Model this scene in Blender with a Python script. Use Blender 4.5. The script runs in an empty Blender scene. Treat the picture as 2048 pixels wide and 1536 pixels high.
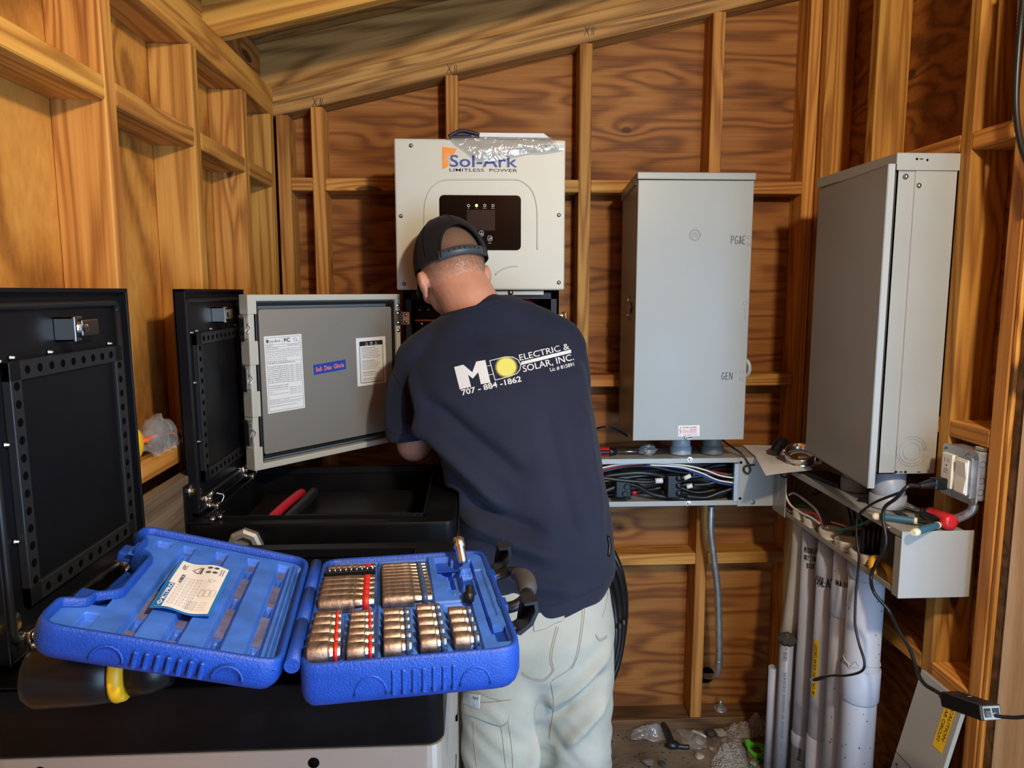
import bpy, bmesh, math, random
from mathutils import Vector, Matrix, Euler, noise
from mathutils.bvhtree import BVHTree
PI = math.pi
R = math.radians
random.seed(7)
scene = bpy.context.scene
COL = scene.collection

# ------------------------------------------------------------------ camera
F = 1450.0
PITCH = math.atan(186 / F)
YAW = math.atan(78 / F * math.cos(PITCH))
EYE = Vector((0, 0, 1.49))
cam_d = bpy.data.cameras.new('camera'); cam = bpy.data.objects.new('camera', cam_d)
COL.objects.link(cam)
cam_d.sensor_width = 36; cam_d.lens = F / 2048 * 36; cam_d.clip_start = 0.02
cam.location = EYE; cam.rotation_euler = (PI / 2 - PITCH, 0, -YAW)
scene.camera = cam

# ------------------------------------------------------------------ world, lights, exposure
world = bpy.data.worlds.new('sky'); scene.world = world; world.use_nodes = True
wn = world.node_tree; bgn = wn.nodes['Background']
tc = wn.nodes.new('ShaderNodeTexCoord'); sep = wn.nodes.new('ShaderNodeSeparateXYZ')
rmp = wn.nodes.new('ShaderNodeValToRGB')
wn.links.new(tc.outputs['Generated'], sep.inputs[0]); wn.links.new(sep.outputs['Z'], rmp.inputs[0])
rmp.color_ramp.elements[0].position = 0.0; rmp.color_ramp.elements[0].color = (.16, .19, .22, 1)
rmp.color_ramp.elements[1].position = 0.12; rmp.color_ramp.elements[1].color = (.62, .80, 1.0, 1)
wn.links.new(rmp.outputs[0], bgn.inputs[0]); bgn.inputs[1].default_value = 1.0

def lamp(name, kind, loc, energy, color, size=.1, rot=None, sy=None):
    l = bpy.data.lights.new(name, kind); o = bpy.data.objects.new(name, l); COL.objects.link(o)
    l.energy = energy; l.color = color
    if kind == 'AREA':
        l.size = size
        if sy: l.shape = 'RECTANGLE'; l.size_y = sy
    else: l.shadow_soft_size = size
    o.location = loc
    if rot: o.rotation_euler = rot
    return o
lamp('warm_bulb', 'POINT', (.62, .02, 2.20), 84, (1.0, .85, .62), .055)
lamp('doorway_daylight', 'AREA', (1.20, -.75, .90), 42, (.40, .67, 1.0), 1.1, (R(88), 0, R(20)), 1.5)
scene.view_settings.view_transform = 'Standard'; scene.view_settings.look = 'None'
scene.view_settings.gamma = 1; scene.view_settings.use_curve_mapping = False
scene.view_settings.exposure = 0.35

# ------------------------------------------------------------------ node materials
def newmat(name):
    m = bpy.data.materials.new(name); m.use_nodes = True
    return m, m.node_tree.nodes, m.node_tree.links, m.node_tree.nodes['Principled BSDF']

def plain(name, col, rough=.5, metal=0, bump=0, bscale=300, spec=.5, coat=0, var=0, vscale=6, emit=None, es=1, trans=0, alpha=1):
    m, n, l, b = newmat(name)
    b.inputs['Base Color'].default_value = (*col, 1); b.inputs['Roughness'].default_value = rough
    b.inputs['Metallic'].default_value = metal; b.inputs['Specular IOR Level'].default_value = spec
    b.inputs['Coat Weight'].default_value = coat
    b.inputs['Transmission Weight'].default_value = trans; b.inputs['Alpha'].default_value = alpha
    t = n.new('ShaderNodeTexCoord')
    if var:
        z = n.new('ShaderNodeTexNoise'); z.inputs['Scale'].default_value = vscale; z.inputs['Detail'].default_value = 6
        l.new(t.outputs['Object'], z.inputs[0])
        mx = n.new('ShaderNodeMix'); mx.data_type = 'RGBA'
        mx.inputs[6].default_value = (*[c * (1 - var) for c in col], 1); mx.inputs[7].default_value = (*[min(1, c * (1 + var)) for c in col], 1)
        mr = n.new('ShaderNodeMapRange'); mr.inputs[1].default_value = .3; mr.inputs[2].default_value = .7
        l.new(z.outputs[0], mr.inputs[0]); l.new(mr.outputs[0], mx.inputs[0]); l.new(mx.outputs[2], b.inputs['Base Color'])
        m2 = n.new('ShaderNodeMapRange'); m2.inputs[3].default_value = max(0.02, rough - .1); m2.inputs[4].default_value = min(1, rough + .12)
        l.new(z.outputs[0], m2.inputs[0]); l.new(m2.outputs[0], b.inputs['Roughness'])
    if bump:
        z = n.new('ShaderNodeTexNoise'); z.inputs['Scale'].default_value = bscale; z.inputs['Detail'].default_value = 3
        l.new(t.outputs['Object'], z.inputs[0]); bp = n.new('ShaderNodeBump'); bp.inputs[0].default_value = bump
        bp.inputs['Distance'].default_value = .002
        l.new(z.outputs[0], bp.inputs['Height']); l.new(bp.outputs[0], b.inputs['Normal'])
    if emit:
        b.inputs['Emission Color'].default_value = (*emit, 1); b.inputs['Emission Strength'].default_value = es
    return m

def wood(name, c_light, c_mid, c_dark, stretch=(1.1, 9, 9), rings=26, knot=(2.2, 7, 7), knot_r=.05, fine=1.0, rough=.62, perobj=True, kdark=(.05, .018, .006), stain=.25):
    m, n, l, b = newmat(name)
    t = n.new('ShaderNodeTexCoord'); oi = n.new('ShaderNodeObjectInfo')
    add = n.new('ShaderNodeVectorMath'); add.operation = 'ADD'
    sc = n.new('ShaderNodeVectorMath'); sc.operation = 'SCALE'; sc.inputs[0].default_value = (31, 57, 83)
    l.new(oi.outputs['Random'], sc.inputs['Scale']); l.new(t.outputs['Object'], add.inputs[0]); l.new(sc.outputs[0], add.inputs[1])
    P = add.outputs[0]
    def mp(s):
        q = n.new('ShaderNodeVectorMath'); q.operation = 'MULTIPLY'; q.inputs[1].default_value = s; l.new(P, q.inputs[0]); return q.outputs[0]
    def ns(vec, scale=1, detail=2, rough_=.5):
        z = n.new('ShaderNodeTexNoise'); z.inputs['Scale'].default_value = scale; z.inputs['Detail'].default_value = detail
        z.inputs['Roughness'].default_value = rough_; l.new(vec, z.inputs[0]); return z.outputs[0]
    def M(op, a, b_=None, c=None):
        q = n.new('ShaderNodeMath'); q.operation = op
        for i, v in enumerate((a, b_, c)):
            if v is None: continue
            if isinstance(v, (int, float)): q.inputs[i].default_value = v
            else: l.new(v, q.inputs[i])
        return q.outputs[0]
    # knots
    vo = n.new('ShaderNodeTexVoronoi'); vo.inputs['Scale'].default_value = 1; vo.inputs['Randomness'].default_value = 1
    l.new(mp(knot), vo.inputs['Vector'])
    warp = M('MULTIPLY', ns(mp((14, 14, 14)), 1, 2), .05)
    d = M('ADD', vo.outputs['Distance'], warp)
    halo = M('POWER', 2.718, M('MULTIPLY', M('MULTIPLY', d, d), -14.0))
    low = ns(mp(stretch), 1, 2.2, .45)
    phase = M('ADD', M('MULTIPLY', low, rings), M('MULTIPLY', halo, 3.2))
    wv = M('ADD', M('MULTIPLY', M('SINE', M('MULTIPLY', phase, 3.0)), .5), .5)
    wv = M('POWER', wv, 1.6)
    fn = ns(mp((stretch[0] * 4, stretch[1] * 22, stretch[2] * 22)), 1, 3, .6)
    big = ns(mp((stretch[0] * .9, stretch[1] * .35, stretch[2] * .35)), 1, 2)
    v = M('ADD', M('MULTIPLY', wv, .36), M('MULTIPLY', fn, .60 * fine)); v = M('ADD', v, M('MULTIPLY', big, .35))
    rp = n.new('ShaderNodeValToRGB'); l.new(v, rp.inputs[0])
    e = rp.color_ramp.elements
    e[0].position = .22; e[0].color = (*c_light, 1); e[1].position = .95; e[1].color = (*c_dark, 1)
    k = e.new(.56); k.color = (*c_mid, 1)
    kn = n.new('ShaderNodeMapRange'); kn.inputs[1].default_value = knot_r + .03; kn.inputs[2].default_value = knot_r + .055
    kn.inputs[3].default_value = 1; kn.inputs[4].default_value = 0; l.new(d, kn.inputs[0])
    mx = n.new('ShaderNodeMix'); mx.data_type = 'RGBA'; mx.inputs[7].default_value = (*kdark, 1)
    l.new(M('MULTIPLY', kn.outputs[0], .85), mx.inputs[0]); l.new(rp.outputs[0], mx.inputs[6])
    st = ns(mp((1.3, 3, 3)), 1, 4, .6)
    sr = n.new('ShaderNodeMapRange'); sr.inputs[1].default_value = .5; sr.inputs[2].default_value = .72; sr.inputs[4].default_value = stain; l.new(st, sr.inputs[0])
    m2 = n.new('ShaderNodeMix'); m2.data_type = 'RGBA'; m2.blend_type = 'MULTIPLY'; m2.inputs[7].default_value = (.42, .33, .22, 1)
    l.new(sr.outputs[0], m2.inputs[0]); l.new(mx.outputs[2], m2.inputs[6])
    hv = n.new('ShaderNodeHueSaturation')
    if perobj:
        rr = n.new('ShaderNodeMapRange'); rr.inputs[3].default_value = .76; rr.inputs[4].default_value = 1.08; l.new(oi.outputs['Random'], rr.inputs[0])
        l.new(rr.outputs[0], hv.inputs['Value'])
        r2 = n.new('ShaderNodeMapRange'); r2.inputs[3].default_value = .494; r2.inputs[4].default_value = .505
        l.new(M('FRACT', M('MULTIPLY', oi.outputs['Random'], 13.7)), r2.inputs[0]); l.new(r2.outputs[0], hv.inputs['Hue'])
    l.new(m2.outputs[2], hv.inputs['Color']); l.new(hv.outputs[0], b.inputs['Base Color'])
    b.inputs['Roughness'].default_value = rough; b.inputs['Specular IOR Level'].default_value = .3
    bp = n.new('ShaderNodeBump'); bp.inputs[0].default_value = .35; bp.inputs['Distance'].default_value = .0012
    l.new(v, bp.inputs['Height']); l.new(bp.outputs[0], b.inputs['Normal'])
    return m

M_STUD = wood('fir_stud', (.76, .395, .092), (.58, .262, .050), (.30, .105, .018), (.40, 9, 9), 30, (2.2, 8, 8), .085, 1.0)
M_PLATE = wood('weathered_fir', (.66, .40, .13), (.46, .245, .065), (.18, .085, .024), (.5, 10, 10), 24, (1.6, 9, 9), .05, 1.1, stain=.75)
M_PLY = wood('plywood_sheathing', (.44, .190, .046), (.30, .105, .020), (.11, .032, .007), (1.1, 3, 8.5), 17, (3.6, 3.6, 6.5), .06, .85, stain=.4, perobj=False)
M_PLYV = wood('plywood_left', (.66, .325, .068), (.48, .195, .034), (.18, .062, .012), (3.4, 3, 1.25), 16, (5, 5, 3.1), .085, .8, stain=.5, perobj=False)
M_ROOF = wood('roof_plywood', (.56, .31, .095), (.38, .185, .048), (.13, .06, .016), (.8, 5, 6), 20, (2, 4, 6), .05, .9, stain=.45)
M_PT = wood('treated_plate', (.30, .17, .08), (.20, .10, .045), (.09, .045, .02), (.7, 12, 12), 9, (1.5, 9, 9), .04, 1.1, stain=.6)
M_GREYW = wood('grey_board', (.40, .32, .24), (.27, .20, .145), (.13, .09, .06), (.8, 14, 14), 9, (1.2, 7, 7), .03, 1.2, stain=.3)
M_PALE = wood('pale_timber', (.92, .74, .52), (.80, .58, .36), (.55, .34, .17), (7, 7, .6), 12, (6, 6, 1.1), .04, .8, stain=.2, perobj=False)

M_GREY = plain('grey_enamel', (.335, .335, .305), .36, 0, .06, 900, .5, var=.03, vscale=5)
M_GREYD = plain('grey_enamel_bin', (.37, .375, .355), .30, 0, .05, 900, .7)
M_WHITEP = plain('cream_powder_coat', (.60, .58, .49), .42, 0, .10, 1200)
M_DOORF = plain('door_frame_grey', (.50, .49, .43), .4)
M_DOORP = plain('door_sheet_steel', (.44, .42, .38), .30, .55, .08, 1400)
M_BLACKP = plain('black_powder_coat', (.0045, .005, .007), .42, 0, .12, 900, .28)
M_BLACKS = plain('black_dusty_top', (.005, .005, .006), .42, 0, .05, 900, .16, var=.6, vscale=9)
M_BLKRUB = plain('black_rubber', (.012, .012, .013), .38)
M_BLKPL = plain('black_plastic', (.008, .008, .009), .34, spec=.35)
M_INSIDE = plain('dark_inside', (.0015, .0015, .0018), .9, spec=.05)
M_CHROME = plain('zinc_plated', (.72, .71, .68), .22, 1)
M_GALV = plain('galvanised_steel', (.52, .54, .55), .36, .8, .1, 60, var=.15, vscale=30)
M_SCREW = plain('steel_screw', (.42, .42, .40), .28, 1)
M_BRASS = plain('yellow_zinc', (.75, .52, .16), .3, 1)
M_SILVER = plain('silver_trim', (.50, .46, .42), .38, .6)
M_BLUE_SHADE = plain('shaded_blue_blow_moulded', (.008, .064, .42), .42, 0, .5, 420, .5, var=.10, vscale=40)  # outer shell: shade on the case sides is put into this darker blue
M_BLUE_LIT = plain('blue_lit_tray_worn', (.045, .165, .66), .45, 0, .12, 300, .5, var=.22, vscale=26)  # tray and lining: light from above is put into the brighter blue; mottling is wear
M_PVC = plain('grey_pvc', (.46, .50, .60), .42, 0, .05, 200, var=.10, vscale=12)
M_PVC2 = plain('grey_pvc_fitting', (.34, .37, .43), .38)
M_PVCL = plain('pale_pvc_end', (.60, .57, .50), .5)
M_YEL = plain('yellow_label', (.90, .55, .01), .5)
M_YELP = plain('yellow_rubber', (.86, .46, .01), .42)
M_WHITE = plain('white_paper', (.80, .80, .80), .6)
M_WPL = plain('white_plastic', (.82, .81, .77), .3)
M_INK = plain('black_ink', (.012, .012, .014), .6)
M_INKG = plain('grey_ink', (.22, .22, .23), .7)
M_INKR = plain('red_ink', (.60, .03, .04), .6)
M_RED = plain('red_rubber', (.55, .015, .02), .35)
M_REDC = plain('red_cable', (.42, .012, .03), .4)
M_WCAB = plain('white_wire', (.78, .76, .70), .4)
M_BCAB = plain('blue_wire', (.02, .07, .34), .4)
M_GCAB = plain('green_wire', (.01, .16, .07), .4)
M_OCAB = plain('orange_wire', (.72, .22, .04), .4)
M_COPPER = plain('copper_bar', (.60, .28, .15), .35, 1)
M_GREEN = plain('green_plastic', (.10, .50, .03), .4)
M_LOGOO = plain('logo_orange', (.90, .27, .015), .5)
M_LOGOB = plain('logo_blue', (.02, .05, .27), .5)
M_LABB = plain('label_blue', (.02, .055, .36), .5)
M_LABO = plain('label_orange', (.95, .25, .07), .5)
M_KTB = plain('label_azure', (.01, .18, .55), .45)
M_SHIRTW = plain('print_white', (.72, .73, .74), .75)
M_SHIRTY = plain('print_yellow', (.78, .74, .16), .75)
M_LED = plain('led_green', (.2, .5, .1), .5, emit=(.45, .9, .15), es=2.2)
M_SCREEN = plain('dark_screen', (.028, .020, .020), .12, spec=.3)
M_GLOSSK = plain('gloss_black_panel', (.003, .0028, .0028), .10, spec=.18)
M_SOCK = plain('chrome_socket', (.70, .72, .74), .20, 1, var=.2, vscale=70)
M_SOCKD = plain('rusty_socket', (.27, .205, .17), .44, .85, .2, 300, var=.5, vscale=90)
M_BANDR = plain('band_red', (.52, .02, .015), .4)
M_BANDB = plain('band_blue', (.03, .06, .14), .4)
M_FOAM = plain('worn_grip', (.05, .048, .05), .6)
M_TEAL = plain('teal_grip', (.035, .12, .17), .5)
M_TAPE = plain('fibreglass_end', (.72, .66, .46), .75, 0, .6, 150)
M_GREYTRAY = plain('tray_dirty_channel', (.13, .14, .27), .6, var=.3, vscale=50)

def clearfilm(name, tint=(.9, .9, .9), rough=.12, alpha=.32):
    m, n, l, b = newmat(name)
    tr = n.new('ShaderNodeBsdfTransparent'); gl = n.new('ShaderNodeBsdfGlossy'); gl.inputs['Roughness'].default_value = rough
    df = n.new('ShaderNodeBsdfDiffuse'); df.inputs[0].default_value = (*tint, 1)
    m1 = n.new('ShaderNodeMixShader'); m1.inputs[0].default_value = .5; l.new(gl.outputs[0], m1.inputs[1]); l.new(df.outputs[0], m1.inputs[2])
    m2 = n.new('ShaderNodeMixShader'); m2.inputs[0].default_value = alpha
    l.new(tr.outputs[0], m2.inputs[1]); l.new(m1.outputs[0], m2.inputs[2]); l.new(m2.outputs[0], n['Material Output'].inputs[0])
    t = n.new('ShaderNodeTexCoord'); z = n.new('ShaderNodeTexNoise'); z.inputs['Scale'].default_value = 45; z.inputs['Distortion'].default_value = 1
    l.new(t.outputs['Object'], z.inputs[0]); bp = n.new('ShaderNodeBump'); bp.inputs[0].default_value = .8; bp.inputs['Distance'].default_value = .01
    l.new(z.outputs[0], bp.inputs['Height']); l.new(bp.outputs[0], gl.inputs['Normal'])
    n.remove(b); return m
M_FILM = clearfilm('clear_poly_film')
M_BAG = clearfilm('milky_poly_bag', (.75, .72, .66), .2, .55)

def bubble_mat():
    m, n, l, b = newmat('bubble_wrap')
    b.inputs['Base Color'].default_value = (.62, .56, .50, 1); b.inputs['Roughness'].default_value = .07; b.inputs['Alpha'].default_value = .5; b.inputs['Specular IOR Level'].default_value = 1
    t = n.new('ShaderNodeTexCoord'); v = n.new('ShaderNodeTexVoronoi'); v.inputs['Scale'].default_value = 130
    l.new(t.outputs['Object'], v.inputs['Vector']); bp = n.new('ShaderNodeBump'); bp.inputs[0].default_value = 1; bp.inputs['Distance'].default_value = .008; bp.invert = True
    l.new(v.outputs['Distance'], bp.inputs['Height']); l.new(bp.outputs[0], b.inputs['Normal'])
    return m
M_BUB = bubble_mat()

def floor_mat():
    m, n, l, b = newmat('dusty_concrete')
    t = n.new('ShaderNodeTexCoord')
    z = n.new('ShaderNodeTexNoise'); z.inputs['Scale'].default_value = 5; z.inputs['Detail'].default_value = 8; l.new(t.outputs['Object'], z.inputs[0])
    rp = n.new('ShaderNodeValToRGB'); rp.color_ramp.elements[0].position = .35; rp.color_ramp.elements[0].color = (.10, .070, .045, 1)
    rp.color_ramp.elements[1].position = .65; rp.color_ramp.elements[1].color = (.24, .185, .125, 1); l.new(z.outputs[0], rp.inputs[0])
    s = n.new('ShaderNodeTexNoise'); s.inputs['Scale'].default_value = 60; s.inputs['Detail'].default_value = 5; l.new(t.outputs['Object'], s.inputs[0])
    mr = n.new('ShaderNodeMapRange'); mr.inputs[1].default_value = .62; mr.inputs[2].default_value = .66; l.new(s.outputs[0], mr.inputs[0])
    mx = n.new('ShaderNodeMix'); mx.data_type = 'RGBA'; mx.inputs[7].default_value = (.035, .025, .018, 1); l.new(mr.outputs[0], mx.inputs[0]); l.new(rp.outputs[0], mx.inputs[6])
    l.new(mx.outputs[2], b.inputs['Base Color']); b.inputs['Roughness'].default_value = .85
    bp = n.new('ShaderNodeBump'); bp.inputs[0].default_value = .6; bp.inputs['Distance'].default_value = .004; l.new(s.outputs[0], bp.inputs['Height']); l.new(bp.outputs[0], b.inputs['Normal'])
    return m
M_FLOOR = floor_mat()

# ------------------------------------------------------------------ mesh helpers
def new(): return bmesh.new()
def xf(bm, M, start=0):
    vs = list(bm.verts)[start:]
    for v in vs: v.co = M @ v.co
def box(bm, x0, x1, y0, y1, z0, z1, bev=0, seg=1, M=None):
    b = bmesh.new() if (bev or M is not None) else bm
    vs = [b.verts.new((x, y, z)) for x in (x0, x1) for y in (y0, y1) for z in (z0, z1)]
    for f in ((0, 1, 3, 2), (4, 6, 7, 5), (0, 4, 5, 1), (2, 3, 7, 6), (0, 2, 6, 4), (1, 5, 7, 3)): b.faces.new([vs[i] for i in f])
    if bev or M is not None:
        if bev: bmesh.ops.bevel(b, geom=list(b.edges), offset=bev, segments=seg, affect='EDGES', profile=.6)
        if M is not None: xf(b, M)
        merge(bm, b)
    return bm
def merge(bm, b, free=True):
    m = bpy.data.meshes.new('t'); b.to_mesh(m); bm.from_mesh(m); bpy.data.meshes.remove(m)
    if free: b.free()
def frame_for(d):
    d = d.normalized(); a = Vector((0, 0, 1)) if abs(d.z) < .9 else Vector((1, 0, 0))
    u = d.cross(a).normalized(); return u, d.cross(u).normalized()
def cyl(bm, p0, p1, r0, r1=None, n=20, cap=True):
    p0, p1 = Vector(p0), Vector(p1); r1 = r0 if r1 is None else r1
    u, w = frame_for(p1 - p0)
    a = [bm.verts.new(p0 + (u * math.cos(t) + w * math.sin(t)) * r0) for t in [2 * PI * i / n for i in range(n)]]
    c = [bm.verts.new(p1 + (u * math.cos(t) + w * math.sin(t)) * r1) for t in [2 * PI * i / n for i in range(n)]]
    for i in range(n):
        f = bm.faces.new((a[i], a[(i + 1) % n], c[(i + 1) % n], c[i])); f.smooth = True
    if cap: bm.faces.new(a[::-1]); bm.faces.new(c)
    return bm
def lathe(bm, o, axis, prof, n=28, smooth=True, cap=True):
    """prof: (distance along axis, radius)"""
    o = Vector(o); axis = Vector(axis).normalized(); u, w = frame_for(axis); rings = []
    for (h, r) in prof:
        rings.append([bm.verts.new(o + axis * h + (u * math.cos(t) + w * math.sin(t)) * max(r, 1e-5)) for t in [2 * PI * i / n for i in range(n)]])
    for a, c in zip(rings, rings[1:]):
        for i in range(n):
            f = bm.faces.new((a[i], a[(i + 1) % n], c[(i + 1) % n], c[i])); f.smooth = smooth
    if cap: bm.faces.new(rings[0][::-1]); bm.faces.new(rings[-1])
    return bm
def spline(pts, k=8):
    pts = [Vector(p) for p in pts]
    if len(pts) < 3: return pts
    out = []; q = [pts[0] * 2 - pts[1]] + pts + [pts[-1] * 2 - pts[-2]]
    for i in range(1, len(q) - 2):
        a, b, c, d = q[i - 1:i + 3]
        for j in range(k):
            t = j / k
            out.append(.5 * ((2 * b) + (c - a) * t + (2 * a - 5 * b + 4 * c - d) * t * t + (3 * b - a - 3 * c + d) * t ** 3))
    out.append(pts[-1]); return out
def tube(bm, pts, r, n=10, k=8, smooth=True, rib=None, flat=1.0):
    P = spline(pts, k) if k else [Vector(p) for p in pts]
    N = len(P); u = None; rings = []
    for i, p in enumerate(P):
        d = (P[min(i + 1, N - 1)] - P[max(i - 1, 0)]).normalized()
        if u is None: u, _ = frame_for(d)
        u = (u - d * u.dot(d)).normalized(); w = d.cross(u)
        rr = r[min(int(i / max(1, N - 1) * (len(r) - 1)), len(r) - 2)] * 1.0 if isinstance(r, (list, tuple)) else r
        if isinstance(r, (list, tuple)):
            s = i / max(1, N - 1) * (len(r) - 1); j = min(int(s), len(r) - 2); rr = r[j] + (r[j + 1] - r[j]) * (s - j)
        if rib: rr *= 1 + rib * (1 if i % 2 else -1)
        rings.append([bm.verts.new(p + (u * math.cos(t) + w * math.sin(t) * flat) * rr) for t in [2 * PI * q / n for q in range(n)]])
    for a, c in zip(rings, rings[1:]):
        for i in range(n):
            f = bm.faces.new((a[i], a[(i + 1) % n], c[(i + 1) % n], c[i])); f.smooth = smooth
    bm.faces.new(rings[0][::-1]); bm.faces.new(rings[-1]); return bm
def prism(bm, poly, M, h0, h1):
    """poly in local xy, extruded along local z from h0 to h1, placed by M"""
    a = [bm.verts.new(M @ Vector((x, y, h0))) for x, y in poly]; c = [bm.verts.new(M @ Vector((x, y, h1))) for x, y in poly]
    n = len(poly)
    for i in range(n): bm.faces.new((a[i], a[(i + 1) % n], c[(i + 1) % n], c[i]))
    bm.faces.new(a[::-1]); bm.faces.new(c); return bm
def ball(bm, c, r, n=12, sc=(1, 1, 1)):
    g = bmesh.ops.create_uvsphere(bm, u_segments=n * 2, v_segments=n, radius=1)
    for v in g['verts']: v.co = Vector(c) + Vector((v.co.x * r * sc[0], v.co.y * r * sc[1], v.co.z * r * sc[2]))
    for f in bm.faces: f.smooth = True
    return bm
def rrect(w, h, r, n=5, cx=0, cy=0):
    out = []
    for (sx, sy, a0) in ((1, 1, 0), (-1, 1, 90), (-1, -1, 180), (1, -1, 270)):
        for i in range(n + 1):
            a = R(a0 + 90 * i / n); out.append((cx + sx * (w / 2 - r) + r * math.cos(a), cy + sy * (h / 2 - r) + r * math.sin(a)))
    return out
def frameM(o, u, v):
    """local x->u, y->v, z->u x v"""
    u = Vector(u).normalized(); v = Vector(v).normalized(); w = u.cross(v).normalized(); v = w.cross(u)
    return Matrix(((u.x, v.x, w.x, o[0]), (u.y, v.y, w.y, o[1]), (u.z, v.z, w.z, o[2]), (0, 0, 0, 1)))

def obj(name, bm, mat, parent=None, label=None, bev=0, local=False, recalc=True):
    if recalc: bmesh.ops.recalc_face_normals(bm, faces=bm.faces)
    me = bpy.data.meshes.new(name); bm.to_mesh(me); bm.free()
    o = bpy.data.objects.new(name, me); COL.objects.link(o)
    if mat is not None: me.materials.append(mat)
    if parent is not None:
        if not local: me.transform(wm(parent).inverted())
        o.parent = parent
    if label: o['label'] = label
    if bev:
        md = o.modifiers.new('bevel', 'BEVEL'); md.width = bev; md.segments = 2; md.limit_method = 'ANGLE'; md.angle_limit = R(40)
    return o
def islands(name, bm, mat, parent, label=None):
    """every separate piece of bm becomes a part of its own"""
    seen = set(); out = []
    bm.verts.ensure_lookup_table(); bmesh.ops.recalc_face_normals(bm, faces=bm.faces)
    for v0 in bm.verts:
        if v0 in seen: continue
        st = [v0]; seen.add(v0); isl = []
        while st:
            v = st.pop(); isl.append(v)
            for e in v.link_edges:
                w = e.other_vert(v)
                if w not in seen: seen.add(w); st.append(w)
        nb = new(); mp = {v: nb.verts.new(v.co) for v in isl}
        fs = set(f for v in isl for f in v.link_faces)
        for f in fs: g = nb.faces.new([mp[v] for v in f.verts]); g.smooth = f.smooth
        out.append(obj(name, nb, mat, parent, label))
    bm.free(); return out
def wm(o):
    m = Matrix.LocRotScale(o.location, o.rotation_euler, o.scale)
    return wm(o.parent) @ m if o.parent else m
def top(name, bm, mat, label, cat, group=None, bev=0):
    """a thing that is one mesh: origin moved to its base centre"""
    bmesh.ops.recalc_face_normals(bm, faces=bm.faces)
    xs = [v.co for v in bm.verts]
    o0 = Vector(((min(c.x for c in xs) + max(c.x for c in xs)) / 2, (min(c.y for c in xs) + max(c.y for c in xs)) / 2, min(c.z for c in xs)))
    for v in bm.verts: v.co -= o0
    o = obj(name, bm, mat, bev=bev, recalc=False); o.location = o0
    o['label'] = label; o['category'] = cat
    if group: o['group'] = group
    return o
def thing(name, loc, label, cat, group=None, rot=(0, 0, 0)):
    o = bpy.data.objects.new(name, None); COL.objects.link(o); o.empty_display_size = .05
    o.location = loc; o.rotation_euler = rot; o['label'] = label; o['category'] = cat
    if group: o['group'] = group
    return o
def copy_tree(o, parent=None):
    c = o.copy(); COL.objects.link(c); c.parent = parent
    for ch in [x for x in COL.objects if x.parent is o]: copy_tree(ch, c)
    return c
def textbm(s, h, w=None, ax='l', depth=0, bold=0, space=1.0):
    """text as a flat mesh in xy; cap height h, optionally squeezed to width w, origin at lower left (or centre)"""
    cu = bpy.data.curves.new('t', 'FONT'); cu.body = s; cu.size = 1; cu.space_character = space; cu.offset = bold; cu.extrude = depth
    cu.resolution_u = 3
    o = bpy.data.objects.new('t', cu); COL.objects.link(o)
    dg = bpy.context.evaluated_depsgraph_get(); dg.update()
    me = bpy.data.meshes.new_from_object(o.evaluated_get(dg)); bm = bmesh.new(); bm.from_mesh(me)
    bpy.data.objects.remove(o); bpy.data.curves.remove(cu); bpy.data.meshes.remove(me)
    if not bm.verts: return bm
    x0 = min(v.co.x for v in bm.verts); x1 = max(v.co.x for v in bm.verts)
    sy = h / .73; sx = (w / (x1 - x0)) if w else sy
    for v in bm.verts:
        v.co.x = (v.co.x - x0) * sx; v.co.y *= sy
        if ax == 'c': v.co.x -= (x1 - x0) * sx / 2; v.co.y -= h / 2
    return bm
def addtext(bm, s, x, y, h, w=None, M=None, ax='l', bold=0, rot=0, lift=0):
    t = textbm(s, h, w, ax, 0, bold)
    T = Matrix.Translation((x, y, lift)) @ Matrix.Rotation(rot, 4, 'Z')
    if M is not None: T = M @ T
    xf(t, T); merge(bm, t)
def rect(bm, x0, x1, y0, y1, M=None, z=0, th=0):
    vs = [Vector((x0, y0, z)), Vector((x1, y0, z)), Vector((x1, y1, z)), Vector((x0, y1, z))]
    if M is not None: vs = [M @ v for v in vs]
    bm.faces.new([bm.verts.new(v) for v in vs])
def stroke(bm, pts, w, M=None, z=0):
    """hand-drawn line as a thin flat ribbon"""
    P = [Vector((a, b, z)) for a, b in pts]
    for a, b in zip(P, P[1:]):
        d = (b - a)
        if d.length < 1e-6: continue
        d.normalize(); nn = Vector((-d.y, d.x, 0)) * w / 2
        q = [a - nn - d * w * .3, b - nn + d * w * .3, b + nn + d * w * .3, a + nn - d * w * .3]
        if M is not None: q = [M @ v for v in q]
        bm.faces.new([bm.verts.new(v) for v in q])
def ray(x, y):
    cp, sp, cy, sy = math.cos(PITCH), math.sin(PITCH), math.cos(YAW), math.sin(YAW)
    f = Vector((sy * cp, cy * cp, -sp)); r = Vector((cy, -sy, 0)); u = r.cross(f)
    return f + r * (x - 1024) / F - u * (y - 768) / F
def aY(x, y, Y): r = ray(x, y); return EYE + r * (Y / r.y)
def aX(x, y, X): r = ray(x, y); return EYE + r * (X / r.x)
def aZ(x, y, Z): r = ray(x, y); return EYE + r * ((Z - EYE.z) / r.z)
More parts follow.
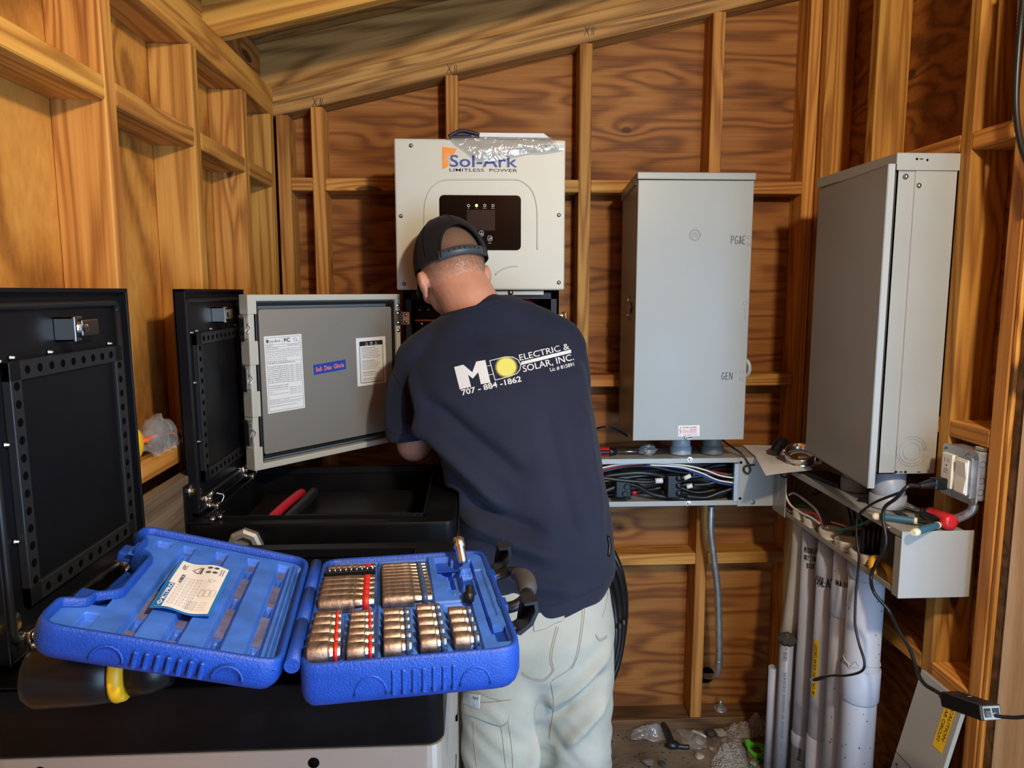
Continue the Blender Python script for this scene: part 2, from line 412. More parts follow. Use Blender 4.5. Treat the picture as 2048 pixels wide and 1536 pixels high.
# ------------------------------------------------------------------ the room
YB, YP = 2.28, 2.369; XL, XPL = -.59, -.679; XR, XPR = 1.07, 1.159
SL = .2406
def zt(x): return 2.007 + SL * (x + .589)      # underside of the sloping top plate
def struct(name, bm, mat, parent=None, bev=0):
    o = obj(name, bm, mat, parent, bev=bev)
    if parent is None: o['kind'] = 'structure'
    return o
def timber(name, parent, o, d, w, t, L, W, T, mat, bev=.0025):
    """timber of length L along d, size W along w and T along t; local x runs with the grain"""
    bm = new(); box(bm, 0, L, 0, W, 0, T, bev)
    d = Vector(d).normalized(); w = Vector(w).normalized(); t = Vector(t).normalized()
    M = Matrix(((d.x, w.x, t.x, o[0]), (d.y, w.y, t.y, o[1]), (d.z, w.z, t.z, o[2]), (0, 0, 0, 1)))
    bmesh.ops.recalc_face_normals(bm, faces=bm.faces)
    me = bpy.data.meshes.new(name); bm.to_mesh(me); bm.free(); me.materials.append(mat)
    ob = bpy.data.objects.new(name, me); COL.objects.link(ob); ob.matrix_world = M
    ob.parent = parent
    ob.matrix_parent_inverse = wm(parent).inverted()
    return ob
X3, Y3, Z3 = Vector((1, 0, 0)), Vector((0, 1, 0)), Vector((0, 0, 1))
# floor and outside ground
bm = new(); box(bm, -.80, 1.30, -.30, 2.5, -.08, 0); struct('floor', bm, M_FLOOR)
bm = new(); box(bm, -3, 4, -3.5, -.03, -.12, -.03); g = struct('trim_1', bm, plain('yard_dirt', (.20, .18, .15), .9, 0, .5, 30, var=.3, vscale=8))
# back wall sheathing (three sheets, seams behind studs)
bm = new()
def slab(bm, x0, x1, y0, y1, zb):
    v = [bm.verts.new(c) for c in ((x0, y0, zb), (x1, y0, zb), (x1, y0, zt(x1) + .09), (x0, y0, zt(x0) + .09), (x0, y1, zb), (x1, y1, zb), (x1, y1, zt(x1) + .09), (x0, y1, zt(x0) + .09))]
    for f in ((0, 1, 2, 3), (5, 4, 7, 6), (4, 0, 3, 7), (1, 5, 6, 2), (3, 2, 6, 7), (4, 5, 1, 0)): bm.faces.new([v[i] for i in f])
slab(bm, -.70, 1.18, YP, YP + .012, 0)
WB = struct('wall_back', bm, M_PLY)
bm = new(); box(bm, XPL - .012, XPL, -.25, YP, 0, 2.10)
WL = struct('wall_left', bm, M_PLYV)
bm = new(); box(bm, XPR, XPR + .012, 1.30, YP, 0, 2.50)
WR = struct('wall_right', bm, M_PLY)
bm = new(); box(bm, XPL - .012, .30, -.25, -.238, 0, 2.60)
struct('wall_front', bm, M_PLY)
# back wall framing
def stud(parent, x, y, z0, z1, wx, wy, mat=M_STUD): return timber('stud', parent, (x, y, z0), Z3, X3 if wx else Y3, Y3, z1 - z0, wx, wy, mat)
def vstud(parent, x0, x1, y0, y1, z0, z1, mat=M_STUD):
    return timber('stud', parent, (x0, y0, z0), Z3, X3, Y3, z1 - z0, x1 - x0, y1 - y0, mat)
BX = [-.482, -.079, .327, .733]
for x in BX + [-.585, 1.033]:
    vstud(WB, x, x + .038, YB, YP, .04, zt(x) + .004)
timber('bottom_plate', WB, (-.66, YB, 0), X3, Y3, Z3, 1.80, .089, .038, M_PT)
for k in (0, 1):
    n_ = Vector((-SL, 0, 1)).normalized(); d = Vector((1, 0, SL)).normalized()
    o = Vector((XL - .02, YB, zt(XL - .02))) + n_ * (.0405 * k)
    timber('top_plate', WB, o, d, Y3, n_, 1.88, .089, .040, M_PLATE)
edges = [-.547] + [e for x in BX for e in (x, x + .038)] + [1.033]
for i in range(0, 10, 2):
    a, b_ = edges[i] if i else -.547, edges[i + 1]
    if b_ - a < .02: continue
    timber('blocking', WB, (a, YB, 1.792), X3, Y3, Z3, b_ - a, .089, .038, M_STUD)
    timber('blocking', WB, (a, YB, 1.186), X3, Y3, Z3, b_ - a, .089, .038, M_STUD)
    timber('blocking', WB, (a, YB, .588), X3, Y3, Z3, b_ - a, .089, .038, M_STUD)
# left wall framing
LY = [.47, .86, 1.252, 1.632, 1.978]
for y in LY + [2.238]: vstud(WL, XPL, XL, y, y + .038, .04, 2.006)
timber('bottom_plate', WL, (XPL, 0, 0), Y3, X3, Z3, 2.28, .089, .038, M_PT)
for k in (0, 1): timber('top_plate', WL, (XPL, 0, 2.006 + .0395 * k), Y3, X3, Z3, 2.279, .089, .039, M_STUD)
le = [0.0] + [e for y in LY + [2.238] for e in (y, y + .038)]
for i in range(0, 12, 2):
    timber('blocking', WL, (XPL, le[i], 1.796), Y3, X3, Z3, le[i + 1] - le[i], .089, .038, M_STUD)
    timber('blocking', WL, (XPL, le[i], 1.148), Y3, X3, Z3, le[i + 1] - le[i], .089, .038, M_STUD)
    timber('blocking', WL, (XPL, le[i], .55), Y3, X3, Z3, le[i + 1] - le[i], .089, .038, M_STUD)
# weathered ledger the cabinets bolt to
timber('ledger_board', WL, (XL, .55, .985), Y3, Z3, X3, 1.65, .145, .028, M_GREYW)
# right wall framing
RY = [1.388, 1.552, 1.952]
for y in RY: vstud(WR, XR, XPR, y, y + .038, .04, 2.42)
vstud(WR, XR, XPR, 2.240, 2.279, .04, 2.42)
vstud(WR, XR + .002, XPR, 1.374, 1.387, .0, 2.42)
timber('bottom_plate', WR, (XR, 1.30, 0), Y3, X3, Z3, .97, .089, .038, M_PT)
timber('top_plate', WR, (XR, 1.30, 2.42), Y3, X3, Z3, .97, .089, .038, M_STUD)
for (a, b_, z) in ((1.426, 1.552, 1.790), (1.59, 1.952, 1.792), (1.99, 2.24, 1.79), (1.426, 1.552, 1.165), (1.59, 1.952, 1.165), (1.99, 2.24, 1.165), (1.426, 1.552, .588), (1.59, 1.952, .588), (1.99, 2.24, .588)):
    timber('blocking', WR, (XR, a, z), Y3, X3, Z3, b_ - a, .089, .038, M_STUD)
# door jamb and the pale edge of the outer wall at the right
bm = new(); box(bm, 0, 2.5, 0, .025, 0, .085, .001); xf(bm, frameM((XR + .008, 1.373, -.03), Z3, Y3 * -1)); tj = struct('trim_2', bm, M_PT); 
bm = new(); box(bm, 0, 2.5, 0, .225, 0, .04, .003); xf(bm, frameM((XR + .004, 1.347, -.03), Z3, Y3 * -1)); struct('trim_3', bm, M_PALE)
# roof: rafters on the plates, sheathing above
n_ = Vector((-SL, 0, 1)).normalized(); d = Vector((1, 0, SL)).normalized()
def roofpt(x, y, off): return Vector((x, y, zt(x))) + n_ * off
c = [(-.85, -.4), (1.4, -.4), (1.4, 2.55), (-.85, 2.55)]
bm = new(); a = [bm.verts.new(roofpt(x, y, .222)) for x, y in c]; b2 = [bm.verts.new(roofpt(x, y, .236)) for x, y in c]
bm.faces.new(a[::-1]); bm.faces.new(b2)
for i in range(4): bm.faces.new((a[i], a[(i + 1) % 4], b2[(i + 1) % 4], b2[i]))
CE = struct('ceiling', bm, M_ROOF)
for y in (2.318, 1.845, 1.35, .80, .25):
    timber('rafter', CE, roofpt(-.80, y, .0815), d, Y3, n_, 2.15, .038, .140, M_ROOF if y > 2 else M_STUD)
for (a_, b_) in ((1.885, 2.318), (1.39, 1.845), (.84, 1.35), (.29, .80)):
    timber('rafter_block', CE, (-.672, a_, 2.086), Y3, Z3, X3, b_ - a_, .125, .038, M_STUD)
timber('rafter_block', CE, (1.09, 1.885, 2.46), Y3, Z3, X3, .43, .14, .038, M_STUD)
# pencil marks on the sloping plate
bm = new()
for (x, y) in ((634, 205), (903, 138), (1178, 62)):
    M = frameM(aY(x, y, YB - .0015), X3, Z3)
    stroke(bm, [(-.014, -.012), (.002, .014)], .0016, M); stroke(bm, [(-.012, .014), (0, -.012)], .0016, M)
    stroke(bm, [(.010, .014), (.009, -.012)], .0016, M); stroke(bm, [(.016, .012), (.014, -.010)], .0014, M)
obj('pencil_marks', bm, M_INK, WB)
# ------------------------------------------------------------------ hybrid inverter on the back wall
def hit(x, y, M):
    """where the line of sight meets the local xy plane of M"""
    Mi = M.inverted(); o = Mi @ EYE; d = Mi.to_3x3() @ ray(x, y); t = -o.z / d.z; p = o + d * t; return (p.x, p.y)
def hexscrew(bm, p, n, r=.004, h=.003):
    lathe(bm, p, n, [(0, r * 1.35), (h * .25, r * 1.35), (h * .3, r), (h, r * .8), (h * 1.05, 0)], 12)
inv = thing('inverter', (.022, 2.28, 1.07), 'cream hybrid inverter with orange and blue logo above an open black wiring bay', 'inverter')
bm = new(); box(bm, -.190, .236, 2.10, 2.275, 1.50, 1.880, .004)
for i in range(12): box(bm, -.18 + i * .034, -.165 + i * .034, 2.12, 2.24, 1.88, 1.884)
obj('heat_sink', bm, M_BLACKP, inv)
bm = new(); box(bm, -.207, .251, 2.002, 2.115, 1.493, 1.892, .006, 3)
FM = frameM((0, 2.0, 0), X3, Z3)
cv = lambda x, y: hit(x, y, FM)
cover = obj('front_cover', bm, M_WHITEP, inv)
# embossed arch and arc
bm = new()
def rib(pts, r=.0022, y=2.001): tube(bm, [(a, y, b) for a, b in [cv(*p) for p in pts]], r, 8, 6)
rib([(850, 560), (849, 500), (849, 430), (852, 400), (862, 378), (882, 362), (910, 359), (960, 359), (1010, 359), (1040, 361), (1062, 378), (1072, 402), (1075, 430), (1075, 460), (1075, 499)])
rib([(991, 549), (1003, 540), (1018, 534), (1036, 532)])
obj('embossed_arch', bm, M_WHITEP, cover)
bm = new()
for p in ((822, 291), (1094, 291), (802, 432), (808, 568), (1118, 430), (1118, 565)):
    a, b = cv(*p); lathe(bm, (a, 2.001, b), (0, -1, 0), [(0, .0052), (.001, .0052), (.0012, .0036), (.003, .003), (.0031, .0012), (.001, .001)], 14)
islands('cover_screw', bm, M_SCREW, cover)
bm = new()
a0, b0 = cv(880, 500); a1, b1 = cv(1042, 391)
prism(bm, rrect(a1 - a0, b1 - b0, .012, 6, (a0 + a1) / 2, (b0 + b1) / 2), frameM((0, 2.003, 0), X3, Z3), 0, .0032)
disp = obj('display_panel', bm, M_GLOSSK, inv)
bm = new(); a0, b0 = cv(934, 461); a1, b1 = cv(990, 420); rect(bm, a0, a1, b0, b1, frameM((0, 1.9992, 0), X3, Z3)); obj('screen', bm, M_SCREEN, disp)
PM = frameM((0, 1.9990, 0), X3, Z3)
def ringf(bm, c, r0, r1, M, n=20, z=0):
    a = [bm.verts.new(M @ Vector((c[0] + r0 * math.cos(t), c[1] + r0 * math.sin(t), z))) for t in [2 * PI * i / n for i in range(n)]]
    b = [bm.verts.new(M @ Vector((c[0] + r1 * math.cos(t), c[1] + r1 * math.sin(t), z))) for t in [2 * PI * i / n for i in range(n)]]
    for i in range(n): bm.faces.new((a[i], a[(i + 1) % n], b[(i + 1) % n], b[i]))
def disc(bm, c, r, M, n=20, z=0):
    bm.faces.new([bm.verts.new(M @ Vector((c[0] + r * math.cos(t), c[1] + r * math.sin(t), z))) for t in [2 * PI * i / n for i in range(n)]])
bm = new()
for i, (x, s) in enumerate(((937, 'DC'), (953, 'AC'), (969.5, 'Normal'), (986, 'Alarm'))):
    c = cv(x, 411)
    if i != 1: ringf(bm, c, .0026, .0036, PM)
    addtext(bm, s, c[0], c[1] - .0068, .0022, .0035 if i < 2 else .0095, PM, 'c')
for (x, y, s) in ((963, 467, '△'), (980, 477, '')):
    c = cv(x, y); q = rrect(.011, .013, .002, 3, *c); stroke(bm, q + [q[0]], .0009, PM)
    stroke(bm, [(c[0] - .003, c[1] - .003), (c[0] + .003, c[1] - .003), (c[0], c[1] + .003), (c[0] - .003, c[1] - .003)] if s else [(c[0] - .003, c[1] - .002), (c[0] + .003, c[1] - .002), (c[0] + .003, c[1] + .003), (c[0] - .002, c[1] - .001)], .0009, PM)
addtext(bm, 'Enter', cv(980, 486)[0], cv(980, 486)[1], .0022, .008, PM, 'c')
obj('panel_markings', bm, M_WHITE, disp)
bm = new(); disc(bm, cv(953, 411), .0037, PM); obj('indicator_light', bm, M_LED, disp, 'glowing green indicator')
# logo
LM = frameM((0, 2.0012, 0), X3, Z3)
bm = new(); pts = [cv(*p) for p in ((884.5, 293), (914, 297.5), (908, 308), (901, 311), (898, 318), (897, 331), (892, 336), (884.5, 337.5))]
bm.faces.new([bm.verts.new(LM @ Vector((a, b, 0))) for a, b in pts]); lo = obj('sun_emblem', bm, M_LOGOO, cover)
bm = new(); c0 = cv(902, 317)
for a in range(105, 262, 13):
    stroke(bm, [(c0[0] + .003 * math.cos(R(a)), c0[1] + .003 * math.sin(R(a))), (c0[0] + .020 * math.cos(R(a)), c0[1] + .020 * math.sin(R(a)))], .0007, frameM((0, 2.0008, 0), X3, Z3))
obj('emblem_rays', bm, M_WHITEP, cover)
bm = new(); p = cv(899, 333); q = cv(1035, 310)
addtext(bm, 'Sol-Ark', p[0], p[1], q[1] - p[1], q[0] - p[0], LM, bold=.012); obj('logo_text', bm, M_LOGOB, cover)
bm = new(); p = cv(899, 342.5); q = cv(1035, 337.5)
addtext(bm, 'LIMITLESS  POWER', p[0], p[1], q[1] - p[1], q[0] - p[0], LM, bold=.004); obj('tagline_text', bm, M_INK, cover)
# wiring bay
bm = new()
x0, x1, z0, z1, y0, y1 = -.193, .240, 1.075, 1.492, 2.035, 2.278
box(bm, x0, x1, y1 - .006, y1, z0, z1); box(bm, x0, x0 + .006, y0, y1, z0, z1); box(bm, x1 - .006, x1, y0, y1, z0, z1)
box(bm, x0, x1, y0, y1, z0, z0 + .006); box(bm, x0, x1, y0, y1, z1 - .006, z1)
box(bm, x0, x0 + .022, y0, y0 + .006, z0, z1); box(bm, x1 - .022, x1, y0, y0 + .006, z0, z1); box(bm, x0, x1, y0, y0 + .006, z0, z0 + .02); box(bm, x0, x1, y0, y0 + .006, z1 - .024, z1)
bay = obj('wiring_bay', bm, M_BLACKP, inv)
bm = new(); box(bm, -.155, .196, 2.022, 2.034, 1.479, 1.491, .001); st = obj('mounting_strip', bm, M_DOORF, inv)
bm = new()
hexscrew(bm, aY(1021, 585, 2.022), (0, -1, 0), .006, .004); obj('strip_screw', bm, M_SCREW, st)
# breakers, bars and cables inside
bm = new()
for i in range(4): box(bm, -.165 + i * .03, -.138 + i * .03, 2.12, 2.20, 1.30, 1.40, .002)
box(bm, -.17, -.03, 2.16, 2.25, 1.41, 1.45, .002); box(bm, .03, .10, 2.14, 2.24, 1.25, 1.38, .003)
box(bm, -.165, .20, 2.2, 2.26, 1.12, 1.22, .003)
br = obj('breaker', bm, M_BLKPL, bay)
bm = new()
for i in range(4):
    for z in (1.395, 1.31): hexscrew(bm, (-.152 + i * .03, 2.119, z), (0, -1, 0), .005, .002)
    hexscrew(bm, (-.16 + i * .025, 2.158, 1.435), (0, -1, 0), .004, .002)
islands('terminal_screw', bm, M_CHROME, bay)
bm = new(); box(bm, -.17, -.05, 2.13, 2.15, 1.402, 1.408); box(bm, .095, .105, 2.15, 2.155, 1.35, 1.455); box(bm, .12, .128, 2.15, 2.155, 1.35, 1.455); islands('copper_bar', bm, M_COPPER, bay)
bm = new(); tube(bm, [(.10, 2.10, 1.455), (.14, 2.09, 1.462), (.175, 2.09, 1.44), (.19, 2.10, 1.38), (.19, 2.12, 1.25), (.185, 2.15, 1.10)], .0085)
tube(bm, [(.135, 2.11, 1.46), (.165, 2.115, 1.455), (.20, 2.12, 1.42), (.208, 2.13, 1.36), (.205, 2.15, 1.12)], .0085); islands('red_cable', bm, M_REDC, bay)
bm = new()
for i in range(5): tube(bm, [(-.15 + i * .03, 2.13, 1.30), (-.15 + i * .032, 2.10, 1.25), (-.12 + i * .03, 2.12, 1.15), (-.10 + i * .03, 2.14, 1.085)], .005, 8)
islands('black_wire', bm, M_BLKRUB, bay)
# hinge at left, catch at right
for z in (1.415, 1.16):
    bm = new(); box(bm, -.200, -.176, 2.028, 2.033, z - .018, z + .018, .001); cyl(bm, (-.202, 2.028, z - .018), (-.202, 2.028, z + .018), .0045)
    for dz in (-.010, .010): hexscrew(bm, (-.186, 2.028, z + dz), (0, -1, 0), .004, .002)
    obj('hinge', bm, M_CHROME, inv)
bm = new(); box(bm, .240, .252, 2.03, 2.05, 1.405, 1.425, .001); tube(bm, [(.250, 2.03, 1.428), (.256, 2.022, 1.43), (.258, 2.02, 1.41), (.252, 2.03, 1.402)], .0018, 8); obj('toggle_catch', bm, M_BRASS, inv)
# open door
du = Vector((.305, .345, 0)); DL = du.length; du.normalize()
DM = frameM((-.504, 1.662, 1.077), du, Z3); DH = .405
bm = new(); t = .034; e = .015
box(bm, 0, DL, 0, DH, -t, -t + .003, 0, 1, DM)
for (a, b, c, d_) in ((0, DL, 0, e), (0, DL, DH - e, DH), (0, e, 0, DH), (DL - e, DL, 0, DH)): box(bm, a, b, c, d_, -t, 0, .003, 2, DM)
# castellated left edge
for (v0, v1) in ((.0, .055), (.125, .185), (.245, .30), (.36, DH)): box(bm, -.0015, e + .006, v0 + .001, v1, -t + .001, .0015, .001, 1, DM)
door = obj('open_door', bm, M_DOORF, inv)
bm = new(); q = .019; w = .007
for (a, b, c, d_) in ((q, DL - q, q + .006, q + .006 + w), (q, DL - q, DH - q - w, DH - q), (q, q + w, q, DH - q), (DL - q - w, DL - q, q, DH - q)): box(bm, a, b, c, d_, -.03, -.002, .002, 2, DM)
obj('gasket', bm, M_BLKRUB, door)
bm = new(); prism(bm, rrect(DL - 2 * q - 2 * w - .006, DH - 2 * q - 2 * w - .016, .006, 4, DL / 2, DH / 2), DM, -.026, -.005); obj('inner_sheet', bm, M_DOORP, door, 'brushed grey inner sheet')
for v in (.09, .215, .33):
    bm = new(); box(bm, -.007, .0, v - .024, v + .024, -.020, -.004, .001, 1, DM); box(bm, -.010, -.007, v - .03, v + .03, -.022, -.003, .001, 1, DM); box(bm, -.012, .004, v + .024, v + .03, -.022, -.003, .001, 1, DM)
    tube(bm, [DM @ Vector((-.004, v - .012, .0)), DM @ Vector((.003, v, .003)), DM @ Vector((-.002, v + .010, .001))], .0016, 6)
    obj('door_clip', bm, M_CHROME, door)
for v in (.34, .09):
    bm = new(); box(bm, DL - .016, DL + .004, v - .02, v + .02, -.002, .003, .001, 1, DM)
    for dv in (-.013, .013): hexscrew(bm, DM @ Vector((DL - .009, v + dv, .003)), DM.to_3x3() @ Z3, .004, .002)
    for dv in (-.034, .034): hexscrew(bm, DM @ Vector((DL - .008, v + dv, .000)), DM.to_3x3() @ Z3, .004, .003)
    obj('hinge_leaf', bm, M_CHROME, door)
def quad_frame(M, tl, tr, br, bl, lift):
    """frame + size of a label from its four corners seen in the photo, on plane M"""
    P = [M @ Vector((*hit(*p, M), lift)) for p in (tl, tr, br, bl)]
    u = ((P[1] - P[0]) + (P[2] - P[3])) / 2; v = ((P[0] - P[3]) + (P[1] - P[2])) / 2
    c = sum(P, Vector()) / 4; o = c - u / 2 - v / 2
    return frameM(o, u, v), u.length, v.length
DS = DM @ Matrix.Translation((0, 0, -.005))
QM, w, h = quad_frame(DS, (527, 674), (602, 667), (610, 816), (536, 827), .0006)
bm = new(); rect(bm, 0, w, 0, h, QM); lab = obj('rating_label', bm, M_WHITE, door, 'white rating label with small print')
def onpaper(Q, lift=.0004): return Q @ Matrix.Translation((0, 0, lift))
bm = new(); T = onpaper(QM); b_ = .004
stroke(bm, [(b_, b_), (w - b_, b_), (w - b_, h - b_), (b_, h - b_), (b_, b_)], .0006, T)
for f in (.885, .855, .825, .79, .66, .17, .135): stroke(bm, [(b_, h * f), (w - b_, h * f)], .0005, T)
stroke(bm, [(w * .47, h * .885), (w * .47, h - b_)], .0005, T)
addtext(bm, 'Sol-Ark', w * .10, h * .915, .007, w * .33, T); rect(bm, w * .06, w * .10, h * .915, h * .955, T)
addtext(bm, 'FC', w * .52, h * .912, .009, w * .16, T, bold=.03)
ringf(bm, (w * .82, h * .935), .0040, .0046, T); addtext(bm, 'UL', w * .78, h * .93, .003, None, T); stroke(bm, [(w * .86, h * .925), (w * .89, h * .905)], .0012, T)
addtext(bm, 'www.sol-ark.com', w * .07, h * .895, .0016, None, T)
addtext(bm, 'Model No.', w * .07, h * .865, .0024, None, T); addtext(bm, 'Limitless 15K-LV', w * .60, h * .865, .0024, w * .32, T)
addtext(bm, 'SN No.   2207276212', w * .07, h * .835, .0024, None, T)
addtext(bm, 'Engineered: Texas & assembled in USA. Made in China', w * .07, h * .802, .0019, w * .84, T)
L5 = ['This unit supports islanding complies with UL', '1741, IEEE 1547/1547.1, CSA C22.2, FCC PART 15 B', '1741SA, CSA A, UL9741, UL1998, CA RULE 21, HECO', 'Ground protection: Type 1', 'Technical support: +1 972-575-8875']
for i, s in enumerate(L5): addtext(bm, s, w * .07, h * (.765 - i * .024), .0019, w * (.84 if i < 3 else .5), T)
addtext(bm, '11kW MPPT Charge Split Phase Hybrid Inverter', w * .07, h * .638, .0021, w * .72, T, bold=.02)
rows = ['PV Voltage @ 150-500V (max)', 'PV Rated Current @ 26A (x2)', 'AC Voltage @ 120/240V', 'AC Rated Current @ 50A (x2)', 'AC Frequency @ 60 Hz', 'AC Output Voltage (Vac)', 'Battery Voltage @ 48V (Vdc)', 'Max. Battery Charge/Discharge Current', 'PV Max Current (Isc)']
for i, s in enumerate(rows):
    y = h * (.598 - i * .026); addtext(bm, s, w * .06, y, .0020, w * .46, T, bold=.015)
    stroke(bm, [(w * .54, y - .0012), (w * .93, y - .0012)], .0004, T)
    for fx in (.57, .69, .85): addtext(bm, str((i * 37 + int(fx * 100)) % 90 + 120), w * fx, y, .0018, None, T)
for fx in (.54, .67, .82, .93): stroke(bm, [(w * fx, h * .62), (w * fx, h * .385)], .0004, T)
for i, s in enumerate(['DO NOT Exceed PV1 on MC', 'DO NOT Exceed 500 Vdc on PV Input', 'Max Continuous AC Passthrough Power', 'Power', 'Max Continuous Inverter Power']):
    addtext(bm, s, w * .07, h * (.345 - i * .027), .0020, w * (.5 if i != 3 else .1), T, bold=.02 if i < 2 else 0)
for i in range(4): addtext(bm, '12000W 50A L-L 240V', w * .60, h * (.30 - i * .026), .0018, w * .32, T)
addtext(bm, 'AC Power Factor        0.9 - 1.0', w * .07, h * .150, .0018, w * .5, T)
addtext(bm, 'Operating Temperature  -25 to 55C, >45C Power Derating', w * .07, h * .112, .0018, w * .82, T); addtext(bm, 'Enclosure: NEMA 3R Indoor and Outdoor, IP65', w * .07, h * .078, .0018, w * .7, T)
obj('fine_print', bm, M_INK, lab)
QM, w, h = quad_frame(DS, (626, 730), (690, 719), (692, 738), (628, 750), .0006)
bm = new(); rect(bm, 0, w, 0, h, QM); lb = obj('motto_label', bm, M_LABB, door, 'small blue label with orange words')
bm = new(); addtext(bm, 'Soli  Deo  Gloria', w * .06, h * .28, h * .46, w * .88, onpaper(QM), bold=.02); obj('motto_text', bm, M_LABO, lb)
QM, w, h = quad_frame(DS, (711, 677), (770, 672), (773, 765), (715, 773), .0006)
bm = new(); rect(bm, 0, w, 0, h, QM); lb = obj('warning_label', bm, M_WHITE, door, 'white warning label with black border')
bm = new(); T = onpaper(QM)
q = rrect(w * .78, h * .86, .003, 3, w * .5, h * .49); stroke(bm, q + [q[0]], .0016, T); rect(bm, w * .11, w * .89, h * .83, h * .92, T)
for i in range(21):
    if i in (7, 14, 18): continue
    y = h * (.78 - i * .034); addtext(bm, ['WARNING: Risk of Electric Shock', 'Both AC and DC voltage sources are terminated', 'inside this equipment. Each circuit must be', 'individually disconnected before servicing'][0 if i in (0, 8, 15, 19) else 1 + i % 3], w * .17, y, .0019, w * (.45 if i in (0, 8, 15, 19) else .62 - (i * 7 % 5) * .03), T, bold=.03 if i in (0, 8, 15, 19) else .01)
obj('fine_print', bm, M_INK, lb)
bm = new(); T = onpaper(QM, .0008)
for cx in (.34, .66): stroke(bm, [(w * cx - .004, h * .845), (w * cx + .004, h * .845), (w * cx, h * .905), (w * cx - .004, h * .845)], .0007, T)
q = rrect(.007, .006, .001, 2, w * .5, h * .875); stroke(bm, q + [q[0]], .0010, T); stroke(bm, [(w * .5, h * .85), (w * .5, h * .90)], .0008, T)
obj('hazard_symbols', bm, M_WHITE, lb)

# manuals in a bag on top of the inverter
bk = thing('manual_booklet', (.07, 2.05, 1.893), 'thick spiral-bound paper manual lying on top of the cream inverter', 'booklet')
bm = new()
for i in range(7):
    M = Matrix.Rotation(R(-1.2 + i * .25), 4, 'Y')
    box(bm, -.002 + i * .0004, .204 - i * .002, 1.99 + i * .001, 2.17, 1.8955 + i * .0017, 1.8968 + i * .0017)
obj('pages', bm, M_WHITE, bk)
bm = new(); box(bm, -.06, .02, 1.985, 2.17, 1.8935, 1.8955); tube(bm, [(-.062, 1.985, 1.894), (-.03, 1.984, 1.909), (.0, 1.984, 1.905), (.02, 1.985, 1.899)], .0045, 8, 10, rib=.16)
box(bm, -.05, .012, 1.99, 2.17, 1.897, 1.9065, .002); obj('spiral_binding', bm, plain('plum_binding', (.03, .018, .035), .5), bk)
bm = new()
tl, tr, br_, bl = (900, 276), (1100, 274), (1130, 297), (966, 323)
G = []
for j in range(13):
    row = []
    for i in range(31):
        s, t_ = i / 30, j / 12
        x = (1 - t_) * ((1 - s) * tl[0] + s * tr[0]) + t_ * ((1 - s) * bl[0] + s * br_[0]); y = (1 - t_) * ((1 - s) * tl[1] + s * tr[1]) + t_ * ((1 - s) * bl[1] + s * br_[1])
        dn = noise.noise(Vector((s * 6, t_ * 3, 2))) * .006; Y = 1.992 - .012 * math.sin(t_ * PI * .8) + dn
        row.append(bm.verts.new(aY(x, y + 2 * math.sin(s * 9) * t_, Y)))
    G.append(row)
for a, b in zip(G, G[1:]):
    for i in range(30): f = bm.faces.new((a[i], a[i + 1], b[i + 1], b[i])); f.smooth = True
top('plastic_bag', bm, M_BAG, 'crumpled clear plastic bag hanging over the front of the cream inverter', 'plastic bag')

# ------------------------------------------------------------------ transfer switch box on the back wall
def letters(bm, s, M, x, y, h, th=.0009, bold=0, rot=0):
    t_ = textbm(s, h, None, 'c', th, bold); xf(t_, M @ Matrix.Translation((x, y, th)) @ Matrix.Rotation(rot, 4, 'Z')); merge(bm, t_)
ge = thing('switch_box', (.628, 2.28, 1.056), 'grey steel transfer switch box with PG&E and GEN handwritten on its door, back wall', 'electrical box')
bm = new(); x0, x1, y0, y1, z0, z1 = .463, .793, 2.072, 2.279, 1.062, 1.800
box(bm, x0 + .002, x1 - .002, y0, y1, z0 + .003, z1, .002); bd = obj('enclosure', bm, M_GREY, ge)
bm = new(); box(bm, x0, x1, 2.058, 2.076, 1.056, 1.798, .002, 2); gdoor = obj('door', bm, M_GREY, ge)
bm = new(); pol = [(2.054, 1.8), (2.054, 1.818), (2.058, 1.820), (2.279, 1.795), (2.279, 1.765), (2.075, 1.793), (2.074, 1.8)]
prism(bm, [(a, b) for a, b in pol], Matrix(((0, 0, 1, 0), (1, 0, 0, 0), (0, 1, 0, 0), (0, 0, 0, 1))), x0 - .003, x1 + .003); obj('rain_cap', bm, M_GREY, ge, bev=.0015)
GM = frameM((0, 2.058, 0), X3, Z3); gv = lambda x, y: hit(x, y, GM)
bm = new()
letters(bm, 'O', GM, *gv(1498, 474), .012, rot=0); letters(bm, 'N', GM, *gv(1498, 488), .012)
for i, s in enumerate('OFF'): letters(bm, s, GM, *gv(1491, 606 + i * 14), .014)
letters(bm, 'O', GM, *gv(1484, 744), .012); letters(bm, 'N', GM, *gv(1483, 758), .012)
c = gv(1390, 470)
for rr in (.0155, .0135): tube(bm, [(c[0] + rr * math.cos(R(a)), 2.0578, c[1] + rr * math.sin(R(a))) for a in range(0, 361, 15)], .0009, 6, 0)
for k in range(2):
    s_ = -1 if k else 1
    tube(bm, [(c[0] + s_ * .001, 2.0578, c[1] - .006), (c[0] + s_ * .007, 2.0578, c[1] - .004), (c[0] + s_ * .006, 2.0578, c[1] + .004), (c[0] + s_ * .002, 2.0578, c[1] + .007), (c[0] + s_ * .001, 2.0578, c[1] + .001), (c[0] + s_ * .006, 2.0578, c[1])], .0009, 6)
obj('embossed_marks', bm, M_GREY, gdoor)
bm = new(); T = onpaper(GM, .0006)
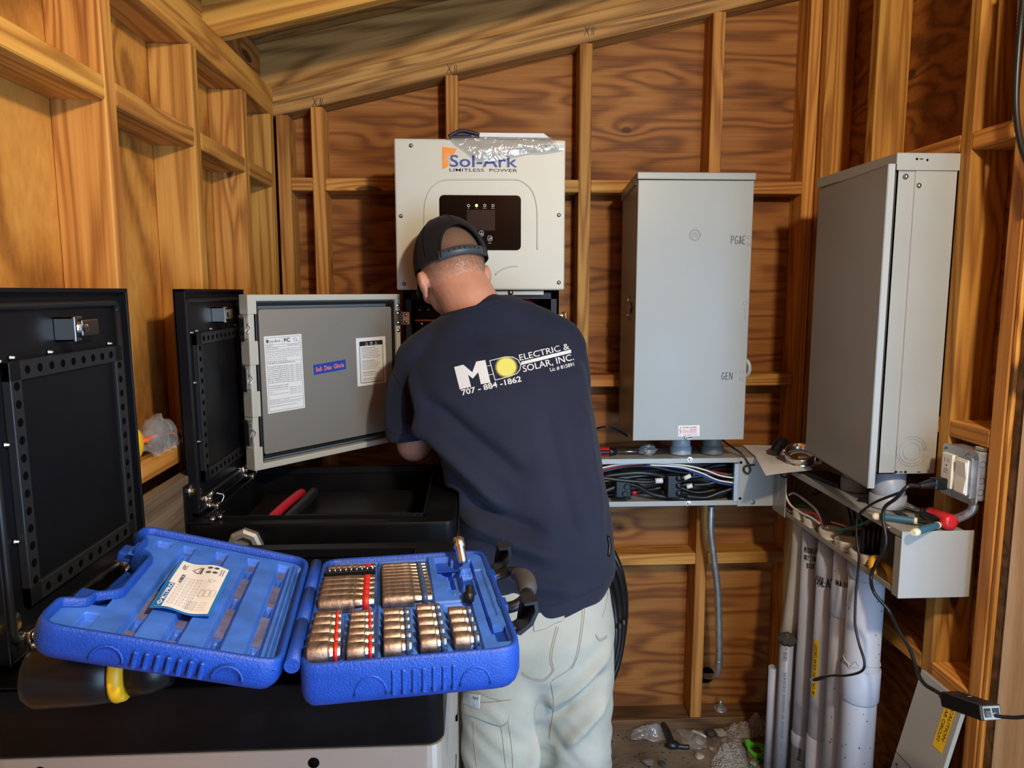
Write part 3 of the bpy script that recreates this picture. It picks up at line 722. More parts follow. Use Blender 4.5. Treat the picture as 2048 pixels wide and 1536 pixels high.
def hand(bm, s, x0, y0, x1, y1, T, w=.0011):
    """marker lettering as strokes in a box"""
    ST = {'P': [[(0, 0), (.05, 1)], [(.05, 1), (.8, .95), (.75, .55), (.1, .5)]], 'G': [[(.9, .9), (.4, 1), (.05, .6), (.1, .1), (.5, 0), (.9, .15), (.9, .45), (.55, .45)]],
          '&': [[(1, .1), (.3, .8), (.5, 1), (.7, .75), (.1, .25), (.3, 0), (.9, .5)]], 'E': [[(.9, 1), (.1, .97), (.05, 0), (.9, .03)], [(.1, .5), (.7, .53)]],
          'N': [[(0, 0), (.05, 1), (.85, 0), (.9, 1)]], 'S': [[(.9, .9), (.4, 1), (.1, .7), (.8, .4), (.7, .05), (.0, .1)]], 'O': [[(.5, 1), (.1, .7), (.1, .2), (.5, 0), (.9, .3), (.85, .8), (.5, 1)]],
          'L': [[(.1, 1), (.05, 0), (.8, .05)]], 'A': [[(0, 0), (.45, 1), (.9, 0)], [(.2, .4), (.75, .4)]], 'R': [[(0, 0), (.05, 1), (.8, .85), (.1, .5), (.9, 0)]], 'M': [[(0, 0), (.1, 1), (.5, .4), (.9, 1), (1, 0)]],
          'I': [[(.5, 0), (.5, 1)]], 'T': [[(0, 1), (1, .95)], [(.5, 1), (.5, 0)]], 'H': [[(0, 0), (0, 1)], [(.8, 0), (.85, 1)], [(0, .5), (.85, .55)]], 'U': [[(0, 1), (.1, .1), (.7, 0), (.85, 1)]],
          'D': [[(0, 0), (.05, 1), (.8, .7), (.8, .2), (0, 0)]], 'B': [[(0, 0), (.05, 1), (.7, .8), (.1, .5), (.8, .25), (0, 0)]], 'X': [[(0, 0), (.8, 1)], [(0, 1), (.8, 0)]], ' ': []}
    n = len(s); cw = (x1 - x0) / n
    for i, ch in enumerate(s):
        for st_ in ST.get(ch, []): stroke(bm, [(x0 + cw * (i + a * .78), y0 + b * (y1 - y0)) for a, b in st_], w, T)
a = gv(1462, 488); b = gv(1493, 472); hand(bm, 'PG&E', a[0], a[1], b[0], b[1], T, .0016)
a = gv(1443, 759); b = gv(1467, 745); hand(bm, 'GEN', a[0], a[1], b[0], b[1], T, .0016)
obj('marker_writing', bm, M_INK, gdoor)
QM, w, h = quad_frame(GM, (1355, 851), (1398, 850), (1399, 872), (1356, 873), .0006)
bm = new(); rect(bm, 0, w, 0, h, QM); lb = obj('danger_label', bm, M_WHITE, gdoor, 'small white danger label with red print')
bm = new(); T = onpaper(QM)
for k in (0, 1):
    ox = w * (.2 + .34 * k) if k == 0 else w * .56
    addtext(bm, 'DANGER', ox, h * .76, .0035, w * .30, T, bold=.03)
    for i, s in enumerate((['OF', 'ELECTRICAL', 'SHOCK'], ['OF ALL ENERGIZED', 'CIRCUITS', 'BEFORE SERVICE'])[k]): addtext(bm, s, ox, h * (.60 - i * .13), .0026, w * (.08 if s == 'OF' else .30), T, bold=.02)
    for i in range(2): addtext(bm, 'remove all power before opening', ox, h * (.20 - i * .09), .0016, w * .32, T)
stroke(bm, [(w * .12, h * .85), (w * .07, h * .5), (w * .13, h * .5), (w * .08, h * .2)], .0016, T); stroke(bm, [(w * .54, h * .1), (w * .54, h * .9)], .0005, T)
obj('label_print', bm, M_INKR, lb)
bm = new(); c = aY(1377, 875, 2.055); tube(bm, [(c.x + .011 * math.cos(R(t)), c.y - .003, c.z + .0045 * math.sin(R(t))) for t in range(0, 361, 24)], .0016, 6, 0); obj('padlock_tab', bm, M_CHROME, gdoor)
bm = new(); tube(bm, [(.790, 2.10, 1.29), (.806, 2.09, 1.285), (.812, 2.085, 1.265), (.808, 2.09, 1.245), (.79, 2.10, 1.24)], .0065); obj('switch_handle', bm, M_GREYD, ge)
bm = new(); c = (x0 - .001, 2.13, 1.44)
lathe(bm, c, (-1, 0, 0), [(0, .018), (.003, .016), (.004, .008), (.002, .004)], 20); tube(bm, [(x0, 2.13, 1.475), (x0 - .008, 2.125, 1.462), (x0 - .002, 2.13, 1.452)], .002, 6); tube(bm, [(x0, 2.13, 1.405), (x0 - .008, 2.125, 1.418), (x0 - .002, 2.13, 1.428)], .002, 6)
hexscrew(bm, (x0 - .003, 2.066, 1.787), (-1, 0, 0), .004, .004)
obj('latch_boss', bm, M_SCREW, ge)

# ------------------------------------------------------------------ second grey box on the right wall, door ajar
rb = thing('electrical_panel', (1.0, 1.77, 1.07), 'tall grey steel panel box with its door hanging ajar, right wall', 'electrical box')
bm = new(); x0, x1, y0, y1, z0, z1 = .932, 1.066, 1.590, 1.952, 1.070, 1.786
t = .0025
box(bm, x1 - t, x1, y0, y1, z0, z1); box(bm, x0, x1, y0, y0 + t, z0, z1); box(bm, x0, x1, y1 - t, y1, z0, z1); box(bm, x0, x1, y0, y1, z0, z0 + t); box(bm, x0, x1, y0, y1, z1 - t, z1)
box(bm, x0, x0 + t, y0, y0 + .012, z0, z1); box(bm, x0, x0 + t, y1 - .02, y1, z0, z1)
eb = obj('enclosure', bm, M_GREY, rb)
bm = new(); box(bm, x0 + .03, x0 + .045, y0 + .01, y1 - .01, z0 + .01, z1 - .01); obj('dead_front', bm, M_BLKPL, eb)
bm = new(); box(bm, x0 + .040, x1 + .001, y0 - .0025, y0, z0, z1 - .02, .001); box(bm, x0 - .004, x1 + .003, y0 - .006, y1 + .003, z1 - .001, z1 + .003, .001)
box(bm, x0 - .006, x1 + .003, y0 - .007, y0 - .004, z1 - .034, z1 + .003, .001); box(bm, x0 - .007, x0 - .004, y0 - .007, y1 + .003, z1 - .022, z1 + .003, .001)
obj('cap', bm, M_GREY, rb)
# door
p0 = Vector((x0 - .002, y1, 1.045)); p1 = Vector((.893, 1.560, 1.045)); du = (p1 - p0); L2 = du.length; RM = frameM(p0, du, Z3); H2 = .716
bm = new(); box(bm, 0, L2, 0, H2, -.003, 0, .001, 1, RM); box(bm, L2 - .003, L2, 0, H2, -.016, 0, .0008, 1, RM); box(bm, 0, L2, 0, .003, -.014, 0, 0, 1, RM); box(bm, 0, L2, H2 - .003, H2, -.014, 0, 0, 1, RM)
box(bm, L2 - .001, L2 + .0005, .0, H2, -.014, -.002, 0, 1, RM)
obj('door', bm, M_GREY, rb)
SM = frameM((0, y0 - .003, 0), X3, Z3); sv = lambda x, y: hit(x, y, SM)
bm = new(); c = sv(1823, 902)
for rr in (.035, .029, .020): tube(bm, [(c[0] + rr * math.cos(R(a)), y0 - .0028, c[1] + rr * math.sin(R(a))) for a in range(0, 361, 15)], .0011, 6, 0)
obj('knockout', bm, M_GREY, rb)
bm = new()
for p in ((1812, 353), (1838, 371)): a, b = sv(*p); hexscrew(bm, (a, y0 - .002, b), (0, -1, 0), .0045, .005)
islands('side_bolt', bm, M_CHROME, rb)
bm = new(); T = frameM((0, y0 - .0032, 0), X3, Z3); T2 = frameM((0, y0 - .0072, 0), X3, Z3)
for p in ((1792, 944), (1811, 944)): disc(bm, hit(*p, T), .003, T, 10)
for p in ((1802, 944), (1838, 944)): a, b = hit(*p, T); rect(bm, a - .004, a + .004, b - .001, b + .001, T)
for p in ((1834, 318), (1855, 320)): disc(bm, hit(*p, T2), .0028, T2, 10)
a, b = hit(1843, 318, T2); rect(bm, a - .004, a + .004, b - .001, b + .001, T2)
islands('slot', bm, M_INSIDE, rb)

# ------------------------------------------------------------------ wireways
def nut(bm, p, n, r=.0055): lathe(bm, p, n, [(0, r * 1.5), (.0012, r * 1.5), (.0013, r), (.005, r), (.006, r * .5), (.0075, r * .45)], 6, False)
wz0, wz1 = .835, .985
wb = thing('wireway', (.56, 2.28, wz0), 'open grey steel wireway full of black cables, on the back wall', 'wireway')
bm = new(); y0, y1 = 2.130, 2.279; t = .002
box(bm, .20, .9225, y1 - t, y1, wz0, wz1); box(bm, .20, .9225, y0, y1, wz0, wz0 + t); box(bm, .20, .9225, y0, y1, wz1 - t, wz1)
box(bm, .20, .815, y0, y0 + t, wz1 - .016, wz1, 0); box(bm, .20, .815, y0, y0 + t, wz0, wz0 + .016, 0); box(bm, .20, .202, y0, y1, wz0, wz1)
obj('trough', bm, M_GREYD, wb, bev=.001)
bm = new(); box(bm, .808, .9225, y0 - .003, y0 - .0005, wz0 - .003, wz1 + .0, .0008); cp = obj('corner_cover', bm, M_GREYD, wb)
bm = new(); nut(bm, aY(1380, 919, y0), (0, -1, 0)); nut(bm, aY(1377, 1007, y0), (0, -1, 0)); nut(bm, aY(1505, 1004, y0 - .003), (0, -1, 0), .006); islands('nut', bm, M_CHROME, wb)
bm = new()
T = frameM((0, y0 - .0034, 0), X3, Z3)
for p in ((1482, 925), (1480, 997)): disc(bm, hit(*p, T), .0045, T, 12)
islands('hole', bm, M_INSIDE, cp)
bm = new(); box(bm, .795, .812, y0 - .002, y0 + .012, wz0 + .012, wz1 - .018, .001); obj('coupling_plate', bm, M_GALV, wb)
# right wireway
wr = thing('wireway', (1.0, 1.75, .826), 'grey steel wireway with blank end plate along the right wall, above the PVC pipes', 'wireway')
bm = new(); x0, x1 = .925, 1.068; q0, q1 = .826, .972; ya, yb = 1.470, 2.127
box(bm, x1 - t, x1, ya, 2.279, q0, q1); box(bm, x0, x1, ya, 2.128, q0, q0 + t); box(bm, x0, x1, ya, 2.128, q1 - t, q1)
box(bm, x0, x0 + t, ya, yb, q1 - .014, q1); box(bm, x0, x0 + t, ya, yb, q0, q0 + .014); box(bm, x0 + t, x1, 2.13, 2.279, q0, q0 + .002); box(bm, x0 + t, x1, 2.13, 2.279, q1 - .002, q1)
obj('trough', bm, M_GREYD, wr, bev=.001)
bm = new(); box(bm, x0 - .002, x1 + .018, ya - .004, ya, q0 - .004, q1 + .002, .002, 2); box(bm, x0 - .0015, x0, ya - .002, ya + .022, q0 - .003, q1 - .016); obj('end_plate', bm, M_GREYD, wr, bev=.0008)
bm = new(); box(bm, x0 - .006, x0 - .003, 2.040, 2.127, q0 - .004, q1 - .0, .0008); pl = obj('corner_cover', bm, M_GREYD, wr)
bm = new(); M = frameM((x0 - .0066, 0, 0), Y3 * -1, Z3)
rect(bm, -2.095, -2.078, .862, .945, M); obj('worn_sticker', bm, plain('smudged_sticker', (.50, .52, .53), .6, var=.4, vscale=60), pl)
bm = new()
for p in ((1655, 1056), (1745, 1140)): nut(bm, aX(*p, x0 - .003) + Vector((0, 0, 0)), (-1, 0, 0), .004)
nut(bm, (x0 - .0, 1.52, q1 - .007), (-1, 0, 0), .004); nut(bm, (1.045, 1.49, q1), (0, 0, 1), .004); islands('screw', bm, M_SCREW, wr)
# ------------------------------------------------------------------ black battery cabinets
ZC = 1.04
M_FRAME = plain('frame_black', (.016, .017, .020), .42, 0, .1, 900, .4)
def cabinet(y0, label):
    root = thing('battery_cabinet', (-.30, y0 + .237, 0), label, 'battery cabinet')
    x0, x1, y1 = -.560, -.038, y0 + .475
    zb = .962
    # lower silver modules and black top module
    bm = new(); prism(bm, rrect(x1 - x0, .475, .02, 5, (x0 + x1) / 2, y0 + .2375), Matrix.Identity(4), 0, zb - .004); mod = obj('battery_module', bm, M_SILVER, root, 'silver lower module')
    bm = new()
    for z in (.31, .62): box(bm, x0 - .001, x1 + .001, y0 - .001, y1, z - .003, z + .003)
    for (p, n) in (((-.19, y0, .942), (0, -1, 0)), ((-.50, y0, .942), (0, -1, 0))): hexscrew(bm, p, n, .005, .002)
    islands('module_seam', bm, M_INSIDE, mod)
    bm = new()
    M = Matrix.Translation(((x0 + x1) / 2, y0 + .2375, 0)); W, D = x1 - x0, .475
    op = (-.534, -.100, y0 + .036, y0 + .435)     # opening
    # walls of the top module
    o_ = rrect(W, D, .02, 5); i_ = rrect(W - .006, D - .006, .018, 5)
    rings = []
    for pl, z in ((o_, zb), (o_, ZC - .008), (o_, ZC - .002), (rrect(W - .004, D - .004, .018, 5), ZC)): rings.append([bm.verts.new(M @ Vector((a, b, z))) for a, b in pl])
    for a, b in zip(rings, rings[1:]):
        for i in range(len(a)): f = bm.faces.new((a[i], a[(i + 1) % len(a)], b[(i + 1) % len(a)], b[i])); f.smooth = True
    bm.faces.new(rings[0][::-1])
    # top ring around the opening
    ox0, ox1, oy0, oy1 = op
    inner = [bm.verts.new((x, y, ZC)) for x, y in ((ox1, oy1), (ox0, oy1), (ox0, oy0), (ox1, oy0))]
    T = rings[-1]; n4 = len(T) // 4
    for q in range(4):
        seg = T[q * n4:(q + 1) * n4] 
        for a, b in zip(seg, seg[1:]): bm.faces.new((a, b, inner[q]))
        bm.faces.new((seg[-1], T[((q + 1) * n4) % len(T)], inner[(q + 1) % 4], inner[q]))
    low = [bm.verts.new((v.co.x, v.co.y, zb + .004)) for v in inner]
    for i in range(4): bm.faces.new((inner[i], low[i], low[(i + 1) % 4], inner[(i + 1) % 4]))
    bm.faces.new(low)
    body = obj('top_module', bm, M_BLACKS, root)
    bm = new()
    for (a, b, c, d_) in ((ox0, ox1, oy0, oy0 + .004), (ox0, ox1, oy1 - .004, oy1), (ox0, ox0 + .004, oy0, oy1), (ox1 - .004, ox1, oy0, oy1)): box(bm, a, b, c, d_, ZC - .01, ZC + .006, .001)
    obj('drip_edge', bm, M_BLACKP, body)
    # round knock-out on the front
    bm = new(); tube(bm, [(-.392 + .05 * math.cos(R(a)), y0 - .0003, .985 - .036 + .0 + .045 * math.sin(R(a)) * .0 + .0) for a in (0, 180)], .0003, 4, 0)
    bm.free()
    # things inside
    bm = new(); box(bm, -.40, -.15, y0 + .20, y0 + .39, zb + .004, zb + .035, .004); box(bm, -.30, -.16, y0 + .07, y0 + .15, zb + .004, zb + .03, .003)
    box(bm, -.51, -.45, y0 + .08, y0 + .38, zb + .004, zb + .03, .003); ins = obj('inner_cover', bm, M_BLKPL, root)
    # wall bracket with washers
    bm = new(); box(bm, -.562, -.558, y0 + .005, y0 + .085, ZC - .06, ZC + .075, .001); box(bm, -.562, -.51, y0 + .004, y0 + .085, ZC + .0005, ZC + .003, .001); br = obj('wall_bracket', bm, M_BLACKP, root)
    for dy, dz in ((.035, .058), (.066, .050)):
        bm = new(); c = (-.558, y0 + dy, ZC + dz); lathe(bm, c, (1, 0, 0), [(0, .0145), (.0015, .0145), (.0016, .006), (.0018, .006)], 20); obj('washer', bm, M_CHROME, br)
        bm = new(); lathe(bm, (c[0] + .0018, c[1], c[2]), (1, 0, 0), [(0, .0068), (.005, .0068), (.006, .004), (.006, .002)], 6, False); obj('bolt', bm, M_BRASS, br)
    bm = new(); ball(bm, (-.515, y0 + .022, ZC + .005), .007, 6, (1, 1, .7)); ball(bm, (-.505, y0 + .036, ZC + .005), .006, 6, (1, 1, .8)); islands('rim_screw', bm, M_CHROME, root)
    # lid standing open on its hinges, leaning back a little
    ly0, LW, LH = y0 + .036, .362, .446
    LM_ = frameM((-.545, ly0, ZC + .008), Y3, Vector((-.010, 0, 1)))     # x: away from the door, y: up, z: towards the room
    bm = new(); t = .022
    box(bm, 0, LW, 0, LH, -t, -t + .003, 0, 1, LM_)
    for (a, b, c, d_) in ((0, LW, 0, .006), (0, LW, LH - .006, LH), (0, .006, 0, LH), (LW - .006, LW, 0, LH)): box(bm, a, b, c, d_, -t, 0, .001, 1, LM_)
    box(bm, .006, LW - .006, .006, LH - .006, -t + .003, -.012, 0, 1, LM_)
    lid = obj('lid', bm, M_BLACKP, root, 'open lid')
    bm = new(); g0 = rrect(LW - .044, LH - .044, .014, 6, LW / 2, LH / 2)
    pts = [LM_ @ Vector((a, b, -.009)) for a, b in g0]; tube(bm, pts + [pts[0]], .0055, 8, 0); obj('gasket', bm, M_BLKRUB, lid)
    # perforated frame with its inner panel
    fx0, fx1, fy0, fy1 = .052, LW - .032, .055, LH - .088
    bm = new()
    for (a, b, c, d_) in ((fx0, fx1, fy0, fy0 + .024), (fx0, fx1, fy1 - .024, fy1), (fx0, fx0 + .022, fy0, fy1), (fx1 - .022, fx1, fy0, fy1)): box(bm, a, b, c, d_, -.012, -.001, .001, 1, LM_)
    fr = obj('filter_frame', bm, M_FRAME, lid)
    bm = new(); box(bm, fx0 + .022, fx1 - .022, fy0 + .024, fy1 - .024, -.012, -.005, .001, 1, LM_); obj('inner_panel', bm, M_BLACKP, lid)
    bm = new(); T = LM_ @ Matrix.Translation((0, 0, -.0007)); n1 = 9
    for i in range(n1):
        x = fx0 + .022 + (fx1 - fx0 - .044) * (i + .5) / n1
        disc(bm, (x, fy1 - .012), .0055, T, 12); disc(bm, (x, fy0 + .012), .0055, T, 12)
    for i in range(12):
        y = fy0 + .03 + (fy1 - fy0 - .06) * i / 11
        disc(bm, (fx0 + .011, y), .0055, T, 12); disc(bm, (fx1 - .011, y), .0055, T, 12)
    obj('vent_holes', bm, M_INSIDE, fr)['kind'] = 'stuff'
    bm = new(); nv = LM_.to_3x3() @ Z3
    for (x, y) in ((fx0 - .006, .14), (fx0 - .006, .26), (fx0 - .006, .36), (fx1 + .005, .14), (fx1 + .005, .26), (fx1 - .02, fy1 + .004), (fx0 + .10, fy1 + .004), (fx0 + .02, fy1 + .004)): hexscrew(bm, LM_ @ Vector((x, y, -.011)), nv, .0028, .006)
    islands('frame_screw', bm, M_SCREW, lid)
    # latch
    bm = new(); ly = LH - .055; lx = LW * .52
    box(bm, lx - .018, lx - .012, ly - .017, ly + .017, -.012, .016, .001, 1, LM_); box(bm, lx - .018, lx + .006, ly + .013, ly + .017, -.012, .014, .001, 1, LM_); box(bm, lx - .018, lx + .002, ly - .017, ly - .013, -.012, .014, .001, 1, LM_)
    o1 = LM_ @ Vector((lx + .018, ly, -.011)); lathe(bm, o1, nv, [(0, .013), (.010, .013), (.011, .009), (.017, .009), (.018, .004)], 16)
    box(bm, lx + .014, lx + .058, ly - .011, ly + .011, .006, .009, .001, 1, LM_); lathe(bm, LM_ @ Vector((lx + .018, ly, .009)), nv, [(0, .006), (.004, .006), (.005, .003)], 6, False)
    obj('latch', bm, M_CHROME, lid)
    for hx in (.055, LW - .065):
        bm = new(); box(bm, hx - .022, hx + .010, .004, .030, -.012, .004, .001, 1, LM_); box(bm, hx - .006, hx + .026, -.004, .008, .004, .020, .001, 1, LM_)
        for (a, b) in ((-.012, .022), (-.002, .03), (-.016, .008)): ball(bm, LM_ @ Vector((hx + a, b, .006)), .0055, 6)
        tube(bm, [LM_ @ Vector((hx + .018, .004, .018)), LM_ @ Vector((hx + .024, .018, .022)), LM_ @ Vector((hx + .016, .026, .010))], .002, 6)
        obj('lid_hinge', bm, M_CHROME, lid)
    return root
cab_n = cabinet(.797, 'black battery cabinet nearest the camera, under the blue socket case, lid open')
cab_f = cabinet(1.388, 'black battery cabinet behind the other, in front of the inverter, lid open')
bm = new(); tube(bm, [(-.43, 1.74, .985), (-.405, 1.68, 1.020), (-.41, 1.60, 1.025), (-.43, 1.52, 1.012), (-.455, 1.45, .985)], .010); obj('red_cable', bm, M_REDC, cab_f)
bm = new(); tube(bm, [(-.41, 1.76, .98), (-.38, 1.69, 1.018), (-.38, 1.60, 1.020), (-.395, 1.52, 1.010), (-.42, 1.45, .985)], .012); obj('black_cable', bm, M_BLKRUB, cab_f)
bm = new(); rect(bm, -.175, -.158, 1.51, 1.545, Matrix.Translation((0, 0, .9975))); obj('small_label', bm, M_WHITE, cab_f, 'small white sticker')
bm = new(); lathe(bm, (-.445, 1.388, 1.000), (0, -1, 0), [(0, .034), (.012, .034), (.016, .028), (.017, .020), (.006, .018)], 8, False); obj('cable_gland', bm, plain('dull_zinc', (.50, .50, .48), .42, .7), cab_f)

# ------------------------------------------------------------------ yellow and black drill under the case lid
dr = thing('cordless_drill', (-.43, .79, ZC), 'black and yellow cordless power tool propping up the blue case lid', 'power tool')
A = Vector((-.436, .765, ZC + .036))
bm = new(); lathe(bm, A + Vector((-.045, 0, 0)), (1, .10, 0), [(-.004, .015), (0, .028), (.010, .034), (.060, .0345), (.085, .033), (.092, .02)], 24); obj('motor_housing', bm, M_BLKPL, dr)
bm = new(); lathe(bm, A + Vector((.046, .009, 0)), (1, .10, 0), [(-.003, .0335), (0, .034), (.007, .0325), (.010, .029), (.011, .010)], 24); obj('yellow_ring', bm, M_YELP, dr, 'yellow ring'); bm = new(); lathe(bm, A + Vector((.060, .0105, 0)), (1, .10, 0), [(0, .029), (.02, .027), (.04, .020), (.041, .006)], 20); obj('chuck', bm, M_BLKPL, dr)
bm = new(); tube(bm, [A + Vector((-.02, .03, 0)), A + Vector((-.015, .09, -.004)), A + Vector((-.012, .15, -.006))], [.021, .018, .020], 14); obj('handle', bm, M_BLKPL, dr)
bm = new(); box(bm, -.49, -.42, .895, .945, ZC + .001, ZC + .055, .008, 3); obj('battery_pack', bm, M_BLKPL, dr)

# ------------------------------------------------------------------ blue socket case
TW, TD = .262, .335; TZ = ZC + .055
H0 = Vector((-.1945, .737, 0)); ROT = R(7)
case = thing('socket_case', (H0.x, H0.y, ZC), 'open blue moulded socket case lying across the near black cabinet', 'tool case', rot=(0, 0, ROT))
CS = .957; case.scale = (CS,) * 3
CM = wm(case)
def off_poly(poly, d):
    n = len(poly); out = []
    for i in range(n):
        a, b, c = Vector(poly[i - 1]), Vector(poly[i]), Vector(poly[(i + 1) % n])
        e1 = (b - a); e2 = (c - b)
        if e1.length < 1e-7: e1 = e2
        if e2.length < 1e-7: e2 = e1
        e1.normalize(); e2.normalize(); n1 = Vector((-e1.y, e1.x)); n2 = Vector((-e2.y, e2.x)); m = (n1 + n2)
        if m.length < 1e-6: m = n1
        m.normalize(); k = max(.5, m.dot(n1)); out.append((b.x + m.x * d / k, b.y + m.y * d / k))
    return out
def round_poly(pts, rs, n=5):
    out = []; N = len(pts)
    for i in range(N):
        p = Vector(pts[i]); a = Vector(pts[i - 1]); b = Vector(pts[(i + 1) % N]); r = rs[i] if isinstance(rs, (list, tuple)) else rs
        da = (a - p).normalized(); db = (b - p).normalized()
        p0 = p + da * r; p2 = p + db * r
        for k in range(n + 1):
            t = k / n; q = p0 * (1 - t) ** 2 + p * 2 * t * (1 - t) + p2 * t * t; out.append((q.x, q.y))
    return out
def shell(bm, outline, T, zs):
    """outline ccw; zs: (z, inset)"""
    rings = [[bm.verts.new(T @ Vector((a, b, z))) for a, b in off_poly(outline, ins)] for z, ins in zs]
    for a, b in zip(rings, rings[1:]):
        for i in range(len(a)): f = bm.faces.new((a[i], a[(i + 1) % len(a)], b[(i + 1) % len(a)], b[i])); f.smooth = True
    bm.faces.new(rings[0][::-1]); return rings
def field(bm, x0, x1, y0, y1, nx, ny, fn, T):
    G = []
    for j in range(ny + 1):
        G.append([])
        for i in range(nx + 1):
            x = x0 + (x1 - x0) * i / nx; y = y0 + (y1 - y0) * j / ny
            G[-1].append(bm.verts.new(T @ Vector((x, y, fn(x, y)))))
    for a, b in zip(G, G[1:]):
        for i in range(nx): bm.faces.new((a[i], a[i + 1], b[i + 1], b[i]))
def sstep(a, b, x):
    t = max(0, min(1, (x - a) / (b - a))); return t * t * (3 - 2 * t)
def pit(x, y, x0, x1, y0, y1, s=.0018): return sstep(x0 - s, x0 + s, x) * (1 - sstep(x1 - s, x1 + s, x)) * sstep(y0 - s, y0 + s, y) * (1 - sstep(y1 - s, y1 + s, y))
def blob(x, y, cx, cy, r, s=.002): return 1 - sstep(r - s, r + s, math.hypot(x - cx, y - cy))
TT = CM @ Matrix.Translation((0, 0, TZ - ZC))      # local: x across, y away, z=0 at the rim
# base
bout = round_poly([(.006, 0), (TW, 0), (TW, TD), (.006, TD)], [.022, .034, .03, .03])
bm = new()
rings = shell(bm, bout, TT, [(-.054, .016), (-.052, .008), (-.046, .003), (-.036, 0), (-.012, 0), (-.003, .001), (0, .003), (.0005, .006), (-.002, .0085), (-.012, .010), (-.016, .05)])
# ribs in the front and the two thumb dips
for i in range(7): box(bm, .108 + i * .0115, .1135 + i * .0115, -.0022, .004, -.044, -.013, .0015, 1, TT)
for cx in (.085, .205): tube(bm, [TT @ Vector((cx + .018 * math.cos(R(a)), .0002, -.041 + .023 * math.sin(R(a)))) for a in range(0, 181, 20)], .0014, 6, 0)
base = obj('case_base', bm, M_BLUE_SHADE, case)
cols = []     # socket seats
def tray(x, y):
    z = -.007
    z -= .005 * pit(x, y, .014, .092, .015, .322) + .004 * pit(x, y, .097, .167, .015, .322) + .004 * pit(x, y, .140, .216, .015, .150)
    z += .0035 * (pit(x, y, .050, .0565, .01, .15) + pit(x, y, .089, .098, .01, .15) + pit(x, y, .133, .142, .01, .15) + pit(x, y, .174, .181, .01, .15))
    # right-hand platform
    if x > .169 and y > .155 or x > .218:
        z = -.004
        z -= .014 * pit(x, y, .180, .203, .225, .318)
        z -= .014 * blob(x, y, .204, .285, .015) * (y < .30)
        z -= .014 * pit(x, y, .196, .212, .188, .285)
        z -= .014 * blob(x, y, .209, .188, .019)
        z -= .012 * pit(x, y, .216, .230, .170, .245) + .010 * blob(x, y, .223, .247, .009)
        z -= .018 * pit(x, y, .232, .2335, .05, .30)
        z -= .003 * pit(x, y, .2335, .246, .10, .26)
        z -= .022 * pit(x, y, .2365, .250, .030, .070)
        z += .003 * pit(x, y, .214, .232, .250, .262)
    return z
bm = new(); field(bm, .0125, TW - .009, .009, TD - .009, 124, 156, tray, TT); tr = obj('tray', bm, M_BLUE_LIT, base, 'worn inner tray')
# size marks
bm = new(); T = TT @ Matrix.Translation((0, 0, -.0062))
for i in range(14): addtext(bm, str(8 + i), .0925, .165 + i * .0105, .0026, None, T, rot=0)
obj('size_marks', bm, M_KTB, tr)
# hinge barrel
bm = new()
for (a, b) in ((.012, .115), (.118, .215), (.218, TD - .012)): cyl(bm, TT @ Vector((-.002, a, -.004)), TT @ Vector((-.002, b, -.004)), .0085, n=14)
obj('hinge_barrel', bm, M_BLUE_SHADE, case)
# handle
bm = new(); hx = TW
tube(bm, [TT @ Vector((hx + a, b, c)) for a, b, c in ((-.006, .240, -.012), (.012, .242, -.008), (.026, .236, -.002), (.035, .215, .003), (.037, .188, .003), (.035, .158, .003), (.027, .138, -.002), (.013, .132, -.008), (-.006, .134, -.012))], .0075, 14)
hd = obj('handle', bm, M_BLKPL, case)
bm = new(); tube(bm, [TT @ Vector((hx + .031, .218, .001)), TT @ Vector((hx + .037, .20, .003)), TT @ Vector((hx + .038, .185, .003)), TT @ Vector((hx + .036, .162, .003)), TT @ Vector((hx + .033, .150, .001))], [.0095, .0130, .0142, .0135, .0100], 16); obj('grip', bm, M_FOAM, hd, 'worn rubber grip')
# latches
for cy in (.272, .075):
    bm = new()
    pol = [(0, -.005), (.008, -.008), (.024, .004), (.032, .022), (.030, .036), (.012, .034), (.013, .030), (.025, .031), (.026, .022), (.019, .008), (.007, -.001)]
    T = TT @ Matrix.Translation((hx - .001, cy + .015, -.006)) @ Matrix.Rotation(R(90), 4, 'X')
    prism(bm, pol, T, 0, .032); prism(bm, [(.008, -.006), (.024, .004), (.031, .022), (.029, .034), (.014, .032), (.010, .010)], T, .0005, .003); box(bm, hx - .012, hx + .004, cy - .010, cy + .010, -.014, -.006, .001, 1, TT)
    obj('latch', bm, M_BLKPL, case, bev=.001)
# blue posts that carry handle and latches
for (a, b) in ((.225, .252), (.122, .149)):
    bm = new(); box(bm, hx - .010, hx + .003, a, b, -.028, -.001, .003, 2, TT)
    obj('handle_mount', bm, M_BLUE_SHADE, case)
# lid, tilted up to the left on the drill
TILT = R(16)
LT = TT @ Matrix.Rotation(TILT, 4, 'Y')   # hinge along y; lid runs towards -x and rises
LWd = .272
lout = round_poly([(-.010, .006), (-.010, TD - .002), (-LWd + .012, TD - .002), (-LWd + .012, TD - .038), (-LWd + .026, TD - .050), (-LWd + .026, TD - .092), (-LWd + .050, TD - .105), (-LWd + .050, .115), (-LWd + .026, .095), (-LWd + .026, .080), (-LWd, .070), (-LWd, .0)][::1], [.026, .030, .022, .006, .005, .005, .010, .010, .005, .006, .010, .034], 4)
bm = new()
shell(bm, lout, LT, [(-.040, .014), (-.038, .007), (-.033, .003), (-.026, 0), (-.010, 0), (-.003, .001), (0, .003), (0, .007), (-.003, .009), (-.009, .010)])
for i in range(7): box(bm, -.165 + i * .0115, -.1595 + i * .0115, -.0022, .006, -.031, -.011, .0015, 1, LT)
for cx in (-.19, -.065): tube(bm, [LT @ Vector((cx + .017 * math.cos(R(a)), .0008, -.029 + .018 * math.sin(R(a)))) for a in range(0, 181, 20)], .0014, 6, 0)
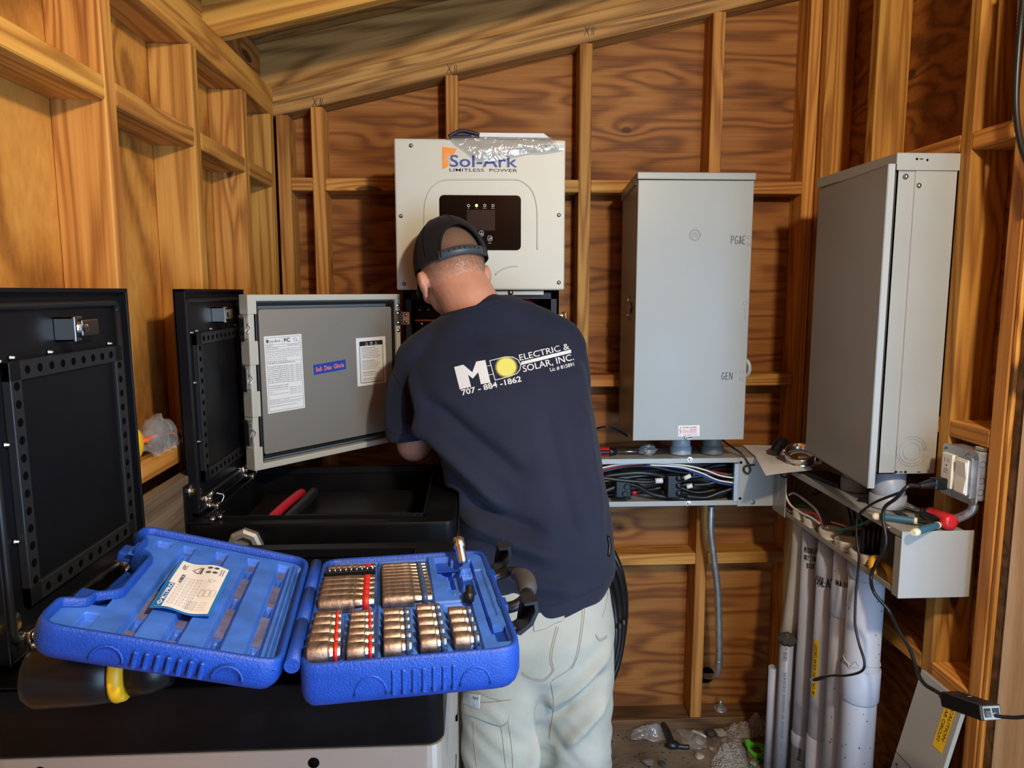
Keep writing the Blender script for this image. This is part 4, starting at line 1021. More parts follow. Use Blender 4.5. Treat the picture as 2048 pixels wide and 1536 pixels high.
for (y0_, y1_) in ((TD - .088, TD - .058), (.10, .125)): box(bm, -LWd + .008, -LWd + .034, y0_, y1_, -.026, -.012, .003, 2, LT)
lidp = obj('case_lid', bm, M_BLUE_SHADE, case, 'open blue lid')
def lidh(x, y):
    z = -.010; u = -x
    # raised border step following the handle notch
    edge = sstep(LWd - .052, LWd - .046, u) * sstep(.10, .11, y) * (1 - sstep(TD - .11, TD - .10, y))
    z += .0065 * edge
    for k, c in enumerate((.047, .092, .138, .184)):
        w = .0075
        y0_ = .022 if k != 2 else .022; 
        z -= .010 * pit(u, y, c - w, c + w, y0_, TD - .028, .0022)
        for (a, b) in ((.04, .066), (.15, .18), (.25, .278)):
            z -= .007 * pit(u, y, c - .003, c + .003, a + k * .006, b + k * .006, .001)
    z -= .008 * pit(u, y, LWd - .050, LWd - .036, .030, .062) + .008 * pit(u, y, LWd - .062, LWd - .044, TD - .05, TD - .030)
    z -= .006 * pit(u, y, .015, .026, .022, TD - .028, .0015)
    z += .0035 * pit(u, y, .028, .032, .02, TD - .026, .001)
    return z
bm = new()
field(bm, -LWd + .050, -.016, .0085, TD - .0105, 116, 160, lidh, LT)
field(bm, -LWd + .009, -LWd + .0505, .009, .082, 22, 38, lidh, LT); field(bm, -LWd + .022, -LWd + .0505, TD - .096, TD - .0105, 16, 40, lidh, LT)
obj('lid_lining', bm, M_BLUE_LIT, lidp, 'scuffed blue lining with long grooves')
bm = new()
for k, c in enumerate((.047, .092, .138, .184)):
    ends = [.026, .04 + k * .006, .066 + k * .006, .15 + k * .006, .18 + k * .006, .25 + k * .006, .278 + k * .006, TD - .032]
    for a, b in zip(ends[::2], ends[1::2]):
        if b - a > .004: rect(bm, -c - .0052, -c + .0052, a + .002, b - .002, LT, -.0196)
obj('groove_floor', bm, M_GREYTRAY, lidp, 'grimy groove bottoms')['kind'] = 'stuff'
# paper label in the lid
QM, w, h = quad_frame(LT @ Matrix.Translation((0, 0, -.008)), (377, 1131), (472, 1143), (411, 1238), (309, 1213), .001)
# grid so it can curl a little
def curl(x, y): return .0018 * math.sin(x / w * 7 + y / h * 3) + .002
bm = new(); field(bm, -.004, w + .004, -.004, h + .004, 24, 24, lambda x, y: curl(x, y) - .0006, QM); lb = obj('blue_backing', bm, M_KTB, lidp)
bm = new(); field(bm, 0, w, 0, h, 24, 24, curl, QM); lb = obj('contents_label', bm, M_WHITE, lidp, 'white contents label with a blue maker strip')
def drape(bm, Q, fn, lift=.0006):
    bmesh.ops.triangulate(bm, faces=bm.faces)
    for v in bm.verts: v.co = Q @ Vector((v.co.x, v.co.y, fn(v.co.x, v.co.y) + lift))
bm = new(); field(bm, .0, w * .13, 0, h * .46, 8, 12, lambda x, y: curl(x, y) + .0004, QM); obj('maker_strip', bm, M_KTB, lb)
bm = new(); addtext(bm, 'KTPRO', w * .115, h * .12, w * .085, h * .32, None, bold=.03, rot=R(90)); q = [(w * .065, h * .02), (w * .10, h * .06), (w * .065, h * .10), (w * .03, h * .06), (w * .065, h * .02)]; stroke(bm, q, .0014)
drape(bm, QM, curl, .0012); obj('maker_text', bm, M_WHITE, lb)
bm = new()
addtext(bm, 'A10SCR', w * .22, h * .50, w * .07, h * .20, None, rot=R(90), bold=.03); addtext(bm, '47PC.', w * .17, h * .80, w * .10, h * .13, None, rot=R(90))
stroke(bm, [(w * .30, h * .84), (w * .44, h * .78), (w * .44, h * .92), (w * .30, h * .84)], .0009); rect(bm, w * .46, w * .50, h * .78, h * .92)
for (a, b) in ((.62, .93), (.62, .83), (.76, .93), (.76, .83)): disc(bm, (w * a, h * b), w * .055, Matrix.Identity(4), 14)
rect(bm, w * .87, w * .885, h * .78, h * .93); rect(bm, w * .92, w * .935, h * .78, h * .93)
drape(bm, QM, curl); obj('bold_print', bm, plain('label_print_dark', (.06, .065, .07), .7), lb)
bm = new()
for j in range(10):
    for i in range(3): q = rrect(w * .10, h * .030, .0005, 1, w * (.24 + .15 * i), h * (.08 + j * .062)); stroke(bm, q + [q[0]], .0004)
for j in range(9): stroke(bm, [(w * .60, h * (.34 + .035 * j)), (w * .74, h * (.34 + .035 * j))], .0003)
for i in range(3): q = rrect(w * .09, h * .14, .003, 3, w * (.70 + i * .11), h * .38); stroke(bm, q + [q[0]], .0004)
for i in range(4): q = rrect(w * .16, h * .026, .0005, 1, w * .62, h * (.06 + .045 * i)); stroke(bm, q + [q[0]], .0004); stroke(bm, [(w * .74, h * (.06 + .045 * i)), (w * .90, h * (.06 + .045 * i))], .0004)
stroke(bm, [(w * .70, h * .66), (w * .86, h * .66), (w * .78, h * .60), (w * .70, h * .66)], .0004)
drape(bm, QM, curl); obj('line_drawings', bm, M_INKG, lb)

# ------------------------------------------------------------------ the sockets, each a thing of its own
def socket(L, r, band, rusty, label, group, kind='socket'):
    """axis along local x, open end at -x, drive end at +x"""
    root = thing('socket', (0, 0, 0), label, 'socket', group)
    r2 = r * .93
    bm = new(); lathe(bm, (0, 0, 0), (1, 0, 0), [(0, r * .72), (0, r), (L * .05, r * 1.02), (L * .58, r), (L * .64, r2)], 18); obj('socket_end', bm, M_SOCKD if rusty else M_SOCK, root, local=True)
    bm = new(); lathe(bm, (0, 0, 0), (1, 0, 0), [(L * .62, r2 * .98), (L * .70, r2), (L * .74, r2 * .93), (L * .98, r2 * .96), (L, r2 * .85), (L, r2 * .5), (L * .9, r2 * .48)], 18, cap=False); obj('drive_end', bm, M_SOCK, root, local=True)
    if band:
        bm = new(); lathe(bm, (0, 0, 0), (1, 0, 0), [(L * .78, r2 * .96), (L * .78, r2 * 1.03), (L * .90, r2 * 1.03), (L * .90, r2 * .96)], 18, cap=False); obj('colour_band', bm, M_BANDR if band == 'r' else M_BANDB, root, local=True)
    return root
def seat(root, lx, ly, r, up=.0):
    M = TT @ Matrix.Translation((lx, ly, -.012 + r * .75 + up)); root.location = M.translation; root.scale = (CS,) * 3; root.rotation_euler = (0, 0, ROT)
proto = {}
def place(key, L, r, band, rusty, lx, ly, label, group, up=0):
    if key not in proto: proto[key] = (socket(L, r, band, rusty, label, group), L, r); o = proto[key][0]
    else:
        o = copy_tree(proto[key][0]); o['label'] = label; o['group'] = group
    seat(o, lx, ly, r, up); return o
ordn = ['nearest the hinge side front', 'second', 'third', 'fourth', 'fifth', 'sixth', 'seventh', 'eighth', 'ninth', 'tenth']
words = ['first', 'second', 'third', 'fourth', 'fifth', 'sixth', 'seventh', 'eighth', 'ninth', 'tenth']
# deep red-banded sockets (left column, rear)
ys = [.166, .189, .211, .231, .250]
for i, y in enumerate(ys):
    place(('dr', i), .074, .0125 - i * .0009, 'r', True, .0145, y, 'deep red-banded socket, %s from the front of the left column' % words[i], 'deep red-banded sockets')
for i, y in enumerate((.290, .303)):
    place(('ds', i), .072, .0068, 'r' if i else None, True, .0165, y, ['slim deep banded socket at the top of the left column', 'slimmest deep socket, in the far left corner of the tray'][i], 'slim deep sockets')
# deep blue-banded sockets (right column, rear)
for i in range(10):
    place(('db', i), .068, .0108 - i * .0006, 'b', True,   .0985 - i * .0002, .168 + i * .0162 - i * i * .00012, 'deep blue-banded socket, %s from the front of the right-hand row' % words[i], 'deep blue-banded sockets')
# short sockets in five columns
def short(key, L, r, band, lx, y, lab, g): place(key, L, r, band, True, lx, y, lab, g)
for i, y in enumerate((.030, .056, .083, .108, .131)):
    short(('s1', i), .038 - i * .0012, .0142 - i * .0012, 'r', .0135, y, 'short red-banded socket, %s from the front of the first column' % words[i], 'short red-banded sockets')
for i, y in enumerate((.029, .052, .074, .096, .116, .137)):
    short(('s2', i), .032 - i * .0006, .0118 - i * .0010, None if i == 2 else 'r', .058, y, 'short %s socket, %s from the front of the second column' % ('plain' if i == 2 else 'red-banded', words[i]), 'short sockets, second column')
for i, y in enumerate((.030, .056, .082, .106, .129)):
    short(('s3', i), .033, .0125 - i * .0010, 'b', .1000, y, 'short blue-banded socket, %s from the front of the third column' % words[i], 'short sockets, third column')
for i, y in enumerate((.034, .062, .088, .113, .137)):
    short(('s4', i), .031, .0118 - i * .0009, 'b', .1430, y, 'short blue-banded socket, %s from the front of the fourth column' % words[i], 'short sockets, fourth column')
for i, y in enumerate((.036, .064, .091, .117)):
    short(('s5', i), .030, .0115 - i * .0009, 'b', .1835, y, 'short stubby blue-banded socket, %s from the front of the last column' % words[i], 'short sockets, last column')
# black bit rail
bm = new(); box(bm, .015, .088, .264, .278, -.008, .004, .001, 1, TT)
rail = top('bit_rail', bm, M_BLKPL, 'narrow black bit rail lying between the slim and the thick sockets', 'bit rail')
bm = new()
for i in range(9): cyl(bm, TT @ Vector((.021 + i * .0078, .268, .004)), TT @ Vector((.024 + i * .0078, .274, .0075)), .0017, .001, 6)
islands('bit', bm, M_CHROME, rail)
# chrome extension stub standing up in the tray, and black adapter
bm = new(); lathe(bm, TT @ Vector((.221, .286, .000)), TT.to_3x3() @ Vector((-.10, .55, .62)), [(-.004, .0065), (0, .0072), (.020, .0072), (.022, .0090), (.034, .0090), (.037, .0075), (.038, .003)], 18)
top('extension_bar', bm, M_CHROME, 'short chrome extension bar tilted up in the far right of the tray', 'extension bar')
bm = new(); lathe(bm, TT @ Vector((.214, .150, -.006)), TT.to_3x3() @ Vector((.1, .25, .9)), [(0, .0075), (.012, .0075), (.013, .0055), (.021, .005), (.022, .003)], 12)
top('drive_adapter', bm, M_BLKPL, 'small black square drive adapter in the middle of the tray', 'adapter')
# ------------------------------------------------------------------ PVC pipes under the right wireway
def cylmap(bm, c, r, ang0):
    """wrap a flat drawing (x across, y up) round a vertical cylinder at c; x=0 lies at angle ang0"""
    bmesh.ops.triangulate(bm, faces=bm.faces)
    for v in bm.verts:
        a = ang0 + v.co.x / r; v.co = Vector((c[0] + (r + .0006) * math.cos(a), c[1] + (r + .0006) * math.sin(a), c[2] + v.co.y))
PT = .826      # underside of the wireway
pipes = [((1587, 1026), .028, 'elbow'), ((1620, 1040), .026, 'marked'), ((1650, 1062), .030, 'solar'), ((1683, 1084), .030, 'main'), ((1718, 1106), .042, 'big')]
pipe_pos = {}
labs = {'elbow': 'pale PVC pipe bending away behind the capped pipe, leftmost under the right wireway',
        'marked': 'grey PVC pipe with handwriting and a yellow caution label, left of the SOLAR pipe',
        'solar': 'grey PVC pipe marked SOLAR by hand under the right wireway',
        'main': 'grey PVC pipe marked MAIN TO HOUSE by hand',
        'big': 'thickest grey speckled PVC pipe, rightmost under the right wireway'}
M_PVCS = None
def speckle():
    m, n, l, b = newmat('speckled_pvc')
    t = n.new('ShaderNodeTexCoord'); v = n.new('ShaderNodeTexVoronoi'); v.inputs['Scale'].default_value = 55; l.new(t.outputs['Object'], v.inputs['Vector'])
    z = n.new('ShaderNodeTexNoise'); z.inputs['Scale'].default_value = 9; l.new(t.outputs['Object'], z.inputs[0])
    a = n.new('ShaderNodeMath'); a.operation = 'MULTIPLY_ADD'; a.inputs[1].default_value = -.45; a.inputs[2].default_value = .355; l.new(z.outputs[0], a.inputs[0])
    s = n.new('ShaderNodeMath'); s.operation = 'LESS_THAN'; l.new(v.outputs['Distance'], s.inputs[0]); l.new(a.outputs[0], s.inputs[1])
    mx = n.new('ShaderNodeMix'); mx.data_type = 'RGBA'; mx.inputs[6].default_value = (.47, .49, .56, 1); mx.inputs[7].default_value = (.04, .035, .035, 1)
    l.new(s.outputs[0], mx.inputs[0]); l.new(mx.outputs[2], b.inputs['Base Color']); b.inputs['Roughness'].default_value = .45; return m
M_PVCS = speckle()
for (p, r, kind) in pipes:
    c = aZ(*p, PT + .02); c.x = min(max(c.x, .925 + r + .008), 1.065 - r); pipe_pos[kind] = (c, r)
    root = thing('pvc_pipe', (c.x, c.y, 0), labs[kind], 'pipe')
    mat = M_PVCS if kind in ('big', 'main') else (M_PVC if kind != 'elbow' else plain('pale_pvc', (.56, .55, .50), .45, var=.1, vscale=9))
    bm = new()
    if kind == 'elbow': tube(bm, [(c.x, c.y, PT - .002), (c.x, c.y + .004, .70), (c.x - .004, c.y + .012, .58), (c.x - .008, c.y + .030, .40), (c.x - .006, c.y + .040, .2), (c.x, c.y + .045, .0)], r, 22)
    else: cyl(bm, (c.x, c.y, 0), (c.x, c.y, PT - .003), r, n=26)
    pp = obj('pipe_length', bm, mat, root)
    # coupling under the wireway, and joints
    js = {'marked': [(.20, .16)], 'solar': [(PT - .045, PT - .120), (.25, .0)], 'main': [(PT - .09, PT - .18)], 'big': [(PT - .005, PT - .045), (.55, .46)], 'elbow': []}[kind]
    for (za, zb_) in js:
        bm = new(); lathe(bm, (c.x, c.y, zb_), (0, 0, 1), [(0, r), (.004, r * 1.05), (.007, r * 1.09), (za - zb_ - .003, r * 1.10), (za - zb_, r * 1.02), (za - zb_ + .001, r)], 26); obj('coupling', bm, M_PVC if za < .6 else M_PVC2 if kind == 'big' else M_PVC, root)
    # threaded adapter and bushing above the wireway floor
    bm = new(); lathe(bm, (c.x, c.y, PT + .003), (0, 0, 1), [(0, r * .98), (0, r * 1.12), (.004, r * 1.12), (.005, r * 1.04), (.008, r * 1.10), (.010, r * 1.04), (.013, r * 1.10), (.015, r * 1.04), (.018, r * 1.08), (.024, r * 1.0), (.024, r * .84), (.004, r * .84)], 26, cap=False)
    obj('threaded_bushing', bm, M_PVCL, root)
    th0 = math.atan2(-c.y, -c.x)      # side that faces the camera
    bm = new()
    if kind == 'solar':
        hand(bm, 'SOLAR', -.034, -.152, .016, -.128, None, .0026); cylmap(bm, (c.x, c.y, PT + .025), r * 1.11, th0)
        obj('handwriting', bm, M_INK, root)
    if kind == 'main':
        hand(bm, 'MAIN', -.022, -.135, .014, -.118, None, .0024); hand(bm, 'TO', -.012, -.158, .006, -.143, None, .0024); hand(bm, 'HOUSE', -.030, -.185, .014, -.168, None, .0024)
        cylmap(bm, (c.x, c.y, PT + .04), r * 1.03, th0); obj('handwriting', bm, M_INK, root)
    if kind == 'marked':
        hand(bm, 'MIDDLE', -.020, -.10, .016, -.085, None, .0020); hand(bm, 'OUTSIDE', -.020, -.122, .018, -.108, None, .0020); hand(bm, 'BOX', -.010, -.145, .012, -.130, None, .0020)
        cylmap(bm, (c.x, c.y, PT + .03), r * 1.005, th0); obj('handwriting', bm, M_INK, root)
    if kind == 'solar':
        lw, lh = .020, .165
        bm = new(); field(bm, -lw / 2, lw / 2, 0, lh, 8, 1, lambda x, y: 0, Matrix.Identity(4)); cylmap(bm, (c.x, c.y, .375), r * 1.008, th0 - .75); yl = obj('caution_label', bm, M_YEL, root, 'yellow CAUTION SOLAR CIRCUIT label')
        bm = new(); addtext(bm, 'CAUTION  SOLAR CIRCUIT', .005, .022, .0095, .132, None, rot=R(90), bold=.012)
        stroke(bm, [(-.004, .005), (.005, .005), (.005, .005)], .001); bm.faces.new([bm.verts.new(v) for v in ((.004, .007, 0), (.004, .016, 0), (-.006, .0115, 0))]); cylmap(bm, (c.x, c.y, .375), r * 1.035, th0 - .75); obj('caution_text', bm, M_INK, yl)
    if kind == 'big':
        bm = new(); tube(bm, [(c.x + r * 1.03 * math.cos(t), c.y + r * 1.03 * math.sin(t), .565 + .004 * math.sin(3 * t)) for t in [2 * PI * i / 20 for i in range(21)]], .0016, 6, 0)
        tube(bm, [(c.x + r * 1.03 * math.cos(th0 - .8 + .1 * i), c.y + r * 1.03 * math.sin(th0 - .8 + .1 * i), .565 - .012 * math.sin(i * .9)) for i in range(8)], .0012, 6, 0); obj('dried_glue', bm, M_PVCL, root)
# capped pipe and the thin one behind
c = aY(1571, 1300, 1.975)
root = thing('pvc_pipe', (c.x, c.y, 0), 'slim printed grey PVC pipe with a dirty cap on its open top', 'pipe')
bm = new(); cyl(bm, (c.x, c.y, 0), (c.x + .004, c.y, .475), .0185, n=22); obj('pipe_length', bm, M_PVC2, root)
bm = new(); lathe(bm, (c.x + .004, c.y, .468), (0, 0, 1), [(-.012, .017), (-.006, .022), (.004, .031), (.012, .030), (.026, .006), (.027, .001)], 8, False); obj('dirty_cap', bm, plain('grimy_cap', (.05, .042, .034), .9, 0, .5, 120), root)
bm = new(); addtext(bm, 'SCH  40  NONMETALLIC  CONDUIT  ABOVEGROUND  AND  UNDERGROUND  SCHEDULE 40 PVC', .004, 0, .008, .34, None, rot=R(90))
for i in range(7): rect(bm, -.006, .004, .375 + i * .0042, .3765 + i * .0042 + (i % 3) * .0008)
addtext(bm, 'ALCM TC-7', .004, .408, .007, .05, None, rot=R(90)); cylmap(bm, (c.x + .002, c.y, .04), .0192, math.atan2(-c.y, -c.x)); obj('pipe_print', bm, M_INKG, root)
c2 = c + Vector((-.010, .050, 0)); bm = new(); cyl(bm, (c2.x, c2.y, 0), (c2.x, c2.y, .36), .0155, n=18)
top('pvc_pipe', bm, M_PVC, 'thin grey PVC pipe half hidden behind the capped printed pipe', 'pipe')
bm = new(); cA, rA = pipe_pos['marked']; addtext(bm, 'Prime C', .004, 0, .011, .07, None, rot=R(90), bold=.02); cylmap(bm, (cA.x, cA.y, .125), rA * 1.02, math.atan2(-cA.y, -cA.x) - .1); 
pr = [o for o in COL.objects if o.get('label') == labs['marked']][0]; obj('pipe_print', bm, M_INK, pr)

# conduits between boxes and wireways
def nipple(x, y, z0, z1, r, lab, mat):
    root = thing('conduit_nipple', (x, y, z0), lab, 'conduit')
    bm = new(); lathe(bm, (x, y, z0), (0, 0, 1), [(0, r), (z1 - z0, r)], 26); obj('pipe_length', bm, mat, root)
    bm = new(); h = z1 - z0; lathe(bm, (x, y, z0 + .0005), (0, 0, 1), [(0, r * 1.12), (h * .30, r * 1.12), (h * .33, r * 1.03)], 26, cap=False); obj('collar', bm, mat, root)
a = aY(1361, 890, 2.19); nipple(a.x, 2.19, .987, 1.060, .030, 'short grey-blue conduit under the switch box, the left one', M_PVC2)
a = aY(1422, 890, 2.19); nipple(a.x + .003, 2.19, .987, 1.060, .031, 'short dark conduit under the switch box, the right one', plain('dark_conduit', (.13, .13, .125), .5))
nipple(.999, 1.655, .974, 1.068, .037, 'wide grey PVC conduit under the near end of the ajar panel', M_PVC2)
nipple(.999, 1.80, .974, 1.068, .034, 'wide conduit in shadow under the far end of the ajar panel', plain('shaded_conduit', (.22, .21, .20), .5))  # shadow under the panel is put into this conduit's darker grey

# ------------------------------------------------------------------ cables in the back wireway
def cable(name, pts, r, mat, lab, cat='cable', group=None, k=8, n=10): bm = new(); tube(bm, pts, r, n, k); return top(name, bm, mat, lab, cat, group)
W = lambda px, py, Y: tuple(aY(px, py, Y))
blk = [([(1180, 950), (1240, 935), (1300, 932), (1370, 945), (1440, 930), (1480, 935)], 2.20, .0085), ([(1180, 960), (1230, 950), (1290, 946), (1350, 956), (1420, 950), (1470, 955)], 2.18, .0085),
       ([(1180, 975), (1240, 965), (1300, 958), (1350, 972), (1400, 985), (1470, 968)], 2.21, .0085), ([(1185, 940), (1250, 940), (1330, 942), (1400, 950), (1470, 945)], 2.235, .0085),
       ([(1200, 985), (1260, 968), (1310, 990), (1380, 998), (1440, 988), (1475, 972)], 2.175, .008), ([(1190, 992), (1260, 985), (1330, 975), (1400, 968), (1470, 988)], 2.23, .009)]
for i, (pp, Y, r) in enumerate(blk):
    cable('black_cable', [W(a, b, Y + .006 * math.sin(j * 2 + i)) for j, (a, b) in enumerate(pp)], r, M_BLKRUB, 'thick black cable in the back wireway, %s' % ['running along the middle of the tangle', 'just below the upper one', 'sagging toward the floor of the trough', 'highest at the back of the tangle', 'lowest, looping at the front', 'deep at the back, crossing low'][i], group='black cables tangled in the back wireway')
cable('black_cable', [W(1195, 954, 2.15), (*W(1240, 960, 2.15),)[:3], W(1290, 964, 2.15), W(1312, 962, 2.155)], .0065, M_BLKRUB, 'black cable with white tape end, lowest front at left of wireway')
for i, (a, b, c_, d_) in enumerate(((1310, 962, 1325, 961), (1368, 957, 1381, 951), (1373, 974, 1384, 971))):
    bm = new(); cyl(bm, W(a, b, 2.150), W(c_, d_, 2.150), .0082 if i == 0 else .0068, n=14); top('tape_collar', bm, M_WHITE, ['white tape on the cable end, left of the connector block', 'white tape collar at upper right of the connector block', 'white tape collar at lower right of the connector block'][i], 'tape')
for i, pp in enumerate(([(1383, 950), (1410, 946), (1440, 950), (1470, 948)], [(1386, 970), (1415, 968), (1440, 962), (1472, 964)], [(1372, 992), (1410, 995), (1440, 985), (1472, 975)])):
    cable('black_cable', [W(a, b, 2.152) for a, b in pp], .006, M_BLKRUB, 'black cable leaving the right of the connector block, %s' % ('topmost', 'middle', 'lowest')[i])
cn = thing('cable_connector', tuple(aY(1350, 990, 2.16)), 'black multi-port insulated cable connector in the middle of the back wireway', 'connector')
bm = new(); a = aY(1332, 995, 2.16); b = aY(1362, 950, 2.16); box(bm, a.x, b.x, 2.148, 2.19, a.z, b.z, .004, 2); obj('connector_body', bm, M_BLKPL, cn)
for k in range(3):
    bm = new(); p = aY(1358, 957 + k * 15, 2.147); lathe(bm, p, (0, -1, 0), [(-.01, .010), (.001, .010), (.003, .008), (.004, .003)], 16); obj('port_cap', bm, M_BLKPL, cn)
cn = thing('cable_connector', tuple(aY(1245, 995, 2.16)), 'black insulated cable connector with a red plug at left of the back wireway', 'connector')
bm = new(); a = aY(1230, 995, 2.16); b = aY(1262, 962, 2.16); box(bm, a.x, b.x, 2.152, 2.19, a.z, b.z, .004, 2); obj('connector_body', bm, M_BLKPL, cn)
bm = new(); p = aY(1254, 974, 2.151); lathe(bm, p, (0, -1, 0), [(-.005, .010), (.001, .010), (.003, .008)], 16); p = aY(1250, 988, 2.151); lathe(bm, p, (0, -1, 0), [(-.005, .009), (.001, .009), (.003, .007)], 16); islands('port_cap', bm, M_BLKPL, cn)
bm = new(); cyl(bm, W(1264, 986, 2.155), W(1273, 985, 2.155), .006, .005); obj('red_plug', bm, M_RED, cn, 'red plug')
for (nm, mat, pp, Y) in (('white_wire', M_WCAB, [(1195, 938), (1240, 929), (1300, 926), (1370, 931), (1410, 940), (1440, 951), (1468, 956)], 2.142), ('red_wire', M_REDC, [(1195, 943), (1240, 932), (1310, 927), (1380, 933), (1430, 944), (1468, 950)], 2.150),
                         ('white_wire', M_WCAB, [(1300, 930), (1360, 934), (1400, 945), (1435, 960), (1468, 966)], 2.138), ('blue_wire', M_BCAB, [(1290, 930), (1360, 936), (1400, 950), (1440, 966), (1468, 971)], 2.144)):
    cable(nm, [W(a, b, Y) for a, b in pp], .0026, mat, {('white_wire', 2.142): 'white wire arching highest across the back wireway', ('red_wire', 2.150): 'thin dark red wire arching across the back wireway', ('white_wire', 2.138): 'white wire beside the blue one in the back wireway', ('blue_wire', 2.144): 'thin blue wire dropping to the right in the back wireway'}[(nm, Y)], 'wire')
# ------------------------------------------------------------------ wires in the right wireway
V = lambda px, py, X: tuple(aX(px, py, X))
def wires(lst):
    for (nm, mat, pts, X, r, lab) in lst: cable(nm, [V(a, b, X + .010 * i / len(pts)) for i, (a, b) in enumerate(pts)], r, mat, lab, 'wire')
wires([('white_wire', M_WCAB, [(1568, 972), (1574, 998), (1585, 1014), (1605, 1027), (1622, 1035), (1640, 1047)], .936, .0034, 'white wire curving down at the far end of the right wireway'),
       ('red_wire', M_RED, [(1567, 975), (1570, 1000), (1582, 1018), (1602, 1024), (1630, 1028), (1642, 1050)], .938, .0030, 'red wire beside the white one at the far end of the right wireway'),
       ('green_wire', M_GCAB, [(1583, 1013), (1598, 1010), (1618, 1016), (1636, 1030), (1645, 1048)], .955, .0024, 'green wire arching into the bushing of the SOLAR pipe'),
       ('blue_wire', M_BCAB, [(1582, 988), (1594, 990), (1612, 1002), (1628, 1016), (1642, 1050)], .960, .0026, 'blue wire with white stretch looping in the right wireway'),
       ('white_wire', M_WCAB, [(1578, 990), (1586, 986), (1600, 993), (1632, 1020), (1645, 1052)], .945, .0032, 'white wire dropping steeply into the bushing of the SOLAR pipe'),
       ('green_wire', M_GCAB, [(1672, 1063), (1700, 1056), (1725, 1048), (1745, 1038)], .945, .0036, 'light green wire crossing over the bushing of the MAIN TO HOUSE pipe'),
       ('orange_wire', M_OCAB, [(1663, 1044), (1680, 1049), (1695, 1054)], .950, .0024, 'short orange wire above the bushing of the MAIN TO HOUSE pipe'),
       ('dark_red_wire', M_REDC, [(1700, 1060), (1722, 1056), (1740, 1045), (1752, 1034)], .960, .0026, 'dark red wire beside the light green one in the right wireway')])
cb, rb_ = pipe_pos['big']
for i in range(4):
    cable('black_cable', [(cb.x - .018 + .012 * i, cb.y - .008 + .008 * (i % 2), PT - .02), (cb.x - .018 + .012 * i, cb.y - .006, PT + .06), (cb.x - .008 + .012 * i, cb.y + .02, PT + .10), (cb.x + .01, cb.y + .12, PT + .125)], .0075, M_BLKRUB, 'glossy black cable rising from the thickest pipe, %s of the four' % ['leftmost', 'second from left', 'second from right', 'rightmost'][i], group='black cables rising from the thickest pipe')
for i in range(5):
    cable('black_wire', [(1.02 + .008 * (i % 3), 2.08, .88 + .015 * i), (1.03, 1.98 - .02 * i, .92), (1.02, 1.88 - .03 * i, .91), (1.0 + .006 * i, 1.80, .85)], .0035, M_BLKRUB, 'thin black wire deep inside the right wireway', group='thin black wires in the right wireway')
# yellow-handled pliers in the wireway
pl = thing('pliers', tuple(aZ(1762, 1150, PT + .004)), 'pliers with yellow handles lying in the near end of the right wireway', 'pliers')
bm = new(); tube(bm, [V(1760, 1120, .975), V(1750, 1117, .955), V(1744, 1130, .945), V(1747, 1150, .94)], [.006, .009, .010, .0085], 12); obj('handle', bm, M_YELP, pl)
bm = new(); tube(bm, [V(1765, 1128, .985), V(1778, 1140, .965), V(1784, 1155, .955), V(1782, 1172, .945)], [.006, .009, .010, .007], 12); obj('handle', bm, M_YELP, pl)
bm = new(); tube(bm, [V(1757, 1124, .975), V(1764, 1118, 1.0), V(1768, 1110, 1.02)], [.008, .009, .003], 8); obj('jaws', bm, M_SCREW, pl)

# ------------------------------------------------------------------ outlet box between the studs
ob = thing('outlet_box', (1.04, 1.46, 1.05), 'square steel outlet box with white receptacle and rocker switch, on the right wall', 'outlet')
OM = frameM((1.036, 1.519, 1.048), Y3 * -1, Z3)     # x toward the camera, y up, z to the room
bw, bh = .112, .108
bm = new(); box(bm, 0, bw - .026, 0, bh, -.052, -.004, .005, 2, OM); bx = obj('steel_box', bm, M_GALV, ob)
bm = new(); prism(bm, rrect(bw + .004, bh + .004, .010, 4, bw / 2, bh / 2), OM, -.004, .0); prism(bm, rrect(bw - .02, bh - .018, .006, 4, bw / 2, bh / 2), OM, -.001, .006); fp = obj('cover_plate', bm, M_GALV, ob)
bm = new()
for (a, b) in ((.009, .009), (bw - .009, .009), (.009, bh - .009), (bw - .009, bh - .009), (.040, .010), (.078, .010), (.078, bh - .009)): hexscrew(bm, OM @ Vector((a, b, .001)), OM.to_3x3() @ Z3, .0035, .003)
islands('plate_screw', bm, M_SCREW, ob)
bm = new(); box(bm, .016, .050, .018, .093, .004, .012, .002, 2, OM); rc = obj('receptacle', bm, M_WPL, ob, 'white receptacle')
bm = new(); T = OM @ Matrix.Translation((0, 0, .0123))
for y in (.078,): rect(bm, .025, .0265, y - .004, y + .005, T); rect(bm, .037, .0385, y - .003, y + .005, T); disc(bm, (.032, y - .011), .0022, T, 10)
for y in (.059, .055, .051): rect(bm, .024, .040, y, y + .0008, T)
obj('slots', bm, M_INK, rc)
bm = new(); box(bm, .058, .094, .016, .091, .004, .009, .002, 2, OM); sw = obj('rocker_switch', bm, M_WPL, ob, 'white rocker switch')
bm = new(); prism(bm, [(.0, 0), (.066, 0), (.066, .004), (.033, .001), (0, .0035)], OM @ Matrix.Translation((.061, .020, .008)) @ Matrix(((0, 0, 1, 0), (1, 0, 0, 0), (0, 1, 0, 0), (0, 0, 0, 1))), 0, .030); obj('rocker', bm, M_WPL, sw)
bm = new()
for (a, b) in ((.02, -.03), (.045, -.03), (.08, -.03)): ringf(bm, (0, 0), .006, .0072, frameM(OM @ Vector((bw - .0254, a, b)), X3, Z3))
obj('knockout_rings', bm, M_SCREW, bx)
bm = new(); box(bm, 1.062, 1.085, 1.43, 1.455, 1.157, 1.164, .001); obj('conduit_clamp', bm, M_CHROME, ob)
